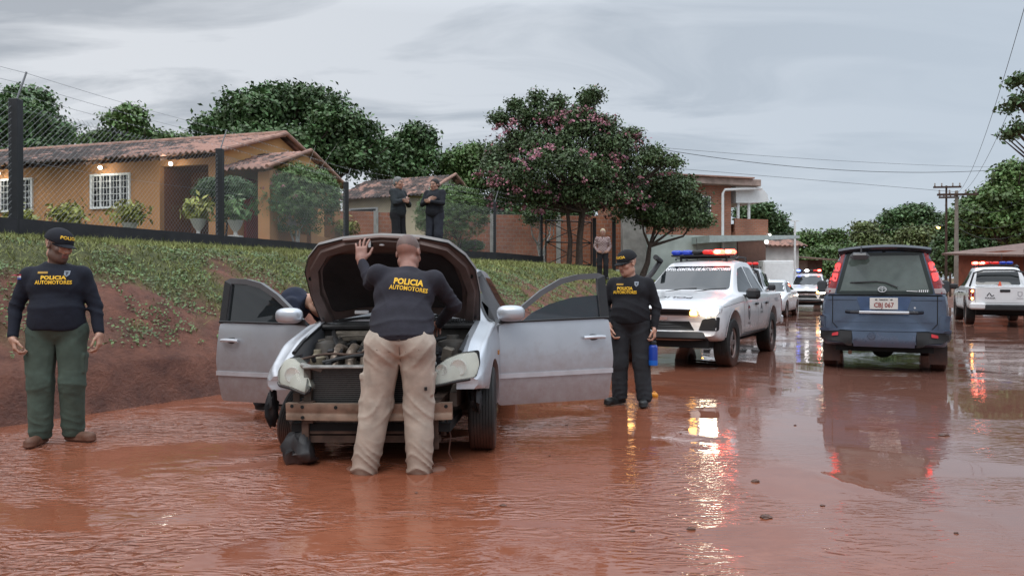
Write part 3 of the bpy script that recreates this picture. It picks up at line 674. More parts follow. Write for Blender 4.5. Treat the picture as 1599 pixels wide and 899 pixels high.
# ---------------------------------------------------------------- foliage
def leaf_cloud(pts, nrm, size, r, elong=1.5, jitter=.9):
    """pts (n,3) centres, nrm (n,3) preferred normals -> folded leaf quads (two triangles joined)"""
    n = len(pts); d = nrm + r.normal(0, jitter, (n, 3)); d /= np.linalg.norm(d, axis=1)[:, None] + 1e-9
    a = np.cross(d, r.normal(size=(n, 3))); a /= np.linalg.norm(a, axis=1)[:, None] + 1e-9; b_ = np.cross(d, a)
    s = (size * r.uniform(.6, 1.3, n))[:, None]
    V = np.stack([pts - a * s * elong * .5, pts + b_ * s * .42 + d * s * .12, pts + a * s * elong * .5, pts - b_ * s * .42 + d * s * .12], 1).reshape(-1, 3)
    return V, np.arange(4 * n).reshape(n, 4)
def crown_points(lobes, ncl, per, r, csize, hollow=.55, droop=0):
    C = []; Nn = []; sub = []
    if hollow < .75:
        for l in lobes:
            sub.append((*l[:3], l[3] * .72, l[4] * .72, l[5] * .72))
            for _ in range(9):
                u = r.normal(size=3); u /= np.linalg.norm(u); u[2] = abs(u[2]) * .9 - .15; f_ = r.uniform(.55, .85); g_ = r.uniform(.28, .46)
                sub.append((l[0] + u[0] * l[3] * f_, l[1] + u[1] * l[4] * f_, l[2] + u[2] * l[5] * f_, l[3] * g_, l[4] * g_, l[5] * g_ * 1.05))
        lobes = sub
    w_ = np.array([l[3] * l[4] + l[3] * l[5] + .2 for l in lobes]); w_ /= w_.sum()
    for li, l in enumerate(lobes):
        k = int(ncl * w_[li]); u = r.normal(size=(k, 3)); u /= np.linalg.norm(u, axis=1)[:, None]
        u[:, 2] = np.where((u[:, 2] < -.35) & (r.random(k) < .6), -u[:, 2], u[:, 2])
        rad = hollow + (1 - hollow) * r.random(k) ** .6
        rad *= 1 + .16 * sines(u[:, 0] * 3, u[:, 1] * 3, int(l[0] * 10) % 97 + 3, .6, Z=u[:, 2] * 3)
        p = np.array(l[:3]) + u * rad[:, None] * np.array(l[3:6]); C.append(p); Nn.append(u)
    C = np.vstack(C); Nn = np.vstack(Nn)
    P = np.repeat(C, per, 0); Q = np.repeat(Nn, per, 0); o = r.normal(0, csize, P.shape); o[:, 2] *= .65
    o[:, 2] -= droop * np.abs(r.normal(0, csize, len(P)))
    return P + o, Q + [0, 0, .5]
def bark(name, c): return pm(name, c, .9, var=.35, scale=9, bump=.02, bscale=12)
BARK = bark('bark', (.07, .05, .04)); WBARK = pm('limewashed_bark', (.55, .53, .50), .85, var=.3, scale=12)
LEAFM = {
 'dark': pm('dark_mango_leaf', (.075, .135, .048), .5, var=.5, scale=.8, island=.45),
 'mid': pm('mid_green_leaf', (.10, .17, .050), .5, var=.4, scale=.8, island=.4),
 'pale': pm('pale_green_leaf', (.12, .155, .055), .55, var=.35, scale=1, island=.35),
 'bougain': pm('bougainvillea_leaf', (.080, .125, .052), .55, var=.4, scale=1.2, island=.45),
 'pink': pm('pink_bract', (.36, .15, .18), .6, var=.3, scale=2, island=.35),
 'yellow': pm('yellow_shrub_leaf', (.26, .27, .06), .6, var=.35, scale=4, island=.4),
 'hedge': pm('hedge_leaf', (.115, .19, .065), .55, var=.4, scale=3, island=.45)}
def tree(name, label, base, lobes, mat, ncl=900, per=9, leaf=.17, csize=.28, trunk_r=.22, seed=1, group=None, cat='tree', fl=None, bk=None, trunks=1, hollow=.5, droop=0):
    r = np.random.default_rng(seed); base = Vector(base); root = thing(name, label, cat, base, group=group)
    lb = [(l[0] - base.x, l[1] - base.y, l[2] - base.z, *l[3:]) for l in lobes]
    P, Q = crown_points(lb, int(ncl * 1.25), int(per * 1.5), r, csize * .8, hollow, droop); V, Fq = leaf_cloud(P, Q, leaf * .74, r)
    link('crown', fastmesh('crown', V, Fq), LEAFM[mat], root)
    if fl is not None:
        P, Q = crown_points(lb, fl * 3, 16, r, csize * .42, .97); keep = (sines(P[:, 0], P[:, 1], seed + 5, .5, Z=P[:, 2]) > .12)
        P, Q = P[keep], Q[keep]; V, Fq = leaf_cloud(P, Q, leaf * .85, r, 1.1); link('blossom', fastmesh('blossom', V, Fq), LEAFM['pink'], root)
    mb = MB(); top = Vector((np.mean([l[0] for l in lb]), np.mean([l[1] for l in lb]), 0)); zc = np.mean([l[2] for l in lb])
    for k in range(trunks):
        off = Vector((r.normal(0, .18), r.normal(0, .1), 0)) if trunks > 1 else Vector()
        fork = Vector((top.x * .3, top.y * .3, zc * .45)) + off * 1.6
        mb.tube([off + Vector((0, 0, -.3)), off * 1.1 + Vector((.02, 0, .15)), fork * .5 + off * .4 + Vector((r.normal(0, .06), 0, 0)), fork], 0, 9, rs=[trunk_r * 1.35, trunk_r, trunk_r * .8, trunk_r * .62])
        for l in lb:
            e_ = Vector(l[:3]); m_ = fork.lerp(e_, .5) + Vector((r.normal(0, .25), r.normal(0, .25), -.1 * abs(e_.z - fork.z)))
            mb.tube([fork, m_, e_], 0, 7, rs=[trunk_r * .5, trunk_r * .3, trunk_r * .12])
            for j in range(4):
                q = e_ + Vector((r.normal(0, l[3] * .5), r.normal(0, l[4] * .5), abs(r.normal(0, l[5] * .5)))); mb.tube([m_.lerp(e_, .5), m_.lerp(q, .6), q], 0, 5, rs=[trunk_r * .22, trunk_r * .12, trunk_r * .04])
    mb.build('trunk', bk or BARK, root, fix=False)
    return root
def lobes_px(lst, d):
    """(px, py, rx_px, rz_px, dd) -> world ellipsoids at distance d+dd"""
    out = []
    for (px, py, rx, rz, dd) in lst:
        D = d + dd; p = at(px, py, D); out.append((p.x, p.y, p.z, rx / F * D, rx / F * D * .8, rz / F * D))
    return out
def gp_(px, d, z=None):
    x = (px - 799.5) / F * d; return (x, d, hz(x, d) if z is None else z)
G1 = 'trees beyond the houses'
tree('mango_tree', 'tall dark mango tree at the far left above the ochre house', gp_(40, 36), lobes_px([(20, 200, 55, 55, 0), (75, 215, 42, 40, 1), (-20, 190, 60, 50, 0), (45, 170, 40, 33, 2), (60, 250, 60, 35, 0)], 36), 'dark', 1500, 9, .22, .36, .35, 11, G1)
tree('mango_tree', 'middle-sized tree rising over the roof ridge between two larger dark trees', gp_(210, 36), lobes_px([(200, 200, 33, 26, 0), (165, 222, 32, 18, 0), (240, 222, 40, 16, 0), (205, 180, 14, 12, 0), (280, 228, 36, 14, 1), (200, 245, 70, 20, 1)], 36), 'mid', 1100, 8, .20, .27, .3, 12, G1)
tree('mango_tree', 'largest dark tree with broad dome behind the ochre house gable', gp_(450, 40), lobes_px([(390, 185, 62, 44, 0), (470, 175, 70, 40, 1), (530, 205, 58, 45, 0), (440, 160, 60, 24, 2), (350, 205, 48, 34, 0), (440, 225, 90, 34, -1), (560, 250, 60, 40, 0)], 40), 'dark', 2600, 9, .24, .38, .45, 13, G1)
tree('mango_tree', 'rounded dark tree right of the broad dome, above the cream house roof', gp_(635, 44), lobes_px([(640, 225, 36, 32, 0), (610, 245, 40, 30, -1), (655, 250, 30, 28, 0), (625, 275, 60, 24, 0)], 44), 'dark', 1100, 9, .24, .34, .3, 14, G1)
tree('mango_tree', 'mid green tree behind the left edge of the flowering tree', gp_(725, 46), lobes_px([(725, 255, 42, 34, 0), (700, 270, 34, 30, 0), (755, 262, 45, 42, 0), (725, 300, 50, 30, 0)], 46), 'mid', 1100, 8, .22, .32, .3, 15, G1)
tree('mango_tree', 'dark low tree filling the gap between the brick wall and the flowering crown', gp_(840, 48), lobes_px([(800, 305, 60, 34, 0), (860, 312, 60, 30, 0), (920, 312, 60, 30, 1), (770, 330, 50, 26, 0), (850, 340, 90, 24, 0), (960, 325, 40, 26, 0)], 48), 'dark', 1000, 9, .22, .32, .3, 27, G1)
tree('bougainvillea_tree', 'flowering tree covered in pink bougainvillea beside the gate', gp_(893, 31),
     lobes_px([(830, 235, 74, 50, 0), (900, 215, 62, 40, 0), (960, 245, 52, 40, 0), (870, 275, 100, 46, -.6), (790, 270, 46, 44, 0), (820, 308, 60, 26, 0), (900, 312, 84, 28, .4), (970, 310, 50, 30, .6), (822, 190, 26, 20, 0), (865, 186, 34, 22, 0), (908, 186, 24, 20, 0), (945, 200, 22, 18, 0), (960, 270, 66, 46, .5), (1010, 250, 26, 30, 0),
               (806, 168, 7, 12, 0), (838, 160, 4, 17, 0), (872, 164, 6, 9, 0), (915, 160, 5, 18, 0), (928, 152, 4, 13, 0), (780, 188, 10, 9, 0), (1040, 255, 20, 14, 0), (985, 215, 14, 14, 0)], 31),
     'bougain', 3300, 9, .13, .24, .12, 16, cat='tree', fl=340, trunks=3, hollow=.45)
tree('shade_tree', 'dark round tree between the flowering tree and the brick house', gp_(1003, 33), lobes_px([(1040, 300, 52, 42, 0), (1000, 330, 40, 30, 0), (1070, 330, 40, 30, 0), (1040, 345, 50, 24, 0), (1085, 345, 24, 16, 0), (1010, 290, 34, 24, 0)], 33), 'bougain', 1500, 9, .14, .24, .15, 17)
tree('young_tree', 'small young tree with whitewashed trunk behind the fence mesh', gp_(845, 33.5), lobes_px([(845, 335, 30, 14, 0), (828, 345, 14, 10, 0), (862, 342, 16, 12, 0)], 33.5), 'hedge', 130, 9, .12, .2, .10, 18, bk=WBARK, trunks=2)
G2 = 'trees at the end of the road'
tree('roadside_tree', 'dark leafy tree behind the brick house balcony', gp_(1180, 56), lobes_px([(1180, 335, 30, 22, 0), (1205, 350, 20, 16, 0), (1215, 370, 22, 18, 0), (1170, 370, 30, 20, 0)], 56), 'dark', 900, 8, .24, .35, .3, 19, G2)
tree('roadside_tree', 'broad bush-like tree left of the blue van above the far pickup', gp_(1275, 60), lobes_px([(1265, 380, 30, 22, 0), (1300, 390, 26, 24, 0), (1285, 405, 38, 24, -2), (1312, 415, 22, 26, 0), (1245, 410, 30, 24, 0), (1280, 425, 44, 20, -4), (1300, 370, 14, 10, 0)], 60), 'mid', 1500, 8, .24, .36, .3, 20, G2)
tree('roadside_tree', 'pale olive tree above the left half of the blue van roof', gp_(1355, 80), lobes_px([(1350, 365, 24, 18, 0), (1340, 385, 26, 22, 0), (1365, 390, 30, 24, 0), (1340, 410, 40, 30, 0)], 80), 'pale', 900, 8, .34, .45, .4, 21, G2)
tree('roadside_tree', 'dark tree in the row above the right half of the blue van', gp_(1420, 84), lobes_px([(1400, 345, 30, 20, 0), (1430, 335, 28, 16, 0), (1420, 365, 44, 26, 0), (1385, 365, 20, 18, 0), (1455, 350, 22, 20, 0), (1425, 400, 60, 34, 0)], 84), 'dark', 1500, 8, .34, .5, .45, 22, G2)
tree('roadside_tree', 'olive green tree lit by the street lamp behind the poles', gp_(1450, 72), lobes_px([(1440, 375, 34, 26, 0), (1470, 385, 36, 28, 0), (1420, 400, 30, 24, 0), (1460, 415, 50, 30, 0)], 72), 'pale', 1300, 8, .3, .42, .4, 23, G2)
tree('roadside_tree', 'tall dark tree filling the right edge of the view', gp_(1590, 44), lobes_px([(1600, 300, 52, 44, 0), (1560, 320, 44, 36, 0), (1590, 275, 26, 22, 0), (1640, 290, 60, 60, 0), (1530, 345, 36, 28, 0), (1600, 355, 80, 44, 0)], 44), 'mid', 2300, 9, .24, .36, .45, 24, G2)
tree('roadside_tree', 'mid green tree just right of the concrete power pole', gp_(1525, 52), lobes_px([(1520, 335, 36, 24, 0), (1500, 360, 34, 30, 0), (1545, 365, 40, 30, 0), (1525, 400, 60, 36, 0), (1490, 400, 30, 34, 0)], 52), 'dark', 1800, 8, .26, .38, .4, 25, G2)
# overhanging branch close to the camera on the right: its tree stands outside the frame
tb = at(1720, 440, 9.5)
tree('overhanging_tree', 'dark leafy branch hanging into the upper right corner', (9.2, 9.5, 0), [(at(1592, 128, 8.6)[0], 8.6, at(0, 128, 8.6)[2], .10, .2, .05), (at(1590, 163, 8.6)[0], 8.6, at(0, 163, 8.6)[2], .14, .3, .08), (at(1587, 207, 8.6)[0], 8.6, at(0, 207, 8.6)[2], .13, .3, .07),
     (at(1660, 170, 8.8)[0], 8.8, at(0, 170, 8.8)[2], .5, .5, .5), (9.6, 9.8, 4.2, 1.2, 1.2, .9)], 'dark', 190, 9, .055, .06, .12, 26)
# clipped bushes
def bush(name, label, px, py, rx, rz, d, mat, ncl, leaf, trunks=4, fl=None, white=True, seed=31, group=None):
    b_ = gp_(px, d); lb = lobes_px([(px, py, rx, rz, 0), (px - rx * .25, py + rz * .15, rx * .7, rz * .75, -.2), (px + rx * .25, py - rz * .1, rx * .72, rz * .8, .1)], d)
    return tree(name, label, b_, lb, mat, ncl, 10, leaf, .07, .045, seed, group, 'bush', fl, WBARK if white else BARK, trunks, .8)
bush('clipped_bush', 'large round clipped bush with limewashed stems in front of the porch', 465, 312, 68, 55, 23.5, 'hedge', 1700, .06, 5, fl=22)
bush('clipped_bush', 'round clipped bush behind the two men in dark jackets', 706, 336, 58, 47, 31, 'hedge', 1500, .07, 4, seed=32, white=False)
bush('clipped_bush', 'dark flat-topped clipped tree in front of the house door', 350, 297, 44, 20, 20.5, 'dark', 700, .06, 2, seed=33, white=False)
bush('rose_bush', 'low bush with scattered pale blooms against the brick wall', 735, 385, 22, 10, 32, 'hedge', 120, .09, 2, seed=34, fl=8, white=False)
POT = pm('white_urn', (.52, .50, .47), .7, var=.15)
for k, (px, py, pot, lab) in enumerate(((30, 345, 0, 'yellowish shrub in the yard nearest the left edge'), (105, 336, 0, 'low yellowish shrub left of the grilled window'), (203, 334, 1, 'potted yellow-green shrub in a white urn below the grilled window'), (310, 328, 1, 'potted shrub in a tall white urn left of the dark clipped tree'), (368, 330, 1, 'potted plant in a grey urn under the dark clipped tree'), (540, 356, 1, 'bright yellow-green potted shrub right of the porch'))):
    d = 19.5 if px < 500 else 26.5; x = (px - 799.5) / F * d; g = hz(x, d); zc = 1.3 - (py - 443) / F * d; r = np.random.default_rng(50 + k)
    zpot = 1.3 - (py + 14 - 443) / F * d
    root = thing('potted_shrub' if pot else 'low_shrub', lab, 'plant', (x, d, g), group='shrubs in the house yard')
    n = 420; P = r.normal(size=(n, 3)) * [.19, .19, .13] + [0, 0, zc - g + .02]; P[:, 2] = np.maximum(P[:, 2], zpot - g)
    V, Q = leaf_cloud(P, r.normal(size=(n, 3)) * .4 + P - [0, 0, zc - g - .35], .10, r, 2.2, .25); link('foliage', fastmesh('foliage', V, Q), LEAFM['yellow'] if k != 4 else LEAFM['hedge'], root)
    zz = zpot - g
    if pot:
        MB().lathe([(.10, -.3), (.13, .0), (.06, .06), (.05, max(zz - .3, .1)), (.12, max(zz - .22, .15)), (.19, zz - .05), (.21, zz), (.17, zz)], n=16, cap=True).build('urn', POT, root)
        if zz > .6: MB().box((0, 0, (zz - .4) / 2), (.3, .3, max(zz - .4, .1)), bev=.01).build('pedestal', POT, root, smooth=False)
    else: MB().tube([(0, 0, -.1), (0, 0, zc - g)], .03, 6).build('stem', BARK, root)

# ---- grass and creeping weeds on the bank
r = np.random.default_rng(77); n = 380000
X = r.uniform(-12, 9, n); Y = r.uniform(4.5, 30, n)**1.0
k = r.random(n) < np.interp(Y, [5, 10, 30], [1, .8, .3]); X, Y = X[k], Y[k]
D = sdist(X, Y, LE); gmv = grass_mask(X, Y); k = (D > .35) & (D < 6) & (r.random(len(X)) < gmv * 1.0) & (np.abs(X / Y) < .8); X, Y = X[k], Y[k]
Z = height(X, Y); n = len(X); hgt = r.uniform(.025, .07, n) * (1 + .6 * (r.random(n) < .1)) * np.interp(Y, [6, 25], [1, 1.7]); wd = np.interp(Y, [6, 25], [.005, .014]) * r.uniform(.7, 1.6, n)
th = r.uniform(0, 6.28, n); ln = r.normal(0, .55, (n, 2)) * hgt[:, None]
c = np.stack([X, Y, Z - .005], 1); sdv = np.stack([np.cos(th) * wd, np.sin(th) * wd, 0 * X], 1)
tip = c + np.stack([ln[:, 0], ln[:, 1], hgt], 1)
V = np.stack([c - sdv, c + sdv, tip], 1).reshape(-1, 3)
GR = pm('bank_grass', (.20, .215, .065), .65, var=.35, scale=2.0, island=.4)
tag(link('grass', fastmesh('grass', V, np.arange(3 * n).reshape(n, 3)), GR), 'short patchy green grass on the red earth bank', 'grass', kind='stuff')
n = 170000; X = r.uniform(-9, 6, n); Y = r.uniform(5.5, 24, n); D = sdist(X, Y, LE); wv = sines(X, Y, 41, .55) + .5 * sines(X, Y, 42, .2)
k = (D > .35) & (D < 2.8) & (wv > .02) & (np.abs(X / Y) < .8); X, Y = X[k], Y[k]; Z = height(X, Y); P = np.stack([X, Y, Z + r.uniform(.005, .06, len(X))], 1)
V, Q = leaf_cloud(P, np.tile([0, -.5, 1.0], (len(P), 1)), .032, r, 1.3, .5)
tag(link('weeds', fastmesh('weeds', V, Q), pm('weed_leaf', (.095, .15, .048), .5, var=.35, scale=3, island=.4)), 'low leafy creeping weeds on the slope of the bank', 'weeds', kind='stuff')

# ---------------------------------------------------------------- power poles, wires, lamp
PC = pm('concrete_pole', (.22, .19, .16), .85, var=.2)
def pole(name, label, px, d, ytop, arms, mat=PC, r0=.125):
    x = (px - 799.5) / F * d; g = hz(x, d); zt = 1.3 - (ytop - 443) / F * d - g
    root = thing(name, label, 'utility pole', (x, d, g), rz=R(-8), group='power poles')
    MB().tube([(0, 0, -.3), (0, 0, zt)], 0, 10, rs=[r0, r0 * .6]).build('pole', mat, root)
    for (z, L) in arms:
        a_ = MB().box((0, -.12, zt - z), (L, .1, .1)).build('cross_arm', DARKW, root, smooth=False)
        for q in (-.45, -.2, .2, .45): MB().lathe([(.03, 0), (.05, .05), (.03, .1), (.045, .14), (.02, .2)], (q * L, -.12, zt - z + .05), 8).build('insulator', pm('insulator', (.25, .22, .2), .3), a_)
    return root
P1 = pole('power_pole', 'pale concrete power pole nearer the road on the right', 1493, 37, 298, [(.2, 1.9)])
P2 = pole('power_pole', 'thinner power pole with top cross arm behind the concrete one', 1477, 43, 290, [(0.1, 1.5), (.7, .9)], DARKW, .085)
LAMP = thing('street_lamp', 'street lamp glowing orange beside the power poles', 'street lamp', (at(1472, 357, 60).x, 60, 0))
zl = at(0, 357, 60).z
MB().tube([(.6, 0, zl - 1.6), (.4, 0, zl - .2), (0, 0, zl + .25), (-.3, 0, zl + .25)], .04, 6).build('arm', CONC, LAMP)
hd = MB().box((-.4, 0, zl + .2), (.5, .22, .12), bev=.03).build('lamp_head', CONC, LAMP); MB().ball((-.4, 0, zl + .06), (.2, .12, .09)).build('bulb', pm('sodium_lamp', (1, .6, .2), .4, emis=(1, .5, .12), estr=9), hd)
MB().tube([(.6, 0, 0), (.6, 0, zl - 1.5)], .09, 8).build('pole', DARKW, LAMP)
wp = thing('white_pole', 'slim white pole standing by the dark shed', 'pole', (at(1241, 0, 43).x, 43, .3))
MB().tube([(0, 0, 0), (0, 0, at(0, 345, 43).z - .3)], .06, 8).build('shaft', WHITE, wp); MB().box((0, 0, at(0, 345, 43).z - .3), (.5, .05, .05)).build('cross_bar', WHITE, wp, smooth=False)
WB = pm('black_cable', (.02, .02, .02), .6)
def cable(label, p, q, sag, r_=.012):
    p = Vector(p); q = Vector(q); pts = [p.lerp(q, i / 24) - Vector((0, 0, sag * 4 * (i / 24) * (1 - i / 24))) for i in range(25)]
    tag(MB().tube(pts, r_, 5, False).build('power_cable', WB, None, fix=False), label, 'cable', 'overhead cables')
cable('thickest overhead cable sagging from the flowering tree to the right edge', at(1000, 228, 33), at(1565, 265, 40), .55, .013)
cable('upper thin overhead cable running above the thickest one', at(1000, 228, 40), at(1640, 262, 60), .3, .009)
cable('faint overhead cable ending at the far power pole', at(1100, 345, 60), at(1477, 345, 43), .9, .013)
cable('thin overhead cable ending at the top of the concrete pole', at(1040, 262, 34), at(1493, 300, 37), -.0, .008)
cable('steep cable coming over the camera to the pole, left of its pair', at(1600, 5, 14), at(1496, 300, 37), .6, .006)
cable('steep cable coming over the camera to the pole, right of its pair', at(1640, 5, 14), at(1503, 300, 37), .6, .006)
for k, (a_, b_) in enumerate((((1495, 320, 37), (1610, 300, 30)), ((1495, 340, 37), (1620, 330, 30)), ((1495, 355, 37), (1620, 350, 30)))):
    cable(('highest', 'middle', 'lowest')[k] + ' of the three dark cables running from the poles past the right trees', at(*a_), at(*b_), .6, .011)
# ================================================================ vehicles
MUD = (.16, .055, .03)
WPAINT = pm('white_car_paint', (.66, .67, .68), .22, var=.03, coat=.5, dirt=MUD, dirt_z=(.15, .75), dirt_amt=.7)
BPAINT = pm('blue_car_paint', (.075, .106, .162), .25, metal=.4, var=.08, coat=.5, dirt=MUD, dirt_z=(.1, .6), dirt_amt=.45)
SPAINT = pm('silver_car_paint', (.46, .48, .51), .30, metal=.55, var=.04, coat=.4, dirt=(.23, .12, .085), dirt_z=(.1, .85), dirt_amt=.62)
CGLASS = pm('tinted_car_glass', (.014, .017, .018), .03, var=.1, ior=1.6)
BTRIM = pm('black_trim', (.016, .016, .017), .5, var=.2, dirt=MUD, dirt_z=(.0, .5), dirt_amt=.5)
DARKV = pm('dark_void', (.008, .008, .008), .9)
RUB = pm('tyre_rubber', (.018, .017, .016), .7, var=.25, scale=14, bump=.003, bscale=60, dirt=MUD, dirt_z=(.0, .3), dirt_amt=.5)
RIM = pm('alloy_rim', (.42, .41, .40), .35, metal=.7, var=.1, dirt=MUD, dirt_z=(.0, .8), dirt_amt=.8)
CHROME = pm('chrome', (.62, .62, .64), .15, metal=1, var=.03)
HLON = pm('headlight_on', (1, .95, .85), .2, emis=(1, .86, .62), estr=26)
HLAMB = pm('amber_lamp_on', (1, .6, .2), .3, emis=(1, .48, .10), estr=9)
LENS = pm('clear_lens', (.55, .56, .57), .08, var=.15, scale=20, metal=.3)
REDON = pm('red_beacon_on', (1, .1, .05), .3, emis=(1, .05, .03), estr=11)
REDHOT = pm('red_beacon_core', (1, .7, .5), .3, emis=(1, .20, .11), estr=24)
REDDIM = pm('red_beacon', (.35, .02, .02), .15, emis=(1, .03, .02), estr=.35)
BLUEDIM = pm('blue_beacon', (.02, .05, .32), .15, emis=(.03, .08, .9), estr=.12)
BLUEON = pm('blue_beacon_on', (.1, .2, 1), .3, emis=(.08, .16, 1), estr=8)
TAILDIM = pm('tail_lens', (.22, .012, .014), .12, var=.1, coat=.5)
TAILON = pm('tail_lens_lit', (.8, .05, .05), .2, emis=(1, .06, .06), estr=1.1)
WHITELIT = pm('white_beacon_on', (1, 1, 1), .3, emis=(1, .98, .95), estr=14)
INK = pm('black_lettering', (.02, .02, .025), .5)
INKW = pm('white_lettering', (.75, .75, .76), .5)
YEL = pm('yellow_print', (.78, .45, .03), .7, var=.08, scale=30)

def smooth_tab(ys, tab, sig=.05):
    ys0 = [t_[0] for t_ in tab]; A = np.array([t_[1:] for t_ in tab], float)
    fine = np.arange(ys0[0] - .5, ys0[-1] + .5, .01); k = np.exp(-.5 * (np.arange(-30, 31) * .01 / sig) ** 2); k /= k.sum(); out = []
    for c in range(A.shape[1]):
        v = np.interp(fine, ys0, A[:, c]); v = np.convolve(np.pad(v, 30, 'edge'), k, 'valid'); out.append(np.interp(ys, fine, v))
    return np.array(out).T
def chaikin(P, it=2):
    P = np.array(P, float)
    for _ in range(it):
        Q = [P[0]]
        for a, b_ in zip(P[:-1], P[1:]): Q += [a * .75 + b_ * .25, a * .25 + b_ * .75]
        Q.append(P[-1]); P = np.array(Q)
    return P
def car_body(name, tab, warp=None, sig=.05, n=84, rend=.06, crown=.03):
    """tab rows: y, zbottom, zbelt, halfwidth, halfwidth at belt, ztop, halfwidth at top"""
    y0, y1 = tab[0][0], tab[-1][0]
    ys = np.linspace(y0, y1, n); par = smooth_tab(ys, tab, sig); rings = []
    for i, y in enumerate(ys):
        zb, zs, W, Ws, zt, Wt = par[i]; h = zs - zb
        half = [(0, zb), (W * .55, zb), (W * .93, zb + .0), (W * .985, zb + .05), (W, zb + h * .42), (W, zb + h * .62), (W * .99, zs - h * .16), (W * .978, zs - h * .08), (Ws + .008, zs), (Ws - .01, zs + min(.03, (zt - zs) * .4))]
        for k in (.3, .65, .88): half.append((Ws + (Wt - Ws) * k - .012, zs + (zt - zs) * k))
        half += [(Wt - .01, zt - .018), (Wt - .05, zt - .002), (Wt * .6, zt + crown * .7), (0, zt + crown)]
        half = [half[0]] + [(h_[0], max(h_[1], half[max(0, j - 1)][1])) for j, h_ in enumerate(half)][1:]
        P = chaikin(half, 2)
        e = min((y - y0), (y1 - y)); s_ = 0
        if e < rend: s_ = rend * (1 - math.sqrt(max(0, 1 - ((rend - e) / rend) ** 2))) * .6
        if s_:
            cz = (P[:, 1].min() + P[:, 1].max()) / 2; P[:, 0] = np.maximum(0, P[:, 0] - s_); P[:, 1] += np.clip(cz - P[:, 1], -s_, s_)
        full = [(-x, z) for x, z in P[::-1]][:-1] + [(x, z) for x, z in P]
        # ring orientation: starts at top centre (left side) down to bottom, up the right
        rings.append([(x, y, z) for x, z in full[:-1]])
    # extra rings packed near the ends for rounding
    V = np.array(rings)                                       # (n, m, 3)
    if warp is not None:
        V[..., 1] = V[..., 1] + warp(V[..., 0], V[..., 1], V[..., 2])
    n_, m_ = V.shape[:2]; ii = np.arange(n_ * m_).reshape(n_, m_); jj = np.roll(ii, -1, 1)
    Q = [tuple(q) for q in np.stack([ii[:-1], jj[:-1], jj[1:], ii[1:]], -1).reshape(-1, 4)]
    VV = [tuple(p) for p in V.reshape(-1, 3)]
    for r_i, flip in ((0, False), (n_ - 1, True)):                 # end caps: fans round a centre vertex
        row = [int(q) for q in ii[r_i]]; cz_ = (V[r_i, :, 2].min() + V[r_i, :, 2].max()) / 2
        VV.append((0.0, float(V[r_i, :, 1].mean()), float(cz_))); c_ = len(VV) - 1
        for k in range(m_):
            q = (row[k], row[(k + 1) % m_], c_); Q.append(q if not flip else q[::-1])
    me = mesh(name, VV, Q, True)
    bm = bmesh.new(); bm.from_mesh(me); bmesh.ops.remove_doubles(bm, verts=bm.verts, dist=1e-5); bmesh.ops.recalc_face_normals(bm, faces=bm.faces); bm.to_mesh(me); bm.free()
    me.set_sharp_from_angle(angle=R(38)); return me
def bvh_of(me): return BVHTree.FromPolygons([tuple(v.co) for v in me.vertices], [tuple(p.vertices) for p in me.polygons])
DIRS = {'x+': Vector((-1, 0, 0)), 'x-': Vector((1, 0, 0)), 'y-': Vector((0, 1, 0)), 'y+': Vector((0, -1, 0)), 'z+': Vector((0, 0, -1))}
def uv_to_world(ax, u, v, far=6):
    if ax == 'x+': return Vector((far, u, v))
    if ax == 'x-': return Vector((-far, u, v))
    if ax == 'y-': return Vector((u, -far, v))
    if ax == 'y+': return Vector((u, far, v))
    return Vector((u, v, far))
def project(bvh, ax, pts, off):
    out = []; d = DIRS[ax]; last = None
    for (u, v) in pts:
        o = uv_to_world(ax, u, v); h = bvh.ray_cast(o, d)
        if h[0] is None:
            q = bvh.find_nearest(uv_to_world(ax, u, v, 2.0 if last is None else abs(last)))
            p, n = Vector(uv_to_world(ax, u, v, 1)), -d
            nz_ = q[0]; a = 'xyz'.index(ax[0]); p[a] = nz_[a]
        else: p, n = h[0], h[1] if h[1].dot(d) < 0 else -h[1]
        last = p['xyz'.index(ax[0])]
        out.append(p + n * off)
    return out
def densify(poly, step):
    out = []
    for a, b_ in zip(poly, poly[1:] + poly[:1]):
        L = math.dist(a, b_); k = max(1, int(L / step))
        out += [(a[0] + (b_[0] - a[0]) * i / k, a[1] + (b_[1] - a[1]) * i / k) for i in range(k)]
    return out
def inside(p, poly):
    c = False; j = len(poly) - 1
    for i in range(len(poly)):
        if (poly[i][1] > p[1]) != (poly[j][1] > p[1]) and p[0] < (poly[j][0] - poly[i][0]) * (p[1] - poly[i][1]) / (poly[j][1] - poly[i][1]) + poly[i][0]: c = not c
        j = i
    return c
def round_poly(poly, r_, it=2):
    """cut each corner back by r_ (two chaikin-like passes)"""
    P = [Vector(p) for p in poly]; out = []
    for i, p in enumerate(P):
        a = P[i - 1]; b_ = P[(i + 1) % len(P)]; ra = min(r_, (a - p).length * .45); rb = min(r_, (b_ - p).length * .45)
        A = p + (a - p).normalized() * ra; B = p + (b_ - p).normalized() * rb
        for k in range(5):
            t_ = k / 4; out.append(tuple(A * (1 - t_) ** 2 + p * 2 * t_ * (1 - t_) + B * t_ ** 2))
    return out
def tri2d(poly, step):
    B = densify(poly, step); us = [p[0] for p in poly]; vs = [p[1] for p in poly]; inn = []
    u = min(us) + step / 2
    while u < max(us):
        v = min(vs) + step / 2
        while v < max(vs):
            if inside((u, v), poly): inn.append((u, v))
            v += step
        u += step
    keep = [p for p in inn if min((p[0] - q[0]) ** 2 + (p[1] - q[1]) ** 2 for q in B) > (step * .4) ** 2]
    n = len(B); r_ = delaunay_2d_cdt([Vector(p) for p in B + keep], [(i, (i + 1) % n) for i in range(n)], [list(range(n))], 1, 1e-6)
    return [tuple(v) for v in r_[0]], [tuple(f) for f in r_[2]], n
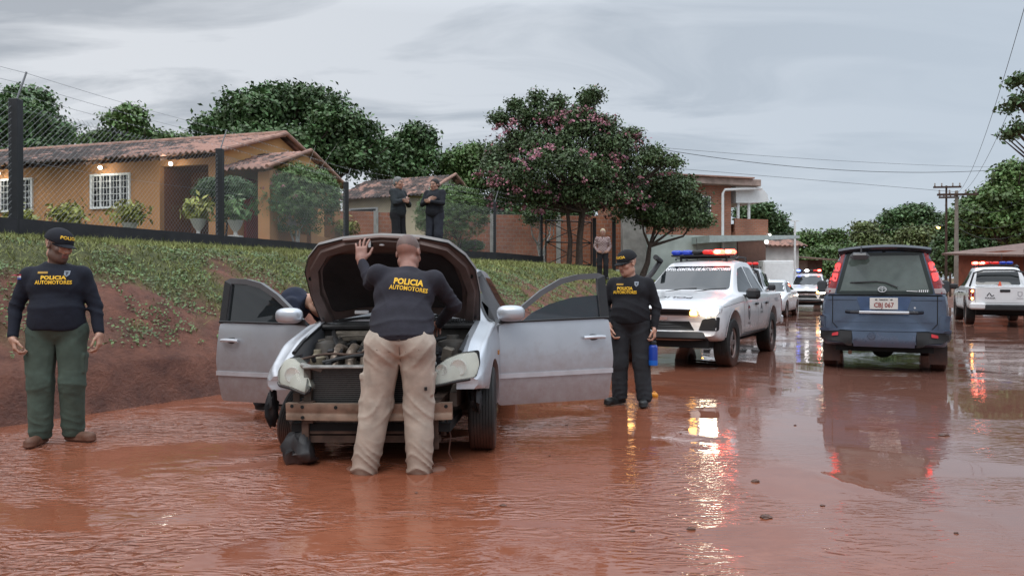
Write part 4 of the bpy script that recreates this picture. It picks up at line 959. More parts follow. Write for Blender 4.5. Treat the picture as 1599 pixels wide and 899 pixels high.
def patch_mesh(bvh, ax, poly, off=.003, thick=.01, step=.06, rnd=0):
    if rnd: poly = round_poly(poly, rnd)
    v2, f, _ = tri2d(list(poly), step); P = project(bvh, ax, v2, off); d = DIRS[ax]
    ec = {}
    for q in f:
        for a, b_ in zip(q, q[1:] + q[:1]): ec[(a, b_)] = ec.get((a, b_), 0) + 1
    bd = [(a, b_) for (a, b_) in ec if (b_, a) not in ec]
    V = list(P); mp_ = {}
    for a, b_ in bd:
        for c in (a, b_):
            if c not in mp_: mp_[c] = len(V); V.append(P[c] + d * thick)
    F_ = [tuple(q) for q in f] + [(b_, a, mp_[a], mp_[b_]) for a, b_ in bd]
    # face outward
    nrm = (V[f[0][1]] - V[f[0][0]]).cross(V[f[0][2]] - V[f[0][0]])
    if nrm.dot(d) > 0: F_ = [q[::-1] for q in F_]
    me = mesh('patch', V, F_, True); me.set_sharp_from_angle(angle=R(40)); return me
def patch(name, bvh, ax, poly, mat, parent, **k): return link(name, patch_mesh(bvh, ax, poly, **k), mat, parent)
def mir(poly): return [(-a, b_) for a, b_ in poly][::-1]
def seam(name, bvh, ax, line, parent, w_=.008, mat=None, off=.0015, closed=False):
    pts = densify(line, .05) if closed else densify(line, .05)[:0]
    if not closed:
        for a, b_ in zip(line[:-1], line[1:]):
            k = max(1, int(math.dist(a, b_) / .05)); pts += [(a[0] + (b_[0] - a[0]) * i / k, a[1] + (b_[1] - a[1]) * i / k) for i in range(k)]
        pts.append(line[-1])
    n = len(pts); L = []; R_ = []
    for i, p in enumerate(pts):
        a = pts[i - 1] if (i or closed) else pts[0]; b_ = pts[(i + 1) % n] if (i < n - 1 or closed) else pts[-1]
        t_ = Vector((b_[0] - a[0], b_[1] - a[1])).normalized(); q = Vector((-t_.y, t_.x)) * w_ / 2
        L.append((p[0] + q.x, p[1] + q.y)); R_.append((p[0] - q.x, p[1] - q.y))
    P = project(bvh, ax, L + R_, off); F_ = [(i, (i + 1) % n, (i + 1) % n + n, i + n) for i in range(n if closed else n - 1)]
    return link(name, mesh(name, P, F_), mat or DARKV, parent)
def decal(name, bvh, ax, me, M2, mat, parent, off=.004, flip=False):
    """lay a flat mesh (xy) on the body; M2 = (u, v, scale, rot)"""
    u0, v0, sc, ro = M2; cs, sn = math.cos(ro), math.sin(ro); pts = []
    for v in me.vertices:
        x, y = v.co.x * sc, v.co.y * sc; x, y = x * cs - y * sn, x * sn + y * cs
        pts.append((u0 + (-x if flip else x), v0 + y))
    P = project(bvh, ax, pts, off)
    for v, p in zip(me.vertices, P): v.co = p
    me.update(); return link(name, me, mat, parent)

def wheel(parent, x, y, r_=.33, wd=.2, rimr=.21, rim=None, spokes=5, z=None, mat=None, steer=0):
    sg = 1 if x > 0 else -1; z = r_ - .015 if z is None else z
    mb = MB(); h = wd / 2; prof = [(rimr, -h * .75), (rimr + .015, -h * .9), (r_ * .87, -h), (r_ * .96, -h * .93), (r_ * .992, -h * .80)]
    for k in range(-3, 4):
        c = k * h * .22; prof += [(r_, c - h * .09), (r_, c + h * .08), (r_ - .007, c + h * .10), (r_ - .007, c + h * .13)]
    prof += [(r_ * .992, h * .80), (r_ * .96, h * .93), (r_ * .87, h), (rimr + .015, h * .9), (rimr, h * .75)]
    n = 56; mb.lathe(prof, n=n, axis='x')
    t_ = mb.build('wheel', mat or RUB, parent, angle=30); t_.location = (x, y, z); t_.rotation_euler = (0, 0, steer)
    o = sg * h * .55; mb = MB()
    mb.lathe([(rimr, -h * .75), (rimr, o * .2), (rimr - .012, o), (rimr + .006, o + sg * .022)], n=32, axis='x')
    mb.lathe([(rimr * .3, o - sg * .01), (rimr * .28, o + sg * .01), (rimr * .12, o + sg * .018), (.0, o + sg * .018)], n=20, axis='x')
    for k in range(spokes):
        a = 2 * math.pi * k / spokes; c = rimr * .6
        mb.box((o - sg * .004, c * math.cos(a), c * math.sin(a)), (.02, rimr * .85, rimr * .30), Euler((a, 0, 0)), bev=.006)
    rm_ = mb.build('rim', rim or RIM, t_, angle=40)
    MB().lathe([(0, -h * .2), (rimr * .96, -h * .2), (rimr * .96, -h * .1), (0, -h * .1)] if sg < 0 else [(0, h * .2), (rimr * .96, h * .2), (rimr * .96, h * .1), (0, h * .1)], n=24, axis='x').build('brake_drum', DARKV, t_)
    return t_
def arch_cut(y, r_, W, z, depth=.32):
    out = []
    for sg in (-1, 1):
        o = MB().lathe([(0, sg * (W - depth)), (r_, sg * (W - depth)), (r_, sg * (W + .3)), (0, sg * (W + .3))], (0, y, z), 40, 'x', cap=False)
        me = mesh('c', o.v, o.f, False); bm = bmesh.new(); bm.from_mesh(me); bmesh.ops.remove_doubles(bm, verts=bm.verts, dist=1e-5); bmesh.ops.recalc_face_normals(bm, faces=bm.faces); bm.to_mesh(me); bm.free()
        out.append(link('c', me))
    return out
def cutter(mb): 
    o = mb.build('c', None, None, smooth=False); return o
def slat(name, bvh, ax, poly, parent, n=4, mat=None):
    """dark recessed panel with raised horizontal bars"""
    p = patch(name, bvh, ax, poly, DARKV, parent, off=.004)
    zs_ = [q[1] for q in poly]; z0, z1 = min(zs_), max(zs_)
    for k in range(n):
        zc = z0 + (z1 - z0) * (k + .5) / n; xs_ = [q for q in np.linspace(min(a for a, _ in poly), max(a for a, _ in poly), 60) if inside((q, zc), poly)]
        if len(xs_) > 2: seam('grille_bar', bvh, ax, [(xs_[0], zc), (xs_[-1], zc)], p, w_=(z1 - z0) / n * .42, mat=mat or BTRIM, off=.012)
    return p
def light_bar(parent, z, y, W, lit):
    """lit: list of six materials from local -x to +x"""
    base = MB().box((0, y, z), (W, .22, .035), bev=.012).box((-W * .36, y, z - .06), (.03, .05, .1)).box((W * .36, y, z - .06), (.03, .05, .1)).build('light_bar', BTRIM, parent, smooth=False)
    n = len(lit); w_ = W / n
    for i, m_ in enumerate(lit):
        x = -W / 2 + w_ * (i + .5); sg = -1 if i < n / 2 else 1
        MB().box((x, y, z + .062), (w_ * .94, .26, .085), bev=.032).build('beacon', m_, base, angle=60)
        if m_ in (REDON, BLUEON): [MB().ball((x, y + q_ * .135, z + .062), (w_ * .27, .03, .03)).build('beacon_core', REDHOT if m_ == REDON else BLUEON, base) for q_ in (-1, 1)]
    return base

def pickup(name, label, loc, rz, lit, group, front_on=True, detail=True, z=0, decals=True):
    root = thing(name, label, 'pickup truck', (*loc, z), rz, group)
    tab = [(-2.46, .50, .93, .86, .82, .97, .70), (-2.30, .44, 1.00, .91, .87, 1.05, .74), (-1.9, .44, 1.06, .925, .885, 1.12, .77), (-1.2, .44, 1.11, .93, .885, 1.19, .76), (-1.02, .44, 1.13, .93, .885, 1.22, .74),
           (-.18, .44, 1.14, .93, .885, 1.75, .59), (.15, .44, 1.15, .93, .885, 1.80, .61), (.85, .44, 1.16, .93, .885, 1.79, .60), (1.08, .44, 1.16, .93, .885, 1.74, .60), (1.22, .46, 1.16, .93, .885, 1.20, .80),
           (1.3, .48, 1.16, .93, .89, 1.185, .84), (2.5, .52, 1.17, .92, .885, 1.19, .84), (2.66, .54, 1.17, .90, .87, 1.185, .82)]
    key = 'pickup_body'
    if key not in MC:
        me = car_body('body', tab, warp=lambda x, y, z_: np.where(y < -1.6, ((x / .93) ** 2) * .20 * np.clip((-1.6 - y) / .8, 0, 1), 0) + np.where(y < -2.2, -.05 * np.clip(.75 - np.abs(z_ - .6), 0, 1) * 0, 0), sig=.035)
        MC[key + 'b'] = bvh_of(me); o = link('body', me)
        cuts = arch_cut(-1.56, .49, .93, .44) + arch_cut(1.56, .49, .93, .44) + [cutter(MB().box((0, 2.0, 1.15), (1.5, 1.28, .8)))]
        apply_bool(o, cuts); MC[key] = o.data; bpy.data.objects.remove(o); MC[key].materials.append(WPAINT)
    B = MC[key + 'b']
    body = link('body', MC[key], None, root)
    MB().box((0, 0, .42), (1.4, 4.6, .16)).box((0, 1.56, .36), (1.3, .14, .14)).box((0, -1.56, .36), (1.3, .14, .14)).box((0, -1.56, .62), (1.34, .9, .4)).box((0, 1.56, .60), (1.34, .95, .36)).build('chassis', DARKV, root, smooth=False)
    for sx_ in (-1, 1):
        for yy in (-1.56, 1.56): wheel(root, sx_ * .80, yy, .40, .25, .24, spokes=6)
        ax = 'x+' if sx_ > 0 else 'x-'
        for yy in (-1.56, 1.56):
            arc = [(yy + .515 * math.cos(a), .44 + .515 * math.sin(a)) for a in np.linspace(R(8), R(172), 18)]
            seam('wheel_arch', B, ax, arc, root, w_=.045, mat=WPAINT, off=.014)
        patch('side_window', B, ax, [(-.80, 1.22), (-.16, 1.64), (.12, 1.69), (.15, 1.20)], CGLASS, root, off=.003, rnd=.05)
        patch('side_window', B, ax, [(.22, 1.20), (.20, 1.69), (.72, 1.67), (.95, 1.34), (.90, 1.21)], CGLASS, root, off=.003, rnd=.05)
        seam('door_seam', B, ax, [(-.86, 1.18), (-.90, .9), (-.88, .52), (.18, .50), (.18, 1.16)], root)
        seam('door_seam', B, ax, [(.18, .50), (.85, .50), (1.06, .75), (1.10, 1.14)], root)
        seam('bed_seam', B, ax, [(1.24, 1.17), (1.24, .52)], root)
        seam('fuel_line', B, ax, [(-2.2, .98), (-1.5, 1.03), (-.9, 1.06)], root, w_=.006)
        for yy in (.0, .88): MB().box((sx_ * .945, yy, 1.0), (.03, .19, .045), bev=.012).build('door_handle', BTRIM, root)
        mi = MB().box((sx_ * 1.03, -.72, 1.19), (.24, .12, .19), Euler((0, 0, -sx_ * .25)), bev=.045).box((sx_ * .90, -.70, 1.15), (.12, .06, .05)).build('side_mirror', BTRIM, root)
        MB().box((sx_ * 1.10, -.79, 1.19), (.07, .02, .03)).build('indicator', HLAMB if not front_on and sx_ < 0 else BTRIM, mi)
        seam('side_step', B, ax, [(-1.0, .47), (1.0, .47)], root, w_=.05, mat=BTRIM, off=.02)
        # front lamps, fog inserts
        f = (lambda p: p) if sx_ > 0 else mir
        hl = patch('headlight', B, 'y-', f([(.46, .87), (.50, .965), (.86, 1.02), (.88, .93), (.80, .86)]), LENS, root, off=.012, rnd=.025, step=.04)
        if front_on and sx_ > 0:
            patch('headlight_bulb', B, 'y-', f([(.60, .865), (.60, .96), (.82, .985), (.82, .87)]), HLON, hl, off=.022, rnd=.03, step=.04)
        if front_on: patch('turn_lamp', B, 'y-', f([(.44, .87), (.45, .94), (.545, .955), (.545, .87)]), HLAMB, hl, off=.022, rnd=.02, step=.04)
        patch('fog_insert', B, 'y-', f([(.56, .62), (.62, .80), (.86, .84), (.85, .62)]), BTRIM, root, off=.006, rnd=.03, step=.04)
        # rear lamps
        tl = patch('tail_lamp', B, 'y+', f([(.78, .78), (.78, 1.12), (.885, 1.12), (.90, .78)]), TAILDIM if True else TAILON, root, off=.01, rnd=.02, step=.04)
        if not front_on: MB().ball((sx_ * .84, 2.68, 1.05), (.035, .02, .04)).ball((sx_ * .84, 2.68, .83), (.035, .02, .04)).build('tail_bulb', HLAMB, tl)
        patch('tail_lamp_side', B, ax, [(2.46, .78), (2.46, 1.12), (2.62, 1.12), (2.62, .78)], TAILDIM, tl, off=.006, step=.05)
        MB().tube([(sx_ * .78, 1.36, 1.17), (sx_ * .66, 1.40, 1.62), (sx_ * .4, 1.40, 1.70), (0, 1.40, 1.70)], .028, 8).build('roll_bar', BTRIM, root)
        MB().tube([(sx_ * .55, .1, 1.83), (sx_ * .57, .2, 1.87), (sx_ * .57, .8, 1.87), (sx_ * .55, .9, 1.82)], .018, 6).build('roof_rail', BTRIM, root)
    patch('windshield', B, 'y-', [(-.69, 1.26), (-.565, 1.69), (.565, 1.69), (.69, 1.26)], CGLASS, root, off=.003, rnd=.07, step=.05)
    patch('rear_window', B, 'y+', [(-.60, 1.24), (-.55, 1.66), (.55, 1.66), (.60, 1.24)], CGLASS, root, off=.004, rnd=.05)
    slat('upper_grille', B, 'y-', [(-.46, .86), (-.46, .955), (.46, .955), (.46, .86)], root, 2)
    slat('lower_grille', B, 'y-', [(-.50, .62), (-.42, .765), (.42, .765), (.50, .62)], root, 4)
    patch('lower_bumper', B, 'y-', [(-.70, .50), (-.62, .585), (.62, .585), (.70, .50)], BTRIM, root, off=.03, thick=.05, rnd=.02)
    patch('hood_emblem', B, 'y-', [(-.10, .79), (-.10, .835), (.10, .835), (.10, .79)], CHROME, root, off=.008, step=.03, rnd=.01)
    for wx in (-.35, .15): MB().tube([(wx, -1.12, 1.225), (wx + .25, -1.0, 1.27), (wx + .5, -.98, 1.285)], .009, 5).build('wiper', BTRIM, root)
    # tailgate and rear bumper
    seam('tailgate_seam', B, 'y+', [(-.76, .70), (-.76, 1.165), (.76, 1.165), (.76, .70)], root, closed=True)
    patch('tailgate_handle', B, 'y+', [(-.13, 1.02), (-.13, 1.10), (.13, 1.10), (.13, 1.02)], BTRIM, root, off=.012, rnd=.02, step=.04)
    MB().box((0, 2.70, .56), (1.1, .16, .18), bev=.03).build('rear_step', BTRIM, root)
    for sx_ in (-1, 1): MB().box((sx_ * .70, 2.69, .60), (.42, .2, .2), bev=.04).build('rear_bumper', WPAINT, root)
    light_bar(root, 1.90, -.02, 1.15, lit)
    if detail:
        MB().tube([(-.94, -1.15, 1.05), (-.93, -1.05, 1.2), (-.80, -.45, 1.60), (-.76, -.30, 1.74), (-.74, -.22, 1.80), (-.74, -.50, 1.87)], .05, 10).build('snorkel', BTRIM, root)
        MB().box((0, .35, 1.87), (.9, .5, .03)).tube([(-.45, .1, 1.82), (-.45, .1, 1.9)], .015, 6).tube([(.45, .6, 1.82), (.45, .6, 1.9)], .015, 6).build('roof_rack', BTRIM, root, smooth=False)
        MB().tube([(-.2, .3, 1.8), (-.22, .3, 2.25)], .005, 5).build('antenna', BTRIM, root)
        MB().tube([(.25, .3, 1.86), (.38, .36, 2.0)], .012, 5).tube([(.05, .3, 1.86), (.14, .36, 2.0)], .012, 5).build('work_light_stalk', BTRIM, root)
    if decals:
        decal('windshield_lettering', B, 'y-', text_mesh('DPTO. CONTROL DE AUTOMOTORES', .068, .003, .98, shear=.0), (0, 1.622, 1, 0), INKW, root, off=.008)
        # door shield and figure marks with small lines of writing
        for ax, fl in (('x+', False), ('x-', True)):
            sh_ = [(-.60, .78), (-.62, .94), (-.55, .99), (-.48, .94), (-.50, .78), (-.55, .73)]
            s1 = seam('door_emblem', B, ax, sh_, root, w_=.022, mat=INK, off=.003, closed=True)
            patch('emblem_top', B, ax, [(-.60, .93), (-.55, .975), (-.50, .93)], pm('emblem_red', (.35, .05, .06), .5), s1, off=.003, step=.05)
            seam('emblem_bar', B, ax, [(-.55, .78), (-.55, .90)], s1, w_=.02, mat=INK, off=.003)
            decal('emblem_lettering', B, ax, text_mesh('POLICIA', .055, .001), (-.55, .665, 1, 0), INK, root, flip=fl, off=.003)
            fg = seam('door_figure', B, ax, [(.40, .88), (.47, 1.0), (.54, .88)], root, w_=.028, mat=INK, off=.003); seam('figure_bar', B, ax, [(.43, .92), (.51, .92)], fg, w_=.02, mat=INK, off=.003)
            decal('figure_lettering', B, ax, text_mesh('POLICIA', .06, .001), (.47, .83, 1, 0), INK, root, flip=fl, off=.003)
            decal('bed_lettering', B, ax, text_mesh('POLICIA', .10, .002), (1.95, 1.04, 1, 0), pm('grey_lettering', (.25, .25, .27), .5), root, flip=fl, off=.003)
        decal('hood_lettering', B, 'z+', text_mesh('POLICIA', .20, .002), (0, -1.95, 1, math.pi), INK, root, off=.004)
        for sg in (-1, 1):
            seam('hood_figure', B, 'z+', [(-.18, -1.62), (0, -1.50), (.26, -1.60)], root, w_=.03, mat=pm('grey_lettering', (.25, .25, .27), .5), off=.004) if sg > 0 else None
        fg = seam('tailgate_figure', B, 'y+', [(.46, .90), (.40, 1.0), (.34, .90), (.28, .93)], root, w_=.03, mat=INK, off=.004)
        decal('tailgate_lettering', B, 'y+', text_mesh('POLICIA', .07, .002), (.38, .84, 1, 0), INK, root, flip=True, off=.005)
        em = seam('tailgate_emblem', B, 'y+', [(-.42, .93), (-.42, 1.03), (-.32, 1.03), (-.32, .93), (-.37, .89)], root, w_=.02, mat=pm('grey_lettering', (.25, .25, .27), .5), off=.004, closed=True)
        decal('tailgate_lettering', B, 'y+', text_mesh('POLICIA', .045, .001), (-.37, .83, 1, 0), pm('grey_lettering', (.25, .25, .27), .5), root, flip=True, off=.005)
    return root
GP = 'white police pickups'
PA = pickup('police_pickup', 'nearest white police pickup, lettering across its windshield, behind the officer with the blue bottle', (3.50, 13.45), R(-30), [BLUEDIM, BLUEDIM, BTRIM, REDDIM, REDON, REDON], GP)
PA.scale = (1, 1, .955)
pickup('police_pickup', 'white police pickup mostly hidden right behind the nearest one, red roof bar unlit', (7.5, 24.2), R(-24), [REDDIM] * 6, GP, front_on=False, detail=False, decals=False)
pickup('police_pickup', 'far white police pickup with blue, white and red roof lights seen head-on', (14.75, 36.6), R(-25), [BLUEON, BTRIM, WHITELIT, BTRIM, REDDIM, REDON], GP, detail=False, decals=False)
pickup('police_pickup', 'white police pickup seen from behind at the right edge, red beacons glowing', (15.9, 24.4), R(154), [BLUEDIM, BLUEDIM, REDDIM, REDDIM, REDON, REDON], GP, front_on=False, z=.03)
cn = thing('traffic_cone', 'small red and white traffic cone in the bed of the right pickup', 'cone', (15.1, 22.8, .95))
MB().lathe([(.16, 0), (.13, .03), (.11, .03), (.02, .42), (0, .42)], n=16).build('cone_body', pm('cone_red', (.6, .09, .04), .5), cn)
MB().lathe([(.088, .14), (.056, .28)], n=16).build('cone_band', WHITE, cn)

# ---- far white sedan
def sedan():
    root = thing('police_sedan', 'white sedan with headlight lit, behind the nearest pickup at the left of the road', 'car', (10.5, 29.9, 0), R(-29))
    tab = [(-2.15, .32, .62, .70, .66, .66, .5), (-2.0, .26, .72, .80, .76, .76, .6), (-1.2, .24, .86, .845, .80, .92, .66), (-.95, .24, .9, .85, .81, .97, .66), (-.2, .24, .92, .85, .81, 1.40, .54), (.2, .24, .93, .85, .81, 1.46, .55), (1.0, .24, .94, .85, .81, 1.40, .54), (1.6, .24, .95, .84, .79, 1.02, .62), (2.1, .3, .93, .78, .72, .98, .6)]
    me = car_body('body', tab, warp=lambda x, y, z_: np.where(y < -1.4, ((x / .85) ** 2) * .25 * np.clip((-1.4 - y) / .7, 0, 1), 0)); B = bvh_of(me)
    o = link('body', me, WPAINT); apply_bool(o, arch_cut(-1.27, .36, .85, .33) + arch_cut(1.27, .36, .85, .33)); o.parent = root
    if not o.data.materials: o.data.materials.append(WPAINT)
    for sx_ in (-1, 1):
        for yy in (-1.27, 1.27): wheel(root, sx_ * .74, yy, .31, .19, .2)
        ax = 'x+' if sx_ > 0 else 'x-'; f = (lambda p: p) if sx_ > 0 else mir
        patch('side_window', B, ax, [(-.72, .97), (-.14, 1.33), (.20, 1.37), (.22, .97)], CGLASS, root, rnd=.05)
        patch('side_window', B, ax, [(.28, .97), (.27, 1.37), (.85, 1.32), (1.2, 1.0)], CGLASS, root, rnd=.05)
        seam('door_seam', B, ax, [(-.75, .93), (-.75, .32), (.25, .32), (.25, .93)], root); seam('door_seam', B, ax, [(.25, .32), (.9, .32), (1.15, .6), (1.2, .9)], root)
        MB().box((sx_ * .95, -.62, 1.0), (.2, .1, .13), bev=.04).build('side_mirror', WPAINT, root)
        h = patch('headlight', B, 'y-', f([(.42, .60), (.46, .70), (.72, .76), (.74, .62)]), LENS, root, off=.012, rnd=.02, step=.05)
        if sx_ < 0: patch('headlight_bulb', B, 'y-', f([(.5, .62), (.52, .69), (.68, .71), (.68, .62)]), HLON, h, off=.02, step=.05)
        MB().box((sx_ * .86, .0, .82), (.03, .16, .03), bev=.01).build('door_handle', WPAINT, root)
    patch('windshield', B, 'y-', [(-.68, 1.0), (-.54, 1.36), (.54, 1.36), (.68, 1.0)], CGLASS, root, rnd=.06)
    slat('grille', B, 'y-', [(-.36, .60), (-.40, .68), (.40, .68), (.36, .60)], root, 2); slat('lower_grille', B, 'y-', [(-.4, .36), (-.45, .48), (.45, .48), (.4, .36)], root, 2)
    MB().box((0, 0, .24), (1.3, 3.6, .1)).build('underbody', DARKV, root, smooth=False)
    return root
sedan()

# ---- blue van seen from behind
def van():
    root = thing('blue_van', 'blue people carrier seen from behind with lit red tail lamps and white number plate', 'van', (0, 0, 0), R(154))
    tab = [(-2.1, .40, .80, .70, .66, .84, .5), (-1.95, .36, .90, .80, .76, .98, .6), (-1.3, .34, 1.02, .845, .81, 1.16, .68), (-.6, .34, 1.08, .845, .81, 1.74, .575), (-.2, .34, 1.08, .845, .81, 1.80, .575), (1.6, .34, 1.09, .845, .815, 1.81, .575), (2.05, .36, 1.09, .842, .81, 1.80, .575), (2.18, .38, 1.09, .83, .80, 1.78, .565)]
    def warp(x, y, z_):
        k = np.clip((y - 1.5) / .68, 0, 1); c = np.clip((-1.2 - y) / .8, 0, 1)
        return k * (-.30 * np.clip(z_ - 1.05, 0, 1) ** 1.1 - .09 * (x / .84) ** 4 - .10 * np.clip(.62 - z_, 0, .4)) + c * .3 * (x / .84) ** 2
    me = car_body('body', tab, warp=warp, rend=.05, sig=.05, crown=.035); B = bvh_of(me)
    o = link('body', me, BPAINT); apply_bool(o, arch_cut(-1.2, .38, .845, .34) + arch_cut(1.42, .38, .845, .34)); o.parent = root
    if not o.data.materials: o.data.materials.append(BPAINT)
    RG = pm('green_glass_painted_skylight', (.080, .105, .094), .04, var=.15, ior=1.75)  # tint lightened: sky showing through the cabin is put into the colour
    for sx_ in (-1, 1):
        ax = 'x+' if sx_ > 0 else 'x-'; f = (lambda p: p) if sx_ > 0 else mir
        for yy in (-1.2, 1.42): wheel(root, sx_ * .745, yy, .325, .20, .19)
        patch('side_window', B, ax, [(-.95, 1.14), (-.42, 1.66), (.0, 1.70), (.02, 1.14)], CGLASS, root, rnd=.05)
        patch('side_window', B, ax, [(.08, 1.14), (.07, 1.70), (.95, 1.70), (.98, 1.14)], CGLASS, root, rnd=.05)
        patch('side_window', B, ax, [(1.04, 1.14), (1.02, 1.70), (1.72, 1.68), (1.82, 1.14)], CGLASS, root, rnd=.05)
        seam('door_seam', B, ax, [(-.98, 1.05), (-.98, .36), (.04, .36), (.04, 1.08)], root); seam('door_seam', B, ax, [(.04, .36), (1.0, .36), (1.0, 1.08)], root)
        # tall tail lamps on the rear pillars
        tl = patch('tail_lamp', B, 'y+', f([(.665, 1.125), (.515, 1.735), (.575, 1.75), (.775, 1.30), (.80, 1.125)]), TAILDIM, root, off=.014, thick=.03, rnd=.015, step=.04)
        for (a, b_) in ((1.30, 1.42), (1.45, 1.57)):
            e = lambda z_, s_: (.665 - (z_ - 1.125) * .246 + .022) if s_ == 0 else (min(.80, .79 - (z_ - 1.28) * .44) - .028)
            patch('lit_section', B, 'y+', f([(e(a, 0), a), (e(b_, 0), b_), (e(b_, 1), b_), (e(a, 1), a)]), TAILON, tl, off=.020, rnd=.02, step=.04)
        patch('white_section', B, 'y+', f([(.66, 1.13), (.645, 1.20), (.79, 1.20), (.79, 1.13)]), pm('milky_lens', (.32, .28, .28), .15), tl, off=.020, step=.04, rnd=.01)
        patch('bumper_reflector', B, 'y+', f([(.60, .50), (.60, .55), (.70, .55), (.70, .50)]), pm('glowing_red_reflector', (.45, .03, .04), .2, emis=(1, .03, .03), estr=.06), root, off=.062, step=.04, rnd=.01)  # reflector given a faint glow of its own, though not a lamp
        mi = MB().box((sx_ * 1.0, -.82, 1.22), (.17, .10, .22), bev=.04).box((sx_ * .88, -.82, 1.14), (.16, .05, .05)).build('side_mirror', BTRIM, root)
        MB().box((sx_ * 1.0, -.765, 1.22), (.14, .006, .18), bev=.002).build('mirror_glass', pm('mirror_glass', (.06, .065, .07), .06, metal=.4, var=.02), mi)
        # bumper corner piece
        patch('bumper_corner', B, 'y+', f([(.70, .56), (.72, .82), (.84, .82), (.84, .56)]), BPAINT, root, off=.035, thick=.05, rnd=.03, step=.05)
    gl = patch('rear_window', B, 'y+', [(-.645, 1.125), (-.505, 1.715), (.505, 1.715), (.645, 1.125)], RG, root, off=.006, rnd=.05, step=.05)
    seam('glass_border', B, 'y+', [(-.62, 1.14), (-.48, 1.70), (.48, 1.70), (.62, 1.14)], gl, w_=.05, mat=pm('black_frit', (.02, .028, .026), .1), off=.0085, closed=True)
    # spoiler
    sp = MB(); pr_ = []
    for i in range(17):
        x = -.62 + 1.24 * i / 16; sag = .05 * (x / .62) ** 2
        pr_.append([(x, 1.70, 1.845 - sag), (x, 2.03 - .10 * (x / .62) ** 4, 1.835 - sag), (x, 2.10 - .12 * (x / .62) ** 4, 1.80 - sag), (x, 2.08 - .12 * (x / .62) ** 4, 1.765 - sag), (x, 1.98, 1.74 - sag), (x, 1.70, 1.76 - sag)])
    v = [p for q in pr_ for p in q]; f_ = [(i * 6 + k, i * 6 + (k + 1) % 6, (i + 1) * 6 + (k + 1) % 6, (i + 1) * 6 + k) for i in range(16) for k in range(6)] + [tuple(range(6)), tuple(range(96, 102))[::-1]]
    spo = sp.add(v, f_).build('spoiler', pm('dark_blue_spoiler', (.009, .011, .018), .3, var=.1), root, angle=50)
    MB().box((0, 2.085, 1.785), (.34, .01, .022)).build('brake_lamp', pm('brake_lens', (.08, .012, .014), .2), spo)
    # under-view mirror on a stalk at the top left
    mi = MB().box((.32, 2.19, 1.67), (.26, .10, .12), Euler((.5, 0, 0)), bev=.045).tube([(.30, 2.02, 1.80), (.30, 2.2, 1.80), (.30, 2.22, 1.70)], .010, 6).build('rear_mirror', pm('grey_mirror_shell', (.06, .06, .065), .3), root)
    w_ = MB().tube([(.45, 2.07, 1.285), (.10, 2.10, 1.30), (-.02, 2.11, 1.285), (-.18, 2.13, 1.215)], .012, 6).build('rear_wiper', BTRIM, root)
    em = MB(); em.lathe([(.06, 0), (.06, .012), (.045, .012), (.045, 0)], n=24, axis='y'); em.xform(Matrix.Translation((.02, 2.115, 1.19)) @ Matrix.Diagonal((1, 1, .72, 1)))
    em.build('oval_emblem', CHROME, root); MB().box((.02, 2.125, 1.19), (.012, .008, .07)).box((.02, 2.125, 1.2), (.08, .008, .010)).build('emblem_bar', CHROME, root)
    ml_ = seam('model_mark', B, 'y+', [(-.30, 1.165), (-.44, 1.160)], root, w_=.008, mat=INKW, off=.010)
    for k in range(5): seam('model_mark_stroke', B, 'y+', [(-.46 - k * .026, 1.150), (-.465 - k * .026, 1.180)], ml_, w_=.012, mat=INKW, off=.010)
    # tailgate
    seam('tailgate_seam', B, 'y+', [(-.69, 1.10), (-.69, .70), (-.60, .595), (.60, .595), (.69, .70), (.69, 1.10)], root, w_=.012, off=.002)
    seam('belt_line', B, 'y+', [(-.80, 1.10), (.80, 1.10)], root, w_=.02, off=.004)
    for z_ in (1.03,):
        seam('crease', B, 'y+', [(-.80, z_), (-.36, z_)], root, w_=.006); seam('crease', B, 'y+', [(.36, z_), (.80, z_)], root, w_=.006)
    seam('crease', B, 'y+', [(-.66, .72), (.66, .72)], root, w_=.010, mat=BPAINT, off=.008)
    pr2 = patch('plate_recess', B, 'y+', [(-.30, .87), (-.36, 1.06), (-.34, 1.08), (.34, 1.08), (.36, 1.06), (.30, .87)], pm('plate_recess_paint', (.075, .12, .22), .3, metal=.3), root, off=.004, rnd=.03)
    pl = MB().box((0, 2.195, .985), (.37, .012, .165), bev=.004).build('number_plate', pm('plate_white', (.62, .60, .56), .45), root, smooth=False)
    def on_plate(txt, size, z_, mat, bold=.001, nm='plate_lettering'):
        me_ = text_mesh(txt, size, bold)
        o_ = link(nm, me_, mat, pl); o_.matrix_local = Matrix.Translation((0, 2.2035, z_)) @ Euler((R(90), 0, R(180))).to_matrix().to_4x4() @ Matrix.Diagonal((.86, 1, 1, 1)); return o_
    on_plate('CBJ 067', .092, .962, pm('plate_red', (.28, .06, .05), .5), .0025); on_plate('PARAGUAY', .026, 1.040, INK)
    MB().box((.10, 2.203, 1.043), (.03, .006, .014)).box((-.10, 2.203, 1.043), (.03, .006, .014)).build('plate_screw_tab', INK, pl)
    hb = MB().tube([(-.50, 2.17, .865), (-.44, 2.225, .862), (.44, 2.225, .862), (.50, 2.17, .865)], .026, 8).build('tailgate_handle', pm('dark_blue_spoiler', (.009, .011, .018), .3), root)
    MB().box((0, 2.25, .862), (.66, .014, .036), bev=.006).build('chrome_strip', CHROME, hb)
    MB().lathe([(0, 0), (.014, 0), (.014, .008), (0, .008)], (-.40, 2.18, .93), 10, 'y').build('lock', CHROME, root)
    # bumper
    bmp = []
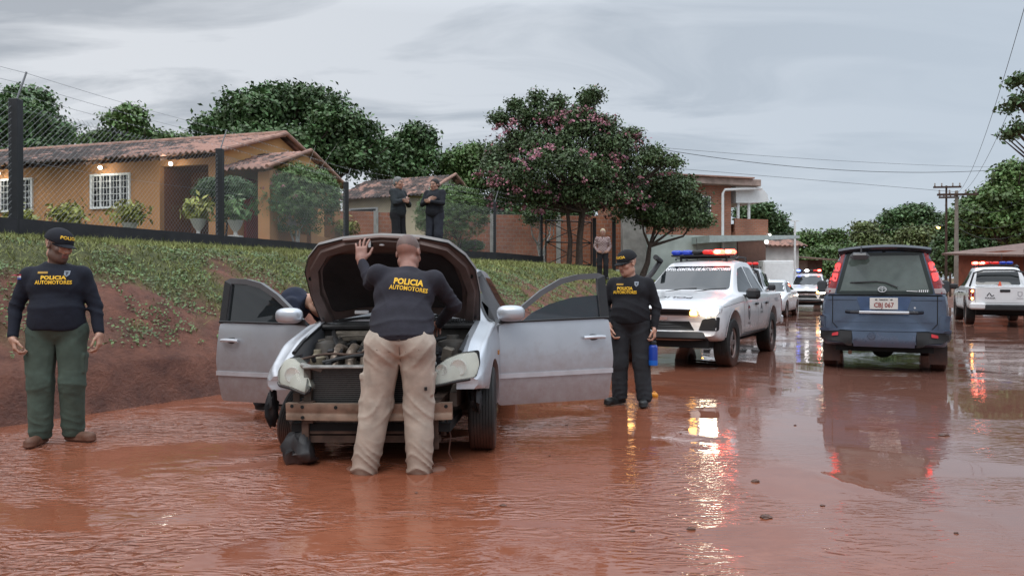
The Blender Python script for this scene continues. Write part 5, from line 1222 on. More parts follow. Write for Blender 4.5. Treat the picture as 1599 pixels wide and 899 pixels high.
    for (z0, z1, off, mt_, nm) in ((.585, .625, .055, BPAINT, 'bumper_lip'), (.40, .58, .045, BPAINT, 'rear_bumper')):
        patch(nm, B, 'y+', [(-.82, z0), (-.82, z1), (.82, z1), (.82, z0)] if z0 > .5 else [(-.40, z0), (-.42, z1), (.42, z1), (.40, z0)], mt_, root, off=off, thick=.07, step=.06)
    for sx_ in (-1, 1):
        f = (lambda p: p) if sx_ > 0 else mir
        patch('bumper_insert', B, 'y+', f([(.42, .40), (.42, .58), (.83, .58), (.83, .44)]), BTRIM, root, off=.042, thick=.07, step=.06)
    MB().lathe([(.04, 0), (.055, .01), (.05, .02), (0, .02)], (.16, 2.185, .52), 14, 'y').build('tow_hook_cover', BPAINT, root)
    MB().box((0, .1, .34), (1.3, 3.9, .10)).box((0, 1.42, .30), (1.3, .12, .12)).ball((0, 1.42, .28), (.16, .14, .13)).build('underbody', DARKV, root)
    MB().tube([(.45, 1.3, .26), (.45, 2.15, .27)], .03, 8).build('exhaust_pipe', pm('rusty_exhaust', (.10, .05, .03), .7, metal=.4), root)
    for sx_ in (-1, 1): MB().box((sx_ * .72, 1.80, .24), (.24, .015, .26)).build('mud_flap', BTRIM, root, smooth=False)
    # place: rear face centre at (5.42, 10.75)
    th = R(154); root.location = (5.45 + 2.18 * math.sin(th), 10.8 - 2.18 * math.cos(th), 0)
    return root
VAN = van(); VAN.scale = (1, 1, 1.025)
# ================================================================ the silver hatchback with its bonnet up and doors open
CAR_LOC = Vector((-.88, 7.2, 0)); CAR_RZ = R(-4)
def w2c(px, py, d):          # photograph pixel at distance d -> the car's own coordinates
    p = at(px, py, d) - CAR_LOC; return Matrix.Rotation(-CAR_RZ, 3, 'Z') @ p
def silver_car():
    root = thing('silver_car', 'damaged silver hatchback without bumper, bonnet up and both front doors open', 'car', CAR_LOC, CAR_RZ, ry=R(-.8))
    tab = [(-1.93, .50, .62, .79, .75, .675, .66), (-1.84, .44, .68, .82, .78, .74, .68), (-1.5, .30, .82, .845, .80, .87, .68), (-1.0, .26, .91, .85, .815, .975, .69), (-.86, .24, .93, .85, .815, 1.0, .68),
           (-.02, .22, .94, .85, .81, 1.40, .54), (.3, .22, .95, .85, .81, 1.455, .56), (1.0, .22, .96, .85, .81, 1.44, .555), (1.55, .22, .98, .84, .80, 1.30, .56), (1.9, .26, .99, .83, .79, 1.06, .66), (2.12, .34, .95, .78, .74, .99, .6)]
    me = car_body('body', tab, warp=lambda x, y, z_: np.where(y < -1.4, ((x / .85) ** 2) * .10 * np.clip((-1.4 - y) / .6, 0, 1), 0), sig=.04, rend=.03); B = bvh_of(me)
    body = link('body', me)
    door = [(-.80, .30), (-.83, .60), (-.80, .94), (-.10, 1.34), (.28, 1.385), (.33, .95), (.30, .30)]
    cuts = [cutter(MB().prism([(-.60, -2.4), (.60, -2.4), (.655, -.88), (-.655, -.88)], -.2, 1.4, 'xy')), cutter(MB().box((0, -1.95, .22), (2.2, .66, .63)))] + arch_cut(-1.30, .365, .85, .33, .36) + arch_cut(1.30, .365, .85, .33, .36)
    cuts.append(cutter(MB().prism(door, -1.2, 1.2, 'yz')))
    cuts.append(cutter(MB().prism([(-.70, .36), (-.70, .92), (-.50, 1.36), (.50, 1.36), (.70, .92), (.70, .36)], -.70, 1.75, 'xz')))
    ws = [(-.66, 1.01), (-.50, 1.36), (.50, 1.36), (.66, 1.01)]
    cuts.append(cutter(MB().prism(ws, -1.2, .1, 'xz')))
    LP = {-1: [(427, 579), (433, 566), (441, 560), (452, 560), (467, 568), (480, 586), (489, 603), (482, 612), (458, 603), (431, 599)], 1: [(682, 575), (700, 562), (721, 555), (744, 554), (749, 571), (745, 591), (716, 594), (682, 600)]}
    for sd_ in (-1, 1):
        q_ = round_poly([(w2c(px, py, 5.3).x, w2c(px, py, 5.3).z) for px, py in LP[sd_]], .02); mx_ = sum(p[0] for p in q_) / len(q_); mz_ = sum(p[1] for p in q_) / len(q_)
        cuts.append(cutter(MB().prism([(mx_ + (a - mx_) * 1.03, mz_ + (b_ - mz_) * 1.03) for a, b_ in q_], -2.4, -1.50, 'xz')))
    for c_ in cuts: apply_bool(body, [c_])
    body.parent = root
    if not body.data.materials: body.data.materials.append(SPAINT)
    TG = pm('silver_car_glass', (.02, .028, .035), .04, var=.1, ior=1.6); TG.node_tree.nodes['Principled BSDF'].inputs['Alpha'].default_value = .82
    patch('windshield', B, 'y-', [(-.68, 1.0), (-.515, 1.375), (.515, 1.375), (.68, 1.0)], TG, root, off=.002, thick=.006, rnd=.05, step=.05)
    INT = pm('grey_interior', (.05, .05, .052), .8, var=.2)
    sh_ = MB().box((0, -.62, .80), (1.3, .35, .22), bev=.06).build('dashboard', INT, root)
    for sx_ in (-1, 1):
        st = MB().box((sx_ * .36, .28, .42), (.50, .52, .22), bev=.07).build('seat', INT, root); MB().box((sx_ * .36, .58, .80), (.48, .16, .62), Euler((-.25, 0, 0)), bev=.06).build('seat_back', INT, st); MB().box((sx_ * .36, .67, 1.20), (.26, .10, .16), bev=.04).build('headrest', INT, st)
    MB().lathe([(.185 + .014 * math.cos(a), .014 * math.sin(a)) for a in np.linspace(0, 6.283, 9)], n=28).xform(Matrix.Translation((.36, -.34, .86)) @ Euler((R(65), 0, 0)).to_matrix().to_4x4()).build('steering_wheel', BTRIM, root)
    for sx_ in (-1, 1):
        ax = 'x+' if sx_ > 0 else 'x-'; f = (lambda p: p) if sx_ > 0 else mir
        patch('side_window', B, ax, [(.40, .97), (.38, 1.36), (1.0, 1.34), (1.28, 1.06), (1.22, .98)], pm('glass_painted_red_view', (.045, .018, .016), .06), root, rnd=.05)  # reddish view through the window is painted into the glass colour
        patch('quarter_window', B, ax, [(1.34, 1.0), (1.15, 1.28), (1.42, 1.20), (1.55, 1.02)], CGLASS, root, rnd=.03)
        seam('door_seam', B, ax, [(.34, .30), (1.0, .30), (1.20, .60), (1.30, .95)], root)
        seam('door_frame_seal', B, ax, [(-.80, .95), (-.10, 1.36), (.30, 1.405), (.36, .97)], root, w_=.035, mat=BTRIM, off=.004)
        seam('side_moulding', B, ax, [(.42, .52), (1.05, .52)], root, w_=.03, mat=SPAINT, off=.012)
        MB().box((sx_ * .835, 1.02, .86), (.03, .16, .035), bev=.012).build('door_handle', SPAINT, root)
        patch('turn_repeater', B, ax, [(-1.02, .70), (-1.02, .735), (-.94, .735), (-.94, .70)], pm('amber_lens', (.4, .16, .03), .3), root, off=.008, step=.04)
        MB().prism([(-1.62, .0), (-1.5, .3), (-1.1, .34), (-.95, .0)], sx_ * .48, sx_ * .50, 'yz')
    # wheels: the front one on the image left is gone from its arch, a torn liner and hub hang there
    steer = R(4)
    wheel(root, .745, -1.30, .325, .205, .19, steer=steer); wheel(root, .745, 1.30, .325, .20, .19); wheel(root, -.745, 1.30, .325, .20, .19)
    wheel(root, -.68, -1.30, .30, .17, .19, z=.24, steer=R(-14)).rotation_euler = (0, R(12), R(-14))
    LIN = pm('torn_black_liner', (.022, .021, .022), .55, var=.3, scale=9, dirt=MUD, dirt_z=(-.05, .12), dirt_amt=.35)
    r = np.random.default_rng(4)
    def rag(name, c, w_, h_, dpt, seed):
        rr = np.random.default_rng(seed); n = 14; V = []; Q = []
        for j in range(9):
            for i in range(n):
                a = 2 * math.pi * i / n; k = 1 + .30 * math.sin(3 * a + seed + j * .5) + .16 * rr.normal(); t_ = j / 8
                rad = math.sin(math.pi * (t_ * .86 + .07)) ** .6
                V.append((c[0] + w_ / 2 * k * rad * math.cos(a), c[1] + dpt / 2 * k * rad * math.sin(a), c[2] + h_ * (t_ - .5) + .02 * rr.normal()))
        for j in range(8):
            for i in range(n): Q.append((j * n + i, j * n + (i + 1) % n, (j + 1) * n + (i + 1) % n, (j + 1) * n + i))
        Q += [tuple(range(n))[::-1], tuple(range(8 * n, 9 * n))]
        return link(name, mesh(name, V, Q, True, 75), LIN, root)
    p = w2c(468, 690, 5.35); rag('torn_arch_liner', (p.x, p.y, .10), .24, .26, .20, 2)
    rag('torn_arch_liner', (p.x - .03, p.y + .14, .30), .20, .30, .18, 5); rag('splash_guard', (-.80, -1.72, .38), .07, .26, .16, 7); rag('splash_guard', (.74, -1.66, .42), .08, .16, .18, 9)
    # ---- engine bay
    BAYP = pm('bay_paint', (.075, .068, .06), .6, metal=.2, var=.5, scale=7, dirt=(.09, .055, .035), dirt_z=(.2, 1.0), dirt_amt=.7)
    ALU = pm('dirty_aluminium', (.17, .145, .115), .5, metal=.35, var=.35, scale=14)
    RUST = pm('rusty_steel', (.085, .052, .038), .75, metal=.2, var=.5, scale=9, bump=.004, bscale=30)
    PLB = pm('engine_plastic', (.022, .021, .021), .45, var=.3, scale=12, bump=.003)
    MB().box((0, -.905, .66), (1.30, .05, .56)).build('firewall', BAYP, root, smooth=False)
    MB().box((0, -1.42, .27), (1.16, 1.0, .06)).box((0, -1.0, .36), (1.1, .3, .2)).build('bay_floor', DARKV, root, smooth=False)
    cw = MB().box((0, -.90, .955), (1.36, .22, .05), Euler((.18, 0, 0)), bev=.015)
    for i in range(26): cw.box((.12 + i * .02, -.93, .985), (.008, .12, .008), Euler((.18, 0, 0)))
    cw.build('cowl_panel', PLB, root, smooth=False)
    MB().tube([(-.52, -.95, .995), (-.15, -.93, 1.03), (.02, -.92, 1.035)], .011, 6).tube([(-.56, -.99, .985), (-.40, -.97, 1.0)], .008, 6).build('wiper', BTRIM, root)
    MB().tube([(.05, -.96, .995), (.35, -.93, 1.03), (.58, -.92, 1.02)], .011, 6).build('wiper', BTRIM, root)
    for sx_ in (-1, 1):
        MB().lathe([(.15, .3), (.14, .76), (.12, .83), (.05, .85), (.05, .88), (0, .88)], (sx_ * .50, -1.22, 0), 24).build('strut_tower', BAYP, root)
        MB().prism([(-1.80, .40), (-1.80, .50), (-1.3, .62), (-.9, .82), (-.9, .50), (-1.4, .36)], sx_ * .56, sx_ * .61, 'yz').build('inner_wing', BAYP, root, smooth=False)
        MB().tube([(sx_ * .628, -1.72, .79), (sx_ * .64, -1.5, .855), (sx_ * .665, -.95, .955)], .017, 6).build('wing_edge', BTRIM, root)
        MB().box((sx_ * .46, -1.72, .40), (.09, .52, .12)).build('chassis_rail', RUST, root, smooth=False)
        MB().box((sx_ * .44, -1.935, .385), (.07, .07, .15)).box((sx_ * .47, -1.93, .25), (.05, .03, .26)).build('rail_bracket', RUST, root, smooth=False)
    # engine: block, cover, four intake runners
    eng = MB().box((-.02, -1.25, .52), (.62, .42, .36), bev=.04).build('engine_block', ALU, root)
    MB().box((.02, -1.18, .745), (.56, .30, .10), bev=.035).build('engine_cover', PLB, eng)
    for i in range(4):
        x = -.37 + i * .118
        MB().tube([(x, -1.30, .77), (x, -1.42, .80), (x + .005, -1.54, .765), (x + .01, -1.60, .67), (x + .01, -1.55, .5)], .038, 12).build('intake_runner', pm('runner_alloy', (.20, .155, .12), .45, metal=.4, var=.3, scale=20), eng)
        MB().lathe([(.03, .0), (.03, .05), (0, .05)], (x + .03, -1.14, .79), 10).build('coil_cap', BTRIM, eng)
    MB().box((.40, -1.50, .66), (.26, .20, .20), bev=.02).box((.40, -1.50, .77), (.24, .18, .03)).build('battery', pm('battery_case', (.03, .03, .035), .4), root)
    MB().box((.47, -1.16, .74), (.26, .26, .14), bev=.04).build('air_box', PLB, root)
    MB().lathe([(.0, .66), (.055, .66), (.06, .74), (.03, .77), (.03, .80), (0, .80)], (-.50, -1.56, 0), 16).build('washer_bottle', pm('milky_plastic', (.20, .17, .12), .5, var=.4), root)
    MB().box((-.35, -1.02, .86), (.36, .10, .10), bev=.02).ball((-.10, -1.0, .87), (.10, .06, .05)).build('brake_servo', ALU, root)
    hs = [((-.55, -1.0, .9), (-.45, -1.3, .86), (-.30, -1.55, .76), (-.36, -1.80, .70)), ((-.40, -1.75, .72), (-.1, -1.68, .78), (.15, -1.72, .74), (.30, -1.8, .70)), ((.2, -.98, .92), (.1, -1.2, .86), (.28, -1.5, .80), (.2, -1.78, .68)), ((-.58, -1.7, .74), (-.40, -1.62, .78), (-.18, -1.65, .76), (-.10, -1.5, .80)), ((.55, -1.75, .70), (.5, -1.6, .78), (.3, -1.3, .84), (.5, -1.0, .86)), ((-.62, -1.2, .84), (-.4, -1.1, .88), (-.1, -1.12, .87), (.1, -.98, .90))]
    for k, q in enumerate(hs):
        P = chaikin([list(c) for c in q], 3); MB().tube([tuple(c) for c in P], (.018, .014, .012, .010, .016, .009)[k], 7).build('hose', (PLB, PLB, BTRIM, RUST, PLB, ALU)[k], root)
    r = np.random.default_rng(9)
    for k in range(34):
        x, y = r.uniform(-.55, .55), r.uniform(-1.75, -1.0)
        MB().box((x, y, .70 + .14 * (y + 1.8) + r.uniform(-.05, .05)), tuple(r.uniform(.03, .12, 3)), Euler(tuple(r.uniform(-.4, .4, 3))), bev=.008).build('engine_fitting', (PLB, ALU, BAYP, BTRIM)[k % 4], root)
    # radiator, its frame, and the bare bumper beam
    top = MB().box((-.04, -1.90, .705), (.88, .11, .018), bev=.004).box((-.44, -1.88, .70), (.16, .07, .03), Euler((0, .3, .3)), bev=.008).box((.40, -1.88, .70), (.16, .07, .03), Euler((0, -.3, -.3)), bev=.008)
    top.build('radiator_support', pm('grey_support', (.24, .23, .215), .55, metal=.3, var=.4, scale=15), root, angle=50)
    for x in (-.46, .40): MB().box((x, -1.89, .50), (.05, .05, .40)).build('support_upright', BAYP, root, smooth=False)
    rad = MB().box((-.03, -1.86, .55), (.80, .035, .27)).build('radiator', pm('radiator_core', (.045, .042, .04), .5, metal=.5, var=.3, scale=60), root, smooth=False)
    fn = MB()
    for i in range(18): fn.box((-.03, -1.882, .43 + i * .0145), (.78, .006, .004))
    fn.build('radiator_fins', pm('fin_metal', (.10, .095, .09), .5, metal=.4), rad, smooth=False)
    beam = MB()
    prof = [(-1.975, .335), (-2.02, .335), (-2.02, .372), (-2.016, .380), (-2.016, .392), (-2.02, .400), (-2.024, .455), (-1.975, .455)]
    n = 24; V = []; Q = []
    for i in range(n + 1):
        x = -.60 + 1.2 * i / n; yb = .05 * (abs(x) / .6) ** 2.2
        V += [(x, y + yb, z) for y, z in prof]
    m_ = len(prof)
    for i in range(n):
        for k in range(m_): Q.append((i * m_ + k, i * m_ + (k + 1) % m_, (i + 1) * m_ + (k + 1) % m_, (i + 1) * m_ + k))
    Q += [tuple(range(m_)), tuple(range(n * m_, n * m_ + m_))[::-1]]
    bm_ = beam.add(V, Q).build('bumper_beam', pm('scuffed_beam', (.27, .225, .18), .5, metal=.45, var=.5, scale=9, bump=.004, dirt=(.22, .09, .04), dirt_z=(.2, .7), dirt_amt=.55), root, angle=30)
    for (x, z) in ((-.55, .435), (-.47, .43), (-.47, .355), (-.22, .43), (.02, .355), (.30, .36), (.46, .43), (.46, .36), (.56, .43)):
        MB().lathe([(0, -.003), (.013, -.003), (.013, .01)], (x, -2.024 + .05 * (abs(x) / .6) ** 2.2, z), 10, 'y').build('bolt_hole', DARKV, bm_)
    MB().box((-.02, -1.88, .30), (.82, .02, .12)).build('condenser', pm('condenser_core', (.10, .055, .04), .6, var=.4, scale=30), root, smooth=False)
    MB().box((0, -1.90, .235), (.98, .04, .022)).box((0, -1.88, .185), (1.0, .06, .05)).build('lower_crossmember', RUST, root, smooth=False)
    MB().tube([(-.50, -1.86, .47), (-.52, -1.84, .30), (-.42, -1.84, .18)], .018, 6).tube([(.50, -1.86, .36), (.52, -1.84, .20)], .022, 6).build('tie_bar', RUST, root)
    MB().tube([(.55, -1.9, .33), (.575, -1.88, .2), (.56, -1.89, .08), (.585, -1.88, .02)], .005, 5).build('dangling_wire', BTRIM, root)
    MB().tube([(-.65, -1.3, .28), (0, -1.3, .22), (.65, -1.3, .28)], .03, 8).build('axle_shaft', RUST, root)
    # headlights
    HL = pm('hazy_headlight', (.66, .67, .58), .06, var=.05, scale=6, coat=.6); HL.node_tree.nodes['Principled BSDF'].inputs['Alpha'].default_value = .20
    HB = pm('headlight_bowl', (.42, .42, .36), .3, var=.12, scale=8)
    HLI = pm('headlight_reflector', (.62, .62, .58), .22, metal=.5, var=.05)
    for side_, px_poly, dd in ((-1, LP[-1], 5.3), (1, LP[1], 5.3)):
        poly = [(w2c(px, py, dd).x, w2c(px, py, dd).z) for px, py in px_poly]
        v2, f, nb = tri2d(round_poly(poly, .02), .03); cx = sum(p[0] for p in poly) / len(poly); cz = sum(p[1] for p in poly) / len(poly); B2 = round_poly(poly, .02)
        def dist_edge(p): return min(((p[0] - q[0]) ** 2 + (p[1] - q[1]) ** 2) ** .5 for q in densify(B2, .02))
        def yy(p): return -1.985 + .55 * max(0, abs(p[0]) - .52) ** 1.15 + max(0, p[1] - .55) * .45
        V = [(p[0], yy(p) - .035 * (1 - math.exp(-dist_edge(p) / .035)), p[1]) for p in v2]
        ec = {}
        for q in f:
            for a, b_ in zip(q, q[1:] + q[:1]): ec[(a, b_)] = 1
        bd = [(a, b_) for (a, b_) in ec if (b_, a) not in ec]; mp_ = {}
        for a, b_ in bd:
            for c in (a, b_):
                if c not in mp_: mp_[c] = len(V); V.append((V[c][0] * .97, V[c][1] + .12, V[c][2]))
        mb = MB(); mb.add(V, [tuple(q) for q in f] + [(b_, a, mp_[a], mp_[b_]) for a, b_ in bd])
        h = mb.build('headlight', HL, root, angle=60)
        MB().add([(p[0] * .998, yy(p) + .035, p[1]) for p in v2], [tuple(q) for q in f]).build('headlight_bowl', HB, h, fix=False)
        for (ox, oz, rr_) in (((.0, .0, .062), (-.115, -.012, .042)) if side_ > 0 else ((-.005, -.005, .060),)):
            yb = yy((cx + ox, cz)) + .022
            MB().lathe([(rr_, .004), (rr_ * .97, -.008), (rr_ * .88, -.008), (rr_ * .84, .0), (rr_ * .5, .006), (0, .008)], (cx + ox, yb, cz + oz), 20, 'y').build('reflector', HLI, h)
        # black lower edge
        low = [p for p in densify(B2, .03)]; low = sorted([p for p in low if p[1] < cz - .02], key=lambda p: p[0])
        if len(low) > 2: MB().tube([(p[0], yy(p) + .02, p[1] - .008) for p in low], .012, 6).build('headlight_seal', BTRIM, h)
    # ---- bonnet
    a_h = R(47); hy, hzz = -.90, .985
    def hood_pt(x, s, out):
        cr = .018 * (1 - (x / .72) ** 2) * min(1, s / .3) + .025 * math.sin(math.pi * min(s / .95, 1)); o = out + cr
        return Vector((x, hy - math.cos(a_h) * s + math.sin(a_h) * o, hzz + math.sin(a_h) * s + math.cos(a_h) * o))
    HP = [(-.69, .0), (-.715, .30), (-.70, .56), (-.635, .71), (-.515, .85), (-.31, .905), (0, .93)]
    HPf = HP + [(-x, s) for x, s in HP[-2::-1]] + [(.45, .05), (.2, .11), (-.2, .11), (-.45, .05)]
    v2, f, nb = tri2d(HPf, .06); V = [hood_pt(x, s, .02) for x, s in v2] + [hood_pt(x, s, -.012) for x, s in v2]; n = len(v2)
    ec = {}
    for q in f:
        for a, b_ in zip(q, q[1:] + q[:1]): ec[(a, b_)] = 1
    bd = [(a, b_) for (a, b_) in ec if (b_, a) not in ec]
    HU = pm('bonnet_underside', (.125, .098, .090), .5, metal=.25, var=.35, scale=4, dirt=(.16, .085, .06), dirt_z=(1.7, 1.1), dirt_amt=.35)
    hood = MB().add(V, [tuple(q) for q in f] + [(b_, a, a + n, b_ + n) for a, b_ in bd]).build('bonnet', pm('dusty_bonnet_paint', (.20, .185, .175), .45, metal=.35, var=.2), root, angle=50, fix=True)
    # underside skin: its own surface with raised frame
    v3, f3, _ = tri2d([(x * .985, s * .985 + .004) for x, s in HPf], .06)
    ins = [(-.55, .14), (-.58, .40), (-.53, .62), (-.42, .75), (.42, .75), (.53, .62), (.58, .40), (.55, .14), (.3, .17), (-.3, .17)]
    under = MB().add([hood_pt(x, s, -.018) for x, s in v3], [tuple(q) for q in f3]).build('bonnet_underside', HU, hood, angle=50, fix=False)
    def strip(line, w_, h_, name, mat, par):
        L = []; 
        pts = densify(line, .05)[:-1] if False else line
        P = []
        for a, b_ in zip(line[:-1], line[1:]):
            k = max(1, int(math.dist(a, b_) / .05)); P += [(a[0] + (b_[0] - a[0]) * i / k, a[1] + (b_[1] - a[1]) * i / k) for i in range(k)]
        P.append(line[-1]); V = []; Q = []
        for i, p in enumerate(P):
            a = P[max(i - 1, 0)]; b_ = P[min(i + 1, len(P) - 1)]; t_ = Vector((b_[0] - a[0], b_[1] - a[1])).normalized(); q = Vector((-t_.y, t_.x)) * w_ / 2
            for (k, o) in ((1, -.016), (.7, -.016 - h_), (-.7, -.016 - h_), (-1, -.016)): V.append(hood_pt(p[0] + q.x * k, p[1] + q.y * k, o))
            if i:
                for k in range(3): Q.append(((i - 1) * 4 + k, (i - 1) * 4 + k + 1, i * 4 + k + 1, i * 4 + k))
        return MB().add(V, Q).build(name, mat, par, angle=50)
    strip([(-.60, .03), (-.645, .34), (-.60, .60), (-.48, .77), (-.28, .84), (0, .87), (.28, .84), (.48, .77), (.60, .60), (.645, .34), (.60, .03)], .085, .03, 'frame_rib', HU, hood)
    strip([(-.30, .90), (0, .925), (.30, .90)], .03, .02, 'leading_lip', HU, hood)
    v4, f4, _ = tri2d(round_poly(ins, .06), .06)
    INSU = pm('bonnet_insulation', (.012, .010, .010), .95, var=.6, scale=3, bump=.01, bscale=18)
    MB().add([hood_pt(x, s, -.034 - .012 * math.sin(x * 9) * math.sin(s * 12)) for x, s in v4], [tuple(q) for q in f4]).build('insulation_pad', INSU, hood, angle=60, fix=False)
    lt = MB().box(hood_pt(-.09, .875, -.05), (.02, .03, .05)).build('latch_striker', pm('bare_metal', (.7, .7, .7), .3, metal=.6), hood); MB().box(hood_pt(-.12, .865, -.045), (.10, .02, .03), bev=.006).build('latch_slot', DARKV, hood); MB().ball(hood_pt(.0, .86, -.045), (.022, .015, .010)).build('rubber_stop', WHITE, hood)
    for (x, s) in ((-.66, .50), (.66, .50), (-.64, .16), (.64, .16), (-.42, .80), (.50, .76)): MB().lathe([(.016, -.004), (.016, .004), (0, .004)], hood_pt(x, s, -.030), 10, 'y').build('panel_hole', DARKV, hood)
    MB().box(hood_pt(-.30, .14, -.05), (.12, .02, .03), bev=.004).build('sticker', WHITE, hood)
    for sx_ in (-1, 1): MB().tube([(sx_ * .645, -.87, .96), (sx_ * .66, -.90, 1.0), hood_pt(sx_ * .65, .06, -.02)], .014, 6).build('bonnet_hinge', BTRIM, root)
    # ---- doors
    def make_door(sg, ang):
        O = Vector((sg * .815, -.79, 0)); du = Vector((sg * math.sin(ang), math.cos(ang), 0)); dn = Vector((sg * math.cos(ang), -math.sin(ang), 0))   # dn: outward face normal
        if dn.y > 0: dn = -dn
        def P(u, z, o): return O + du * u + Vector((0, 0, z)) + dn * o
        def bul(z): return .035 * math.sin(math.pi * np.clip((z - .18) / .85, 0, 1)) - .07 * max(0, z - .93) / .45
        low = round_poly([(.0, .24), (-.01, .60), (.02, .945), (1.06, .965), (1.09, .60), (1.05, .235)], .04)
        v2, f, nb = tri2d(low, .07); n = len(v2); ec = {}
        for q in f:
            for a, b_ in zip(q, q[1:] + q[:1]): ec[(a, b_)] = 1
        bd = [(a, b_) for (a, b_) in ec if (b_, a) not in ec]
        V = [P(u, z, bul(z)) for u, z in v2] + [P(u, z, -.09) for u, z in v2]
        d_ = MB().add(V, [tuple(q) for q in f] + [tuple(i + n for i in q[::-1]) for q in f] + [(b_, a, a + n, b_ + n) for a, b_ in bd]).build('front_door', SPAINT, root, angle=50)
        MB().add([P(u * .94 + .03, z * .94 + .035, -.10) for u, z in v2], [tuple(q) for q in f]).build('door_card', INT, d_, fix=False)
        ou = [(.02, .93), (.20, 1.06), (.42, 1.22), (.62, 1.325), (.80, 1.365), (1.00, 1.375), (1.06, 1.35), (1.065, .955)]
        inn = [(.13, .965), (.27, 1.06), (.46, 1.19), (.64, 1.28), (.80, 1.315), (.985, 1.325), (.985, 1.3), (.985, .965)]
        V = []; Q = []
        for (a, b_) in zip(ou, inn):
            V += [P(a[0], a[1], bul(a[1]) + .004), P(b_[0], b_[1], bul(b_[1]) - .004), P(b_[0], b_[1], bul(b_[1]) - .04), P(a[0], a[1], bul(a[1]) - .04)]
        for i in range(len(ou) - 1):
            for k in range(4): Q.append((i * 4 + k, i * 4 + (k + 1) % 4, i * 4 + 4 + (k + 1) % 4, i * 4 + 4 + k))
        MB().add(V, Q).build('window_frame', pm('frame_grey', (.12, .12, .125), .4, metal=.3), d_, angle=40)
        MB().box(P(1.022, 1.15, bul(1.15) + .004), (.001, .001, .001)).add([P(u, z, bul(z) + .009) for u, z in ((.985, .965), (1.065, .955), (1.06, 1.35), (.985, 1.32))], [(0, 1, 2, 3)]).build('pillar_trim', BTRIM, d_, fix=False)
        gp_ = [(.13, .96), (.27, 1.06), (.46, 1.19), (.64, 1.28), (.80, 1.315), (.985, 1.325), (.985, .96)] if sg < 0 else [(.24, .96), (.34, 1.03), (.50, 1.10), (.72, 1.155), (.985, 1.175), (.985, .96)]
        gl = MB().add([P(u, z, bul(z) - .02) for u, z in gp_] + [P(u, z, bul(z) - .025) for u, z in gp_], [tuple(range(len(gp_))), tuple(range(len(gp_), 2 * len(gp_)))[::-1]] + [(i, (i + 1) % len(gp_), (i + 1) % len(gp_) + len(gp_), i + len(gp_)) for i in range(len(gp_))])
        gl.build('door_glass', TG if sg > 0 else CGLASS, d_, smooth=False)
        MB().tube([P(.02, .955, .01), P(.5, .965, .018), P(1.06, .972, .012)], .010, 6).build('belt_moulding', BTRIM, d_)
        MB().add([P(u, z, bul(z) + o) for (u, z) in ((.01, .475), (1.08, .475), (1.08, .515), (.01, .515)) for o in (0, .014)], [(1, 3, 5, 7), (0, 2, 3, 1), (2, 4, 5, 3), (4, 6, 7, 5), (6, 0, 1, 7)]).build('side_moulding', pm('bright_moulding', (.55, .57, .6), .3, metal=.4), d_, smooth=False)
        MB().tube([P(.80, .80, .055), P(.86, .805, .072), P(.95, .805, .072), P(1.0, .80, .055)], .016, 8).build('door_handle', pm('bright_moulding', (.55, .57, .6), .3, metal=.4), d_)
        MB().ball(P(.89, .80, .030), (.055, .012, .028)).build('handle_recess', BTRIM, d_)
        c = P(.10, 1.0, .08); mir_ = MB()
        mir_.ball((0, 0, 0), (.115, .07, .068), 20, 12)
        mir_.v = [(np.sign(x) * .122 * (abs(x) / .115) ** .7, y, np.sign(z) * .07 * (abs(z) / .068) ** .7) for x, y, z in mir_.v]
        mi = mir_.build('side_mirror', SPAINT, d_, loc=P(.10 if sg > 0 else .16, 1.035, .10)); 
        MB().add([P(.02, .95, .0), P(.14, .955, .0), P(.16, 1.01, .05), P(.03, 1.0, .05), P(.02, .95, .05), P(.14, .955, .05)], [(0, 1, 5, 4), (4, 5, 2, 3), (1, 2, 5), (0, 4, 3), (0, 3, 2, 1)]).build('mirror_base', BTRIM, d_)
        return d_
    make_door(1, R(68)); make_door(-1, R(70))
    # centre dome-shaped roof antenna left out of sight; sill trims
    MB().box((0, .2, .25), (1.3, 2.4, .08)).build('underbody', DARKV, root, smooth=False)
    return root
silver_car()
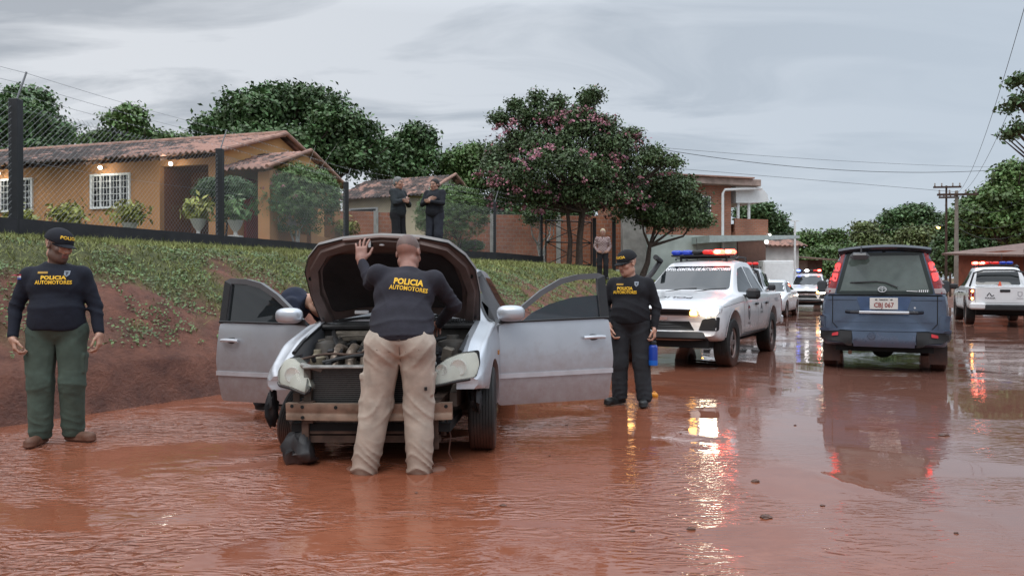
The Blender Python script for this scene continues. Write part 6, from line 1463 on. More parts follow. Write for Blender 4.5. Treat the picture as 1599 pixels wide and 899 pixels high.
# ================================================================ people
CAPSIGN = 1
class Field:
    def __init__(s, lo, hi, h):
        s.lo = np.array(lo, float); s.h = h; s.n = np.ceil((np.array(hi) - s.lo) / h).astype(int) + 1
        s.F = np.full(s.n, 1.0, np.float32)
        s.ax = [s.lo[i] + h * np.arange(s.n[i]) for i in range(3)]
    def sub(s, a, b_):
        i0 = np.clip(np.floor((np.array(a) - s.lo) / s.h).astype(int), 0, s.n); i1 = np.clip(np.ceil((np.array(b_) - s.lo) / s.h).astype(int) + 1, 0, s.n)
        sl = tuple(slice(i0[k], i1[k]) for k in range(3)); return sl, np.meshgrid(*[s.ax[k][sl[k]] for k in range(3)], indexing='ij')
    def blend(s, sl, D, k, neg=False):
        A = s.F[sl]
        if A.size == 0: return
        if neg:
            D = -D; h_ = np.clip(.5 - .5 * (D - A) / k * -1 * -1, 0, 1); h_ = np.clip(.5 - .5 * (A - D) / k, 0, 1); s.F[sl] = A * (1 - h_) + D * h_ + k * h_ * (1 - h_)
        else:
            h_ = np.clip(.5 + .5 * (A - D) / k, 0, 1); s.F[sl] = A * (1 - h_) + D * h_ - k * h_ * (1 - h_)
    def cone(s, a, b_, r1, r2, k=.02, neg=False):
        a = np.array(a, float); b_ = np.array(b_, float); m_ = max(r1, r2) + k * 2 + .03
        sl, (X, Y, Z) = s.sub(np.minimum(a, b_) - m_, np.maximum(a, b_) + m_)
        d = b_ - a; L = max(d @ d, 1e-9); t_ = np.clip(((X - a[0]) * d[0] + (Y - a[1]) * d[1] + (Z - a[2]) * d[2]) / L, 0, 1)
        D = np.sqrt((X - a[0] - t_ * d[0]) ** 2 + (Y - a[1] - t_ * d[1]) ** 2 + (Z - a[2] - t_ * d[2]) ** 2) - (r1 + (r2 - r1) * t_)
        s.blend(sl, D, k, neg); return s
    def ell(s, c, r_, rot=None, k=.02, neg=False):
        c = np.array(c, float); r_ = np.array(r_, float); m_ = r_.max() + k * 2 + .03
        sl, (X, Y, Z) = s.sub(c - m_, c + m_); X, Y, Z = X - c[0], Y - c[1], Z - c[2]
        if rot is not None:
            M = np.array(rot); X, Y, Z = (M[0, 0] * X + M[1, 0] * Y + M[2, 0] * Z, M[0, 1] * X + M[1, 1] * Y + M[2, 1] * Z, M[0, 2] * X + M[1, 2] * Y + M[2, 2] * Z)
        k0 = np.sqrt((X / r_[0]) ** 2 + (Y / r_[1]) ** 2 + (Z / r_[2]) ** 2); k1 = np.sqrt((X / r_[0] ** 2) ** 2 + (Y / r_[1] ** 2) ** 2 + (Z / r_[2] ** 2) ** 2) + 1e-9
        s.blend(sl, k0 * (k0 - 1) / k1, k, neg); return s
    def rbox(s, c, hd, rot=None, rad=.01, k=.01):
        c = np.array(c, float); hd = np.array(hd, float); m_ = np.linalg.norm(hd) + k * 2 + .03
        sl, (X, Y, Z) = s.sub(c - m_, c + m_); X, Y, Z = X - c[0], Y - c[1], Z - c[2]
        if rot is not None:
            M = np.array(rot); X, Y, Z = (M[0, 0] * X + M[1, 0] * Y + M[2, 0] * Z, M[0, 1] * X + M[1, 1] * Y + M[2, 1] * Z, M[0, 2] * X + M[1, 2] * Y + M[2, 2] * Z)
        q = [np.abs(v) - (hd[i] - rad) for i, v in enumerate((X, Y, Z))]
        D = np.sqrt(sum(np.maximum(v, 0) ** 2 for v in q)) + np.minimum(np.maximum(np.maximum(q[0], q[1]), q[2]), 0) - rad
        s.blend(sl, D, k); return s
    def clip(s, p, n, k=.006):
        """keep the side the normal points to"""
        X, Y, Z = np.meshgrid(*s.ax, indexing='ij', sparse=True); n = np.array(n, float) / np.linalg.norm(n); D = -((X - p[0]) * n[0] + (Y - p[1]) * n[1] + (Z - p[2]) * n[2])
        s.F = np.maximum(s.F, D.astype(np.float32)); return s
    def noise(s, amp, scale, seed, mask=None):
        idx = np.nonzero(np.abs(s.F) < .035); P = [s.ax[i][idx[i]] for i in range(3)]
        d = amp * sines(P[0], P[1], seed, scale, 6, Z=P[2])
        if mask is not None: d = d * mask(*P)
        s.F[idx] += d; return s
    def add(s, fn):
        idx = np.nonzero(np.abs(s.F) < .035); P = [s.ax[i][idx[i]] for i in range(3)]; s.F[idx] += fn(*P).astype(np.float32); return s
    def mesh(s, name, smooth=1):
        F_ = s.F.copy(); F_[0] = F_[-1] = 1; F_[:, 0] = F_[:, -1] = 1; F_[:, :, 0] = F_[:, :, -1] = 1
        ins = F_ < 0; c = ins[:-1, :-1, :-1].astype(np.int8)
        for dx_ in (0, 1):
            for dy_ in (0, 1):
                for dz_ in (0, 1):
                    if dx_ + dy_ + dz_: c = c + ins[dx_:F_.shape[0] - 1 + dx_, dy_:F_.shape[1] - 1 + dy_, dz_:F_.shape[2] - 1 + dz_]
        act = np.nonzero((c > 0) & (c < 8)); n = len(act[0]); idm = np.full(c.shape, -1, np.int32); idm[act] = np.arange(n)
        acc = np.zeros((n, 3)); cnt = np.zeros(n); A = np.array(act).T
        cor = [(0, 0, 0), (1, 0, 0), (0, 1, 0), (1, 1, 0), (0, 0, 1), (1, 0, 1), (0, 1, 1), (1, 1, 1)]
        val = [F_[A[:, 0] + a, A[:, 1] + b_, A[:, 2] + c_] for a, b_, c_ in cor]
        for i in range(8):
            for bit in (1, 2, 4):
                j = i | bit
                if j == i: continue
                m_ = (val[i] < 0) != (val[j] < 0); t_ = np.where(m_, val[i] / np.where(m_, val[i] - val[j], 1), 0)
                p = np.array(cor[i]) + t_[:, None] * (np.array(cor[j]) - np.array(cor[i])); acc[m_] += p[m_]; cnt[m_] += 1
        V = s.lo + (A + acc / cnt[:, None]) * s.h; Q = []
        for ax_ in range(3):
            o1, o2 = (ax_ + 1) % 3, (ax_ + 2) % 3; sl0 = [slice(None)] * 3; sl1 = [slice(None)] * 3; sl0[ax_] = slice(0, -1); sl1[ax_] = slice(1, None)
            a, b_ = ins[tuple(sl0)], ins[tuple(sl1)]; e = np.array(np.nonzero(a != b_)).T; e = e[(e[:, o1] > 0) & (e[:, o2] > 0)]
            u1 = np.zeros(3, int); u1[o1] = 1; u2 = np.zeros(3, int); u2[o2] = 1
            q = np.stack([idm[tuple((e - u1 - u2).T)], idm[tuple((e - u2).T)], idm[tuple(e.T)], idm[tuple((e - u1).T)]], 1)
            fl = a[tuple(e.T)]; q = np.where(fl[:, None], q, q[:, ::-1]); Q.append(q)
        Q = np.vstack(Q); Q = Q[(Q >= 0).all(1)]
        for _ in range(smooth):
            S_ = np.zeros_like(V); C_ = np.zeros(len(V))
            for i in range(4): np.add.at(S_, Q[:, i], V[Q[:, (i + 1) % 4]] + V[Q[:, i - 1]]); np.add.at(C_, Q[:, i], 2)
            V = V * .4 + .6 * S_ / np.maximum(C_, 1)[:, None]
        return fastmesh(name, V, Q, True), V

def basis(fwd, up=(0, 0, 1)):
    f = Vector(fwd).normalized(); u = Vector(up); l = u.cross(f)            # left of the person (when facing f)
    l = l.normalized(); u = f.cross(l).normalized(); return l, f, u
def skin_mat():
    m = bpy.data.materials.new('skin'); m.use_nodes = True; t = m.node_tree; b = t.nodes['Principled BSDF']
    a = N(t, 'ShaderNodeAttribute', attribute_name='tone'); nz = N(t, 'ShaderNodeTexNoise'); nz.inputs['Scale'].default_value = 35
    tcn = N(t, 'ShaderNodeTexCoord'); t.links.new(tcn.outputs['Object'], nz.inputs[0])
    mr = N(t, 'ShaderNodeMapRange'); mr.inputs[3].default_value = .82; mr.inputs[4].default_value = 1.16; t.links.new(nz.outputs[0], mr.inputs[0])
    hs = N(t, 'ShaderNodeHueSaturation'); t.links.new(a.outputs[0], hs.inputs['Color']); t.links.new(mr.outputs[0], hs.inputs['Value']); t.links.new(hs.outputs[0], b.inputs['Base Color'])
    b.inputs['Roughness'].default_value = .5; b.inputs['Subsurface Weight'].default_value = .12; b.inputs['Subsurface Radius'].default_value = (.6, .25, .15); b.inputs['Subsurface Scale'].default_value = .01
    return m
SKIN = skin_mat()
def cloth(name, c, **k): return pm(name, c, .9, var=.22, scale=9, bump=.010, bscale=13, **k)
NAVY = cloth('navy_jersey', (.0075, .0095, .018)); NAVY2 = cloth('faded_black_jersey', (.020, .019, .027)); BLKJ = cloth('black_jersey', (.009, .009, .012))
OLIVE = cloth('green_cargo_cloth', (.062, .088, .068)); KHAKI = cloth('khaki_cargo_cloth', (.40, .335, .275), dirt=(.16, .07, .04), dirt_z=(-.05, .45), dirt_amt=.5); CHAR = cloth('charcoal_cloth', (.022, .024, .028))
BOOT = pm('muddy_boot_leather', (.10, .065, .045), .65, var=.35, scale=12, dirt=MUD, dirt_z=(0, .2), dirt_amt=.6); BSHOE = pm('black_shoe', (.014, .014, .014), .45, var=.3)

def head_prims(F_, hc, fwd, up, sc=1.0):
    l, f, u = basis(fwd, up); M = np.array([[l.x, f.x, u.x], [l.y, f.y, u.y], [l.z, f.z, u.z]])
    def P(x, y, z): return np.array(hc) + M @ (np.array([x, y, z]) * sc)
    def E(c, r_, k=.02, neg=False): F_.ell(P(*c), np.array(r_) * sc, M, k, neg)
    def C(a, b_, r1, r2, k=.01, neg=False): F_.cone(P(*a), P(*b_), r1 * sc, r2 * sc, k, neg)
    E((0, -.012, .032), (.077, .098, .095), .02); E((0, .022, -.030), (.061, .070, .088), .03); E((0, .038, -.082), (.046, .046, .034), .03)
    for s_ in (-1, 1):
        E((s_ * .042, .058, -.022), (.024, .024, .022), .02); E((s_ * .048, .0, -.070), (.022, .045, .030), .02)      # cheek, jaw
    C((-.034, .084, .030), (.034, .084, .030), .012, .012, .014)                                                       # brow
    for s_ in (-1, 1): E((s_ * .031, .098, .008), (.018, .016, .011), .008, True); E((s_ * .031, .081, .008), (.0135, .0135, .0125), .003)
    C((0, .090, .018), (0, .108, -.030), .009, .013, .010); E((-.012, .098, -.034), (.009, .010, .008), .006); E((.012, .098, -.034), (.009, .010, .008), .006)
    C((-.020, .086, -.061), (.020, .086, -.061), .0065, .0065, .005); C((-.017, .084, -.072), (.017, .084, -.072), .0075, .0075, .005); C((-.026, .093, -.0665), (.026, .093, -.0665), .0016, .0016, .002, True)
    E((0, .062, -.103), (.022, .022, .018), .015)
    for s_ in (-1, 1): E((s_ * .080, -.008, -.002), (.010, .019, .031), .006); E((s_ * .088, -.004, .002), (.006, .009, .017), .004, True)
    return P, M
def hand_prims(F_, wr, dr, pn, thumb, curl=.5, spread=.0, sc=1.0, grip=None):
    """wr wrist, dr finger direction, pn palm normal (fingers curl towards it), thumb: side vector"""
    d = Vector(dr).normalized(); n = Vector(pn); n = (n - d * n.dot(d)).normalized(); t_ = Vector(thumb); t_ = (t_ - d * t_.dot(d) - n * t_.dot(n)).normalized(); w_ = Vector(wr)
    M = np.array([[t_.x, d.x, n.x], [t_.y, d.y, n.y], [t_.z, d.z, n.z]])
    F_.rbox(w_ + d * .050 * sc, np.array((.040, .048, .0145)) * sc, M, .013 * sc, .014); F_.cone(w_ - d * .02, w_ + d * .02 * sc, .026 * sc, .026 * sc, .02)
    lens = ((.040, .026, .020), (.045, .029, .022), (.041, .027, .021), (.032, .021, .018))
    for i in range(4):
        off = (.030 - .020 * i) * sc; p = w_ + d * (.094 - .006 * abs(i - 1)) * sc + t_ * off; ang = 0; sp = spread * (1.5 - i) * .28
        for j in range(3):
            ang += curl * (.55, .95, .6)[j] * (1 + .12 * i)
            dd = (d * math.cos(ang) + n * math.sin(ang) + t_ * sp).normalized(); q = p + dd * lens[i][j] * sc
            F_.cone(p, q, (.0095, .0088, .0080)[j] * sc, (.0088, .0080, .0068)[j] * sc, .003 if j else .006); p = q
    b0 = w_ + d * .022 * sc + t_ * .030 * sc; a = .5 + .4 * spread
    p = b0; dd = (d * math.cos(a) + t_ * math.sin(a) + n * .35 * (1 + curl)).normalized(); q = p + dd * .040 * sc; F_.cone(p, q, .0145 * sc, .011 * sc, .010)
    dd = (d * math.cos(a * .7) + t_ * math.sin(a * .5) + n * .4 * curl).normalized(); p = q; q = p + dd * .030 * sc; F_.cone(p, q, .0105 * sc, .0095 * sc, .004); dd = (dd + n * .3 * curl + d * .2).normalized(); F_.cone(q, q + dd * .024 * sc, .0095 * sc, .0075 * sc, .003)

def person(name, label, loc, rz, J, girth=1.0, belly=0, shirt=NAVY, trousers=OLIVE, shoe=BOOT, cap=None, hair=None, tone=(.44, .25, .175), beard=0, hem=None, hs=.0062, cs=.010, seed=1,
           jacket=False, loose=1.0, fold=1.0, lo_z=-.02, wide=0, bunch=1.0, sleeve=True, hsc=1.07):
    """J: joints in the person's own frame (faces -y). keys: hip, chest, neck, head, fwd, up, shL, elL, wrL ... (L = +x side)"""
    root = thing(name, label, 'person', loc, rz)
    V_ = {k: Vector(v) for k, v in J.items() if k not in ('hand',)}
    g = girth; pts = [V_[k] for k in V_ if k not in ('fwd', 'up')]
    lo = [min(p[i] for p in pts) - .30 for i in range(3)]; hi = [max(p[i] for p in pts) + .30 for i in range(3)]
    hip, chest, neck, head = V_['hip'], V_['chest'], V_['neck'], V_['head']
    waist = hip.lerp(chest, .42)
    # ---- body: head, neck, arms and hands, slim trunk and legs under the clothes
    F_ = Field(lo, hi, hs)
    F_.cone(hip, chest, .09, .10, .05); F_.cone(chest, neck, .09, .062, .05)
    for s_ in 'LR':
        F_.cone(V_['sh' + s_], V_['el' + s_], .045, .038, .03).cone(V_['el' + s_], V_['wr' + s_], .038, .027, .02).cone(chest, V_['sh' + s_], .07, .045, .04)
        F_.cone(V_['hp' + s_], V_['kn' + s_], .070, .050, .03).cone(V_['kn' + s_], V_['an' + s_], .048, .030, .02).cone(hip, V_['hp' + s_], .08, .07, .03)
        F_.cone(V_['an' + s_], V_['an' + s_].lerp(V_['to' + s_], .6), .026, .016, .02)
    l, f, u = basis(J['fwd'], J.get('up', (0, 0, 1)))
    F_.cone(neck - Vector((0, 0, .03)), Vector(head) - u * .055 * hsc - f * .012, .062, .056, .02)
    P, M = head_prims(F_, head, J['fwd'], J.get('up', (0, 0, 1)), hsc)
    if beard == 2 or g > 1.1: F_.ell(P(0, .030, -.098), (.044 * g, .046, .022), M, .03)
    for s_ in 'LR':
        H_ = J['hand'][s_]; hand_prims(F_, V_['wr' + s_], *H_, **({'sc': 1.08} if g > 1.1 else {}))
    me, V = F_.mesh('body')
    # tone per vertex: lips, brows, eyes, stubble
    rel = (V - np.array(head)) @ M / hsc; x, y, z = rel.T; C_ = np.tile(np.array(tone), (len(V), 1)); isf = (np.abs(x) < .09) & (np.abs(y) < .13) & (z > -.15) & (z < .15)
    def paint(m_, c, a=1.0): C_[m_] = C_[m_] * (1 - a) + np.array(c) * a
    paint(isf & (y > .03) & (z < -.0) & (z > -.05), (tone[0] * 1.05, tone[1] * .94, tone[2] * .92), .4)
    if beard: paint(isf & (y > -.01) & (z < -.048 + .03 * (np.abs(x) / .07) ** 3 + (np.abs(x) > .055) * .03) & (z > -.14) & ~((np.abs(x) < .024) & (z > -.050)), (.045, .03, .025) if beard == 2 else (.16, .10, .08), .8 if beard == 2 else .35)
    paint(isf & (np.abs(x) < .026) & (y > .075) & (np.abs(z + .067) < .0125), (.27, .095, .075), .8)
    paint(isf & (y > .06) & (np.abs(z - .031 - .004 * np.cos(x * 60)) < .0065) & (np.abs(np.abs(x) - .032) < .019), (.02, .014, .012), .85)
    paint(isf & (y > .075) & (np.abs(z - .008) < .0065) & (np.abs(np.abs(x) - .031) < .0135), (.42, .38, .36), .8); paint(isf & (y > .075) & (np.abs(z - .008) < .0065) & (np.abs(np.abs(x) - .031) < .006), (.015, .01, .01), .95)
    if hair == 'buzz': paint(isf & (z > .012 - .25 * np.minimum(y + .03, 0) * -1.2 * 0) & ((z + y * -.95 > .030) | ((y < -.02) & (z > -.045))) & ~((y > .055) & (z < .075)), (.05, .04, .036), .72)
    ca = me.color_attributes.new('tone', 'FLOAT_COLOR', 'POINT'); ca.data.foreach_set('color', np.concatenate([C_, np.ones((len(V), 1))], 1).astype(np.float32).ravel())
    body = link('body', me, SKIN, root)
    # ---- trousers
    T = Field(lo, hi, cs); wd = .165 * g
    hz_ = hip.z + .06
    T.ell(hip + Vector((0, .005, .02)), (wd * 1.02, .125 * g + belly * .25, .13), k=.04)
    for s_ in 'LR':
        hp, kn, an = V_['hp' + s_], V_['kn' + s_], V_['an' + s_]; sg = 1 if s_ == 'L' else -1
        T.cone(hp + Vector((0, 0, .02)), kn, .104 * g * loose, .092 * loose * (.5 + .5 * g), .05).cone(kn, an + Vector((0, 0, .0)), .092 * loose * (.5 + .5 * g), .085 * loose, .05); T.ell(hp + Vector((0, .035, .01)), (.095 * g, .095 * g, .12), k=.05)
        o = kn.lerp(hp, .38) + Vector((sg * .088 * loose, 0, 0)); 
        if not jacket: T.rbox(o, (.020, .060, .078), None, .012, .008); T.rbox(o + Vector((sg * .003, 0, .062)), (.021, .063, .022), None, .008, .003)
    def ridge(ph): return (1 - np.abs(np.sin(ph))) ** 2 - .33
    def tf(X, Y, Z):
        d = .0035 * fold * sines(X, Y, seed, .09, 5, Z=Z * .7)
        wv = 1.2 * np.sin(Z * 9 + seed) + 1.1 * np.sin(X * 13 - Z * 6 + 1.7 * seed)
        for s_ in 'LR':
            a = V_['an' + s_]; k_ = V_['kn' + s_]; hp = V_['hp' + s_]; sg = 1 if s_ == 'L' else -1
            nr = np.hypot(X - a.x, Y - a.y) < .22; th = np.arctan2(Y - a.y, X - a.x)
            t_ = np.clip(1 - (Z - a.z) / .24, 0, 1) * nr; d = d - .0085 * bunch * t_ * ridge(Z * 42 + 1.3 * np.sin(th * 1.0 + seed) * 2 + 1.2 * np.sin(th * 2 + Z * 14) + wv * .4)
            t2 = np.exp(-((Z - k_.z) / .10) ** 2) * (np.hypot(X - k_.x, Y - k_.y) < .2); d = d - .0060 * fold * t2 * ridge(Z * 30 + sg * (X - k_.x) * 16 + wv)
            t3 = np.exp(-((Z - hp.z + .05) / .10) ** 2); d = d - .0050 * fold * t3 * ridge(Z * 24 - sg * (X - hp.x) * 22 + wv * .8) * (sg * X > 0)
            t4 = np.clip((Z - a.z - .1) / .2, 0, 1); d = d - .0045 * fold * t4 * ridge(9 * (X - k_.x) + 7 * (Y - k_.y) + wv * .5 + Z * 2.5) * (np.hypot(X - k_.x, Y - k_.y) < .18)
        return d
    T.add(tf)
    X, Y, Z = np.meshgrid(*T.ax, indexing='ij', sparse=True); cz0 = hip.z - .135
    kz = [min(V_['anL'].z, V_['anR'].z), (V_['knL'].z + V_['knR'].z) / 2, cz0 + .05]; kx = [(V_['anL'].x + V_['anR'].x) / 2, (V_['knL'].x + V_['knR'].x) / 2, (V_['hpL'].x + V_['hpR'].x) / 2]
    xm = np.interp(Z, kz, kx); gap = np.clip((cz0 - Z) * .09, -.02, .022); T.F = np.maximum(T.F, (gap - np.abs(X - xm)) + 0 * Y).astype(np.float32)
    for s_ in 'LR':
        a = V_['an' + s_]; 
    zc = min(V_['anL'].z, V_['anR'].z) - .055; T.clip((0, 0, zc), (0, 0, 1)); T.clip((0, 0, hz_ + .06), (0, 0, -1))
    me, _ = T.mesh('trousers'); tr = link('trousers', me, trousers, root)
    # ---- shirt or jacket
    S_ = Field(lo, hi, cs); tk = .012 if not jacket else .024
    lean = (chest - hip); up_t = lean.normalized()
    S_.ell(chest + Vector((0, 0, -.01)), (.185 * g + tk, .125 * g + tk, .18), k=.04); S_.ell(waist, (.155 * g + tk + belly * .25 + wide, .115 * g + tk + belly * .35, .17), k=.05)
    if belly: S_.ell(waist + Vector((0, -belly * .75, -.01)), (.135 * g + belly * .3, .11 * g, .14), k=.05)
    S_.ell(hip + Vector((0, 0, .03)), (wd + tk + .012 + wide * .5, .128 * g + tk + belly * .25, .16), k=.05)
    [S_.cone(neck + Vector((0, 0, -.045)), V_['sh' + q_].lerp(neck, .08) + Vector((0, 0, -.010)), .062, .056, .05) for q_ in 'LR']; S_.cone(chest, neck - Vector((0, 0, .02)), .10, .066 + tk * .4, .05)
    for s_ in 'LR':
        sh, el, wr = V_['sh' + s_], V_['el' + s_], V_['wr' + s_]
        S_.ell(sh + Vector((0, 0, -.018)), (.056 * g, .060, .060), k=.045)
        if sleeve: S_.cone(sh, el, (.060 + tk * .5) * (.75 + .25 * g), .048 + tk * .5, .03).cone(el, el.lerp(wr, .93), .047 + tk * .5, .035 + tk * .4, .015)
    def sf(X, Y, Z):
        d = .003 * fold * sines(X, Y, seed + 4, .09, 5, Z=Z); wv = 1.3 * np.sin(X * 8 + seed) + 1.0 * np.sin(Z * 14 + Y * 9 + seed)
        w1 = np.exp(-((Z - waist.z + .04) / .16) ** 2); d = d - .0065 * fold * w1 * ridge(Z * 26 + X * 7 + wv)
        w2 = np.exp(-((Z - chest.z) / .12) ** 2) * (np.abs(X) > .09); d = d - .0045 * fold * w2 * ridge(Z * 18 - np.abs(X) * 26 + wv * .6)
        for s_ in 'LR':
            e = V_['el' + s_]; w_ = V_['wr' + s_]; t_ = np.exp(-(((X - e.x) ** 2 + (Y - e.y) ** 2 + (Z - e.z) ** 2) / .012)); d = d - .0065 * fold * t_ * ridge(Z * 36 + X * 14 + wv)
            t_ = np.exp(-(((X - w_.x) ** 2 + (Y - w_.y) ** 2 + (Z - w_.z) ** 2) / .008)); d = d - .004 * fold * t_ * ridge(Z * 50 + Y * 30 + wv)
        return d
    S_.add(sf)
    hm = (hip.z - .02 if hem is None else hem)
    arms_low = [V_['wr' + s_].z < hm + .05 for s_ in 'LR']
    # hem cut, only in the trunk zone
    X, Y, Z = np.meshgrid(*S_.ax, indexing='ij', sparse=True); xr_ = max(wd + .05, .22)
    D = (hm + .005 * np.sin(X * 22 + seed) - Z)
    inarm = np.zeros(np.broadcast(X, Y, Z).shape, bool)
    for s_ in 'LR':
        if V_['wr' + s_].z < hm + .12:
            e, w2 = V_['el' + s_], V_['wr' + s_]; d_ = w2 - e; t_ = np.clip(((X - e.x) * d_.x + (Y - e.y) * d_.y + (Z - e.z) * d_.z) / d_.length_squared, 0, 1)
            inarm |= ((X - e.x - t_ * d_.x) ** 2 + (Y - e.y - t_ * d_.y) ** 2 + (Z - e.z - t_ * d_.z) ** 2) < .066 ** 2
    S_.F = np.where(inarm, S_.F, np.maximum(S_.F, D)).astype(np.float32)
    # neck opening
    nd = (Vector(head) - neck).normalized(); 
    pn_ = neck + nd * (.004 if not jacket else .045); Dn = (X - pn_.x) * nd.x + (Y - pn_.y) * nd.y + (Z - pn_.z) * nd.z
    near = ((X - pn_.x) ** 2 + (Y - pn_.y) ** 2 + (Z - pn_.z) ** 2) < .14 ** 2
    S_.F = np.where(near, np.maximum(S_.F, Dn), S_.F).astype(np.float32)
    me, _ = S_.mesh('shirt'); st = link('shirt' if not jacket else 'jacket', me, shirt, root); MCs = me
    # ---- shoes
    for s_ in 'LR':
        a, t_ = V_['an' + s_], V_['to' + s_]; sh = Field([min(a[i], t_[i]) - .12 for i in range(3)], [max(a[i], t_[i]) + .12 for i in range(3)], .008)
        d = (t_ - a); d.z = 0; d.normalize(); fz = min(a.z - .085, t_.z) 
        heel = Vector((a.x, a.y, a.z - .05)) - d * .03; toe = Vector((t_.x, t_.y, fz + .035)) + d * .02
        sh.cone(a + Vector((0, 0, .04)), heel, .050, .040, .02).cone(heel, toe, .040, .038, .025).ell(toe - d * .02, (.048, .048, .034), k=.02)
        for k_ in np.linspace(0, 1, 5): 
            c = heel.lerp(toe, k_); sh.ell((c.x, c.y, fz + .010), (.046, .046, .016), k=.012)
        sh.clip((0, 0, fz - .004), (0, 0, 1)); me, _ = sh.mesh('shoe'); link('shoe', me, shoe, root)
    # ---- cap / hair
    if cap:
        F3 = Field([head[i] - .22 for i in range(3)], [head[i] + .22 for i in range(3)], .006)
        F3.ell(P(0, -.010, .040), (.091 * hsc, .116 * hsc, .098 * hsc), M, .01); n_ = M @ np.array([0, .12, 1]); F3.clip(P(0, 0, .030 if True else 0), M @ np.array([0, .16, 1]))
        br = Field([head[i] - .26 for i in range(3)], [head[i] + .26 for i in range(3)], .006); br.ell(P(0, .105, .034), (.073 * hsc, .082 * hsc, .0085), np.array(M) @ np.array(Euler((R(-14), 0, 0)).to_matrix()), .01)
        F3.F = np.minimum(F3.F, F3.F)
        me, _ = F3.mesh('cap', 1); cp = link('cap', me, cap, root); cb = bvh_of(me)
        # curved peak
        v = []; q = []
        for j in range(7):
            for i in range(13):
                a = math.pi * i / 12; rr_ = .078 + (.075 * math.sin(a) ** .7) * j / 6; xx = math.cos(a) * .078 * (1 - .02 * j); yy_ = .02 + math.sin(a) * (.060 + .085 * j / 6)
                v.append(P(xx, yy_, .036 - .10 * (xx / .08) ** 2 * .25 - .010 * j / 6 * 1.6 - (yy_ - .09) * .12))
        for j in range(6):
            for i in range(12): q.append((j * 13 + i, j * 13 + i + 1, (j + 1) * 13 + i + 1, (j + 1) * 13 + i))
        n0 = len(v); v += [p - M @ np.array([0, 0, .005]) for p in v]; q += [tuple(i + n0 for i in f_[::-1]) for f_ in q]; q += [(78 + i, 79 + i, 79 + i + n0, 78 + i + n0) for i in range(12)]
        link('cap_peak', mesh('cap_peak', v, q, True), cap, cp)
        tm = text_mesh('POLICIA', .036, .0012, 1.0, res=2); fwd_ = Vector(M @ np.array([0, 1, 0]))
        for vv in tm.vertices:
            a = vv.co.x / .095; o = Vector(P(math.sin(a) * CAPSIGN * .2, math.cos(a) * .2, .078 + vv.co.y)); c0 = Vector(P(0, 0, .068 + vv.co.y * .8)); h = cb.ray_cast(o, (c0 - o).normalized())
            vv.co = (h[0] + h[1] * .003) if h[0] is not None else c0
        tm.update(); link('cap_lettering', tm, YEL, cp)
    if hair and hair != 'buzz':
        F3 = Field([head[i] - .2 for i in range(3)], [head[i] + .2 for i in range(3)], .007)
        F3.ell(P(0, -.018, .042), np.array((.084, .104, .094)) * hsc, M, .01).ell(P(0, -.045, -.005), np.array((.081, .071, .070)) * hsc, M, .03)
        F3.noise(.006, .012, seed + 9); F3.clip(P(0, .050, .04), M @ np.array([0, -1, .65])); F3.clip(P(0, 0, -.055), M @ np.array([0, -.2, 1]))
        link('hair', F3.mesh('hair')[0], hair, root)
    return root, st, P, M, tr
def shirt_print(st, ax, txt, size, u, v, bold, mat=YEL, sx=1.0, shear=0, arch=0, rot=0, par=None, nm='lettering'):
    B = bvh_of(st.data); me = text_mesh(txt, size, bold, 1.0, shear=shear, res=2)
    for q in me.vertices: q.co.x *= sx; q.co.y -= arch * q.co.x ** 2
    return decal(nm, B, ax, me, (u, v, 1, rot), mat, st, off=.004, flip=(ax in ('y+', 'x-')))
def badge(st, ax, u, v, s_=.03, cols=None):
    B = bvh_of(st.data)
    b_ = patch('chest_badge', B, ax, [(u - s_ * .8, v + s_), (u + s_ * .8, v + s_), (u + s_ * .75, v - s_ * .3), (u, v - s_ * 1.1), (u - s_ * .75, v - s_ * .3)], pm('badge_grey', (.22, .24, .27), .5, metal=.3), st, off=.005, thick=.008, step=.02)
    patch('badge_centre', B, ax, [(u - s_ * .4, v + s_ * .5), (u + s_ * .4, v + s_ * .5), (u, v - s_ * .6)], pm('badge_dark', (.03, .035, .05), .5), b_, off=.008, thick=.004, step=.02)

# ---- officer at the far left: green trousers, cap, looking to the image right
J = dict(hip=(0, 0, .95), chest=(0, .0, 1.30), neck=(0, .01, 1.475), head=(.020, -.015, 1.615), fwd=(.80, -.60, -.22), up=(.1, 0, 1),
         shL=(.185, .01, 1.385), shR=(-.195, .01, 1.375), elL=(.275, .03, 1.12), elR=(-.300, .03, 1.11), wrL=(.315, -.03, .90), wrR=(-.290, -.07, .875),
         hpL=(.105, 0, .90), hpR=(-.105, 0, .90), knL=(.105, .0, .50), knR=(-.110, -.01, .50), anL=(.105, .05, .10), anR=(-.120, .0, .10), toL=(.235, -.03, .03), toR=(-.145, -.15, .03),
         hand=dict(L=((.05, -.15, -1), (-1, .1, 0), (0, -1, 0), .75), R=((.25, -.25, -1), (1, .3, 0), (0, -1, 0), .95)))
o1, st1, P1_, M1_, _ = person('person', 'officer in navy jersey and green cargo trousers standing at the foot of the bank', (-3.72, 6.02, -.005), R(17), J, 1.13, .065, NAVY, OLIVE, BOOT, cap=cloth('navy_cap', (.008, .009, .014)), beard=2, seed=3, hs=.0060, loose=1.0, fold=1.1)
shirt_print(st1, 'y-', 'POLICIA', .040, .01, 1.352, .0020, sx=1.18); shirt_print(st1, 'y-', 'AUTOMOTORES', .040, .01, 1.315, .0014, sx=.86)
shirt_print(st1, 'y-', 'P. RODRIGUEZ' if False else '', .02, 0, 0, 0) if False else None
bb = bvh_of(st1.data); patch('name_tape', bb, 'y-', [(-.105, 1.385), (-.105, 1.401), (-.03, 1.401), (-.03, 1.385)], pm('gold_tape', (.42, .24, .04), .7), st1, off=.004, thick=.006, step=.02); badge(st1, 'y-', .100, 1.385, .024)
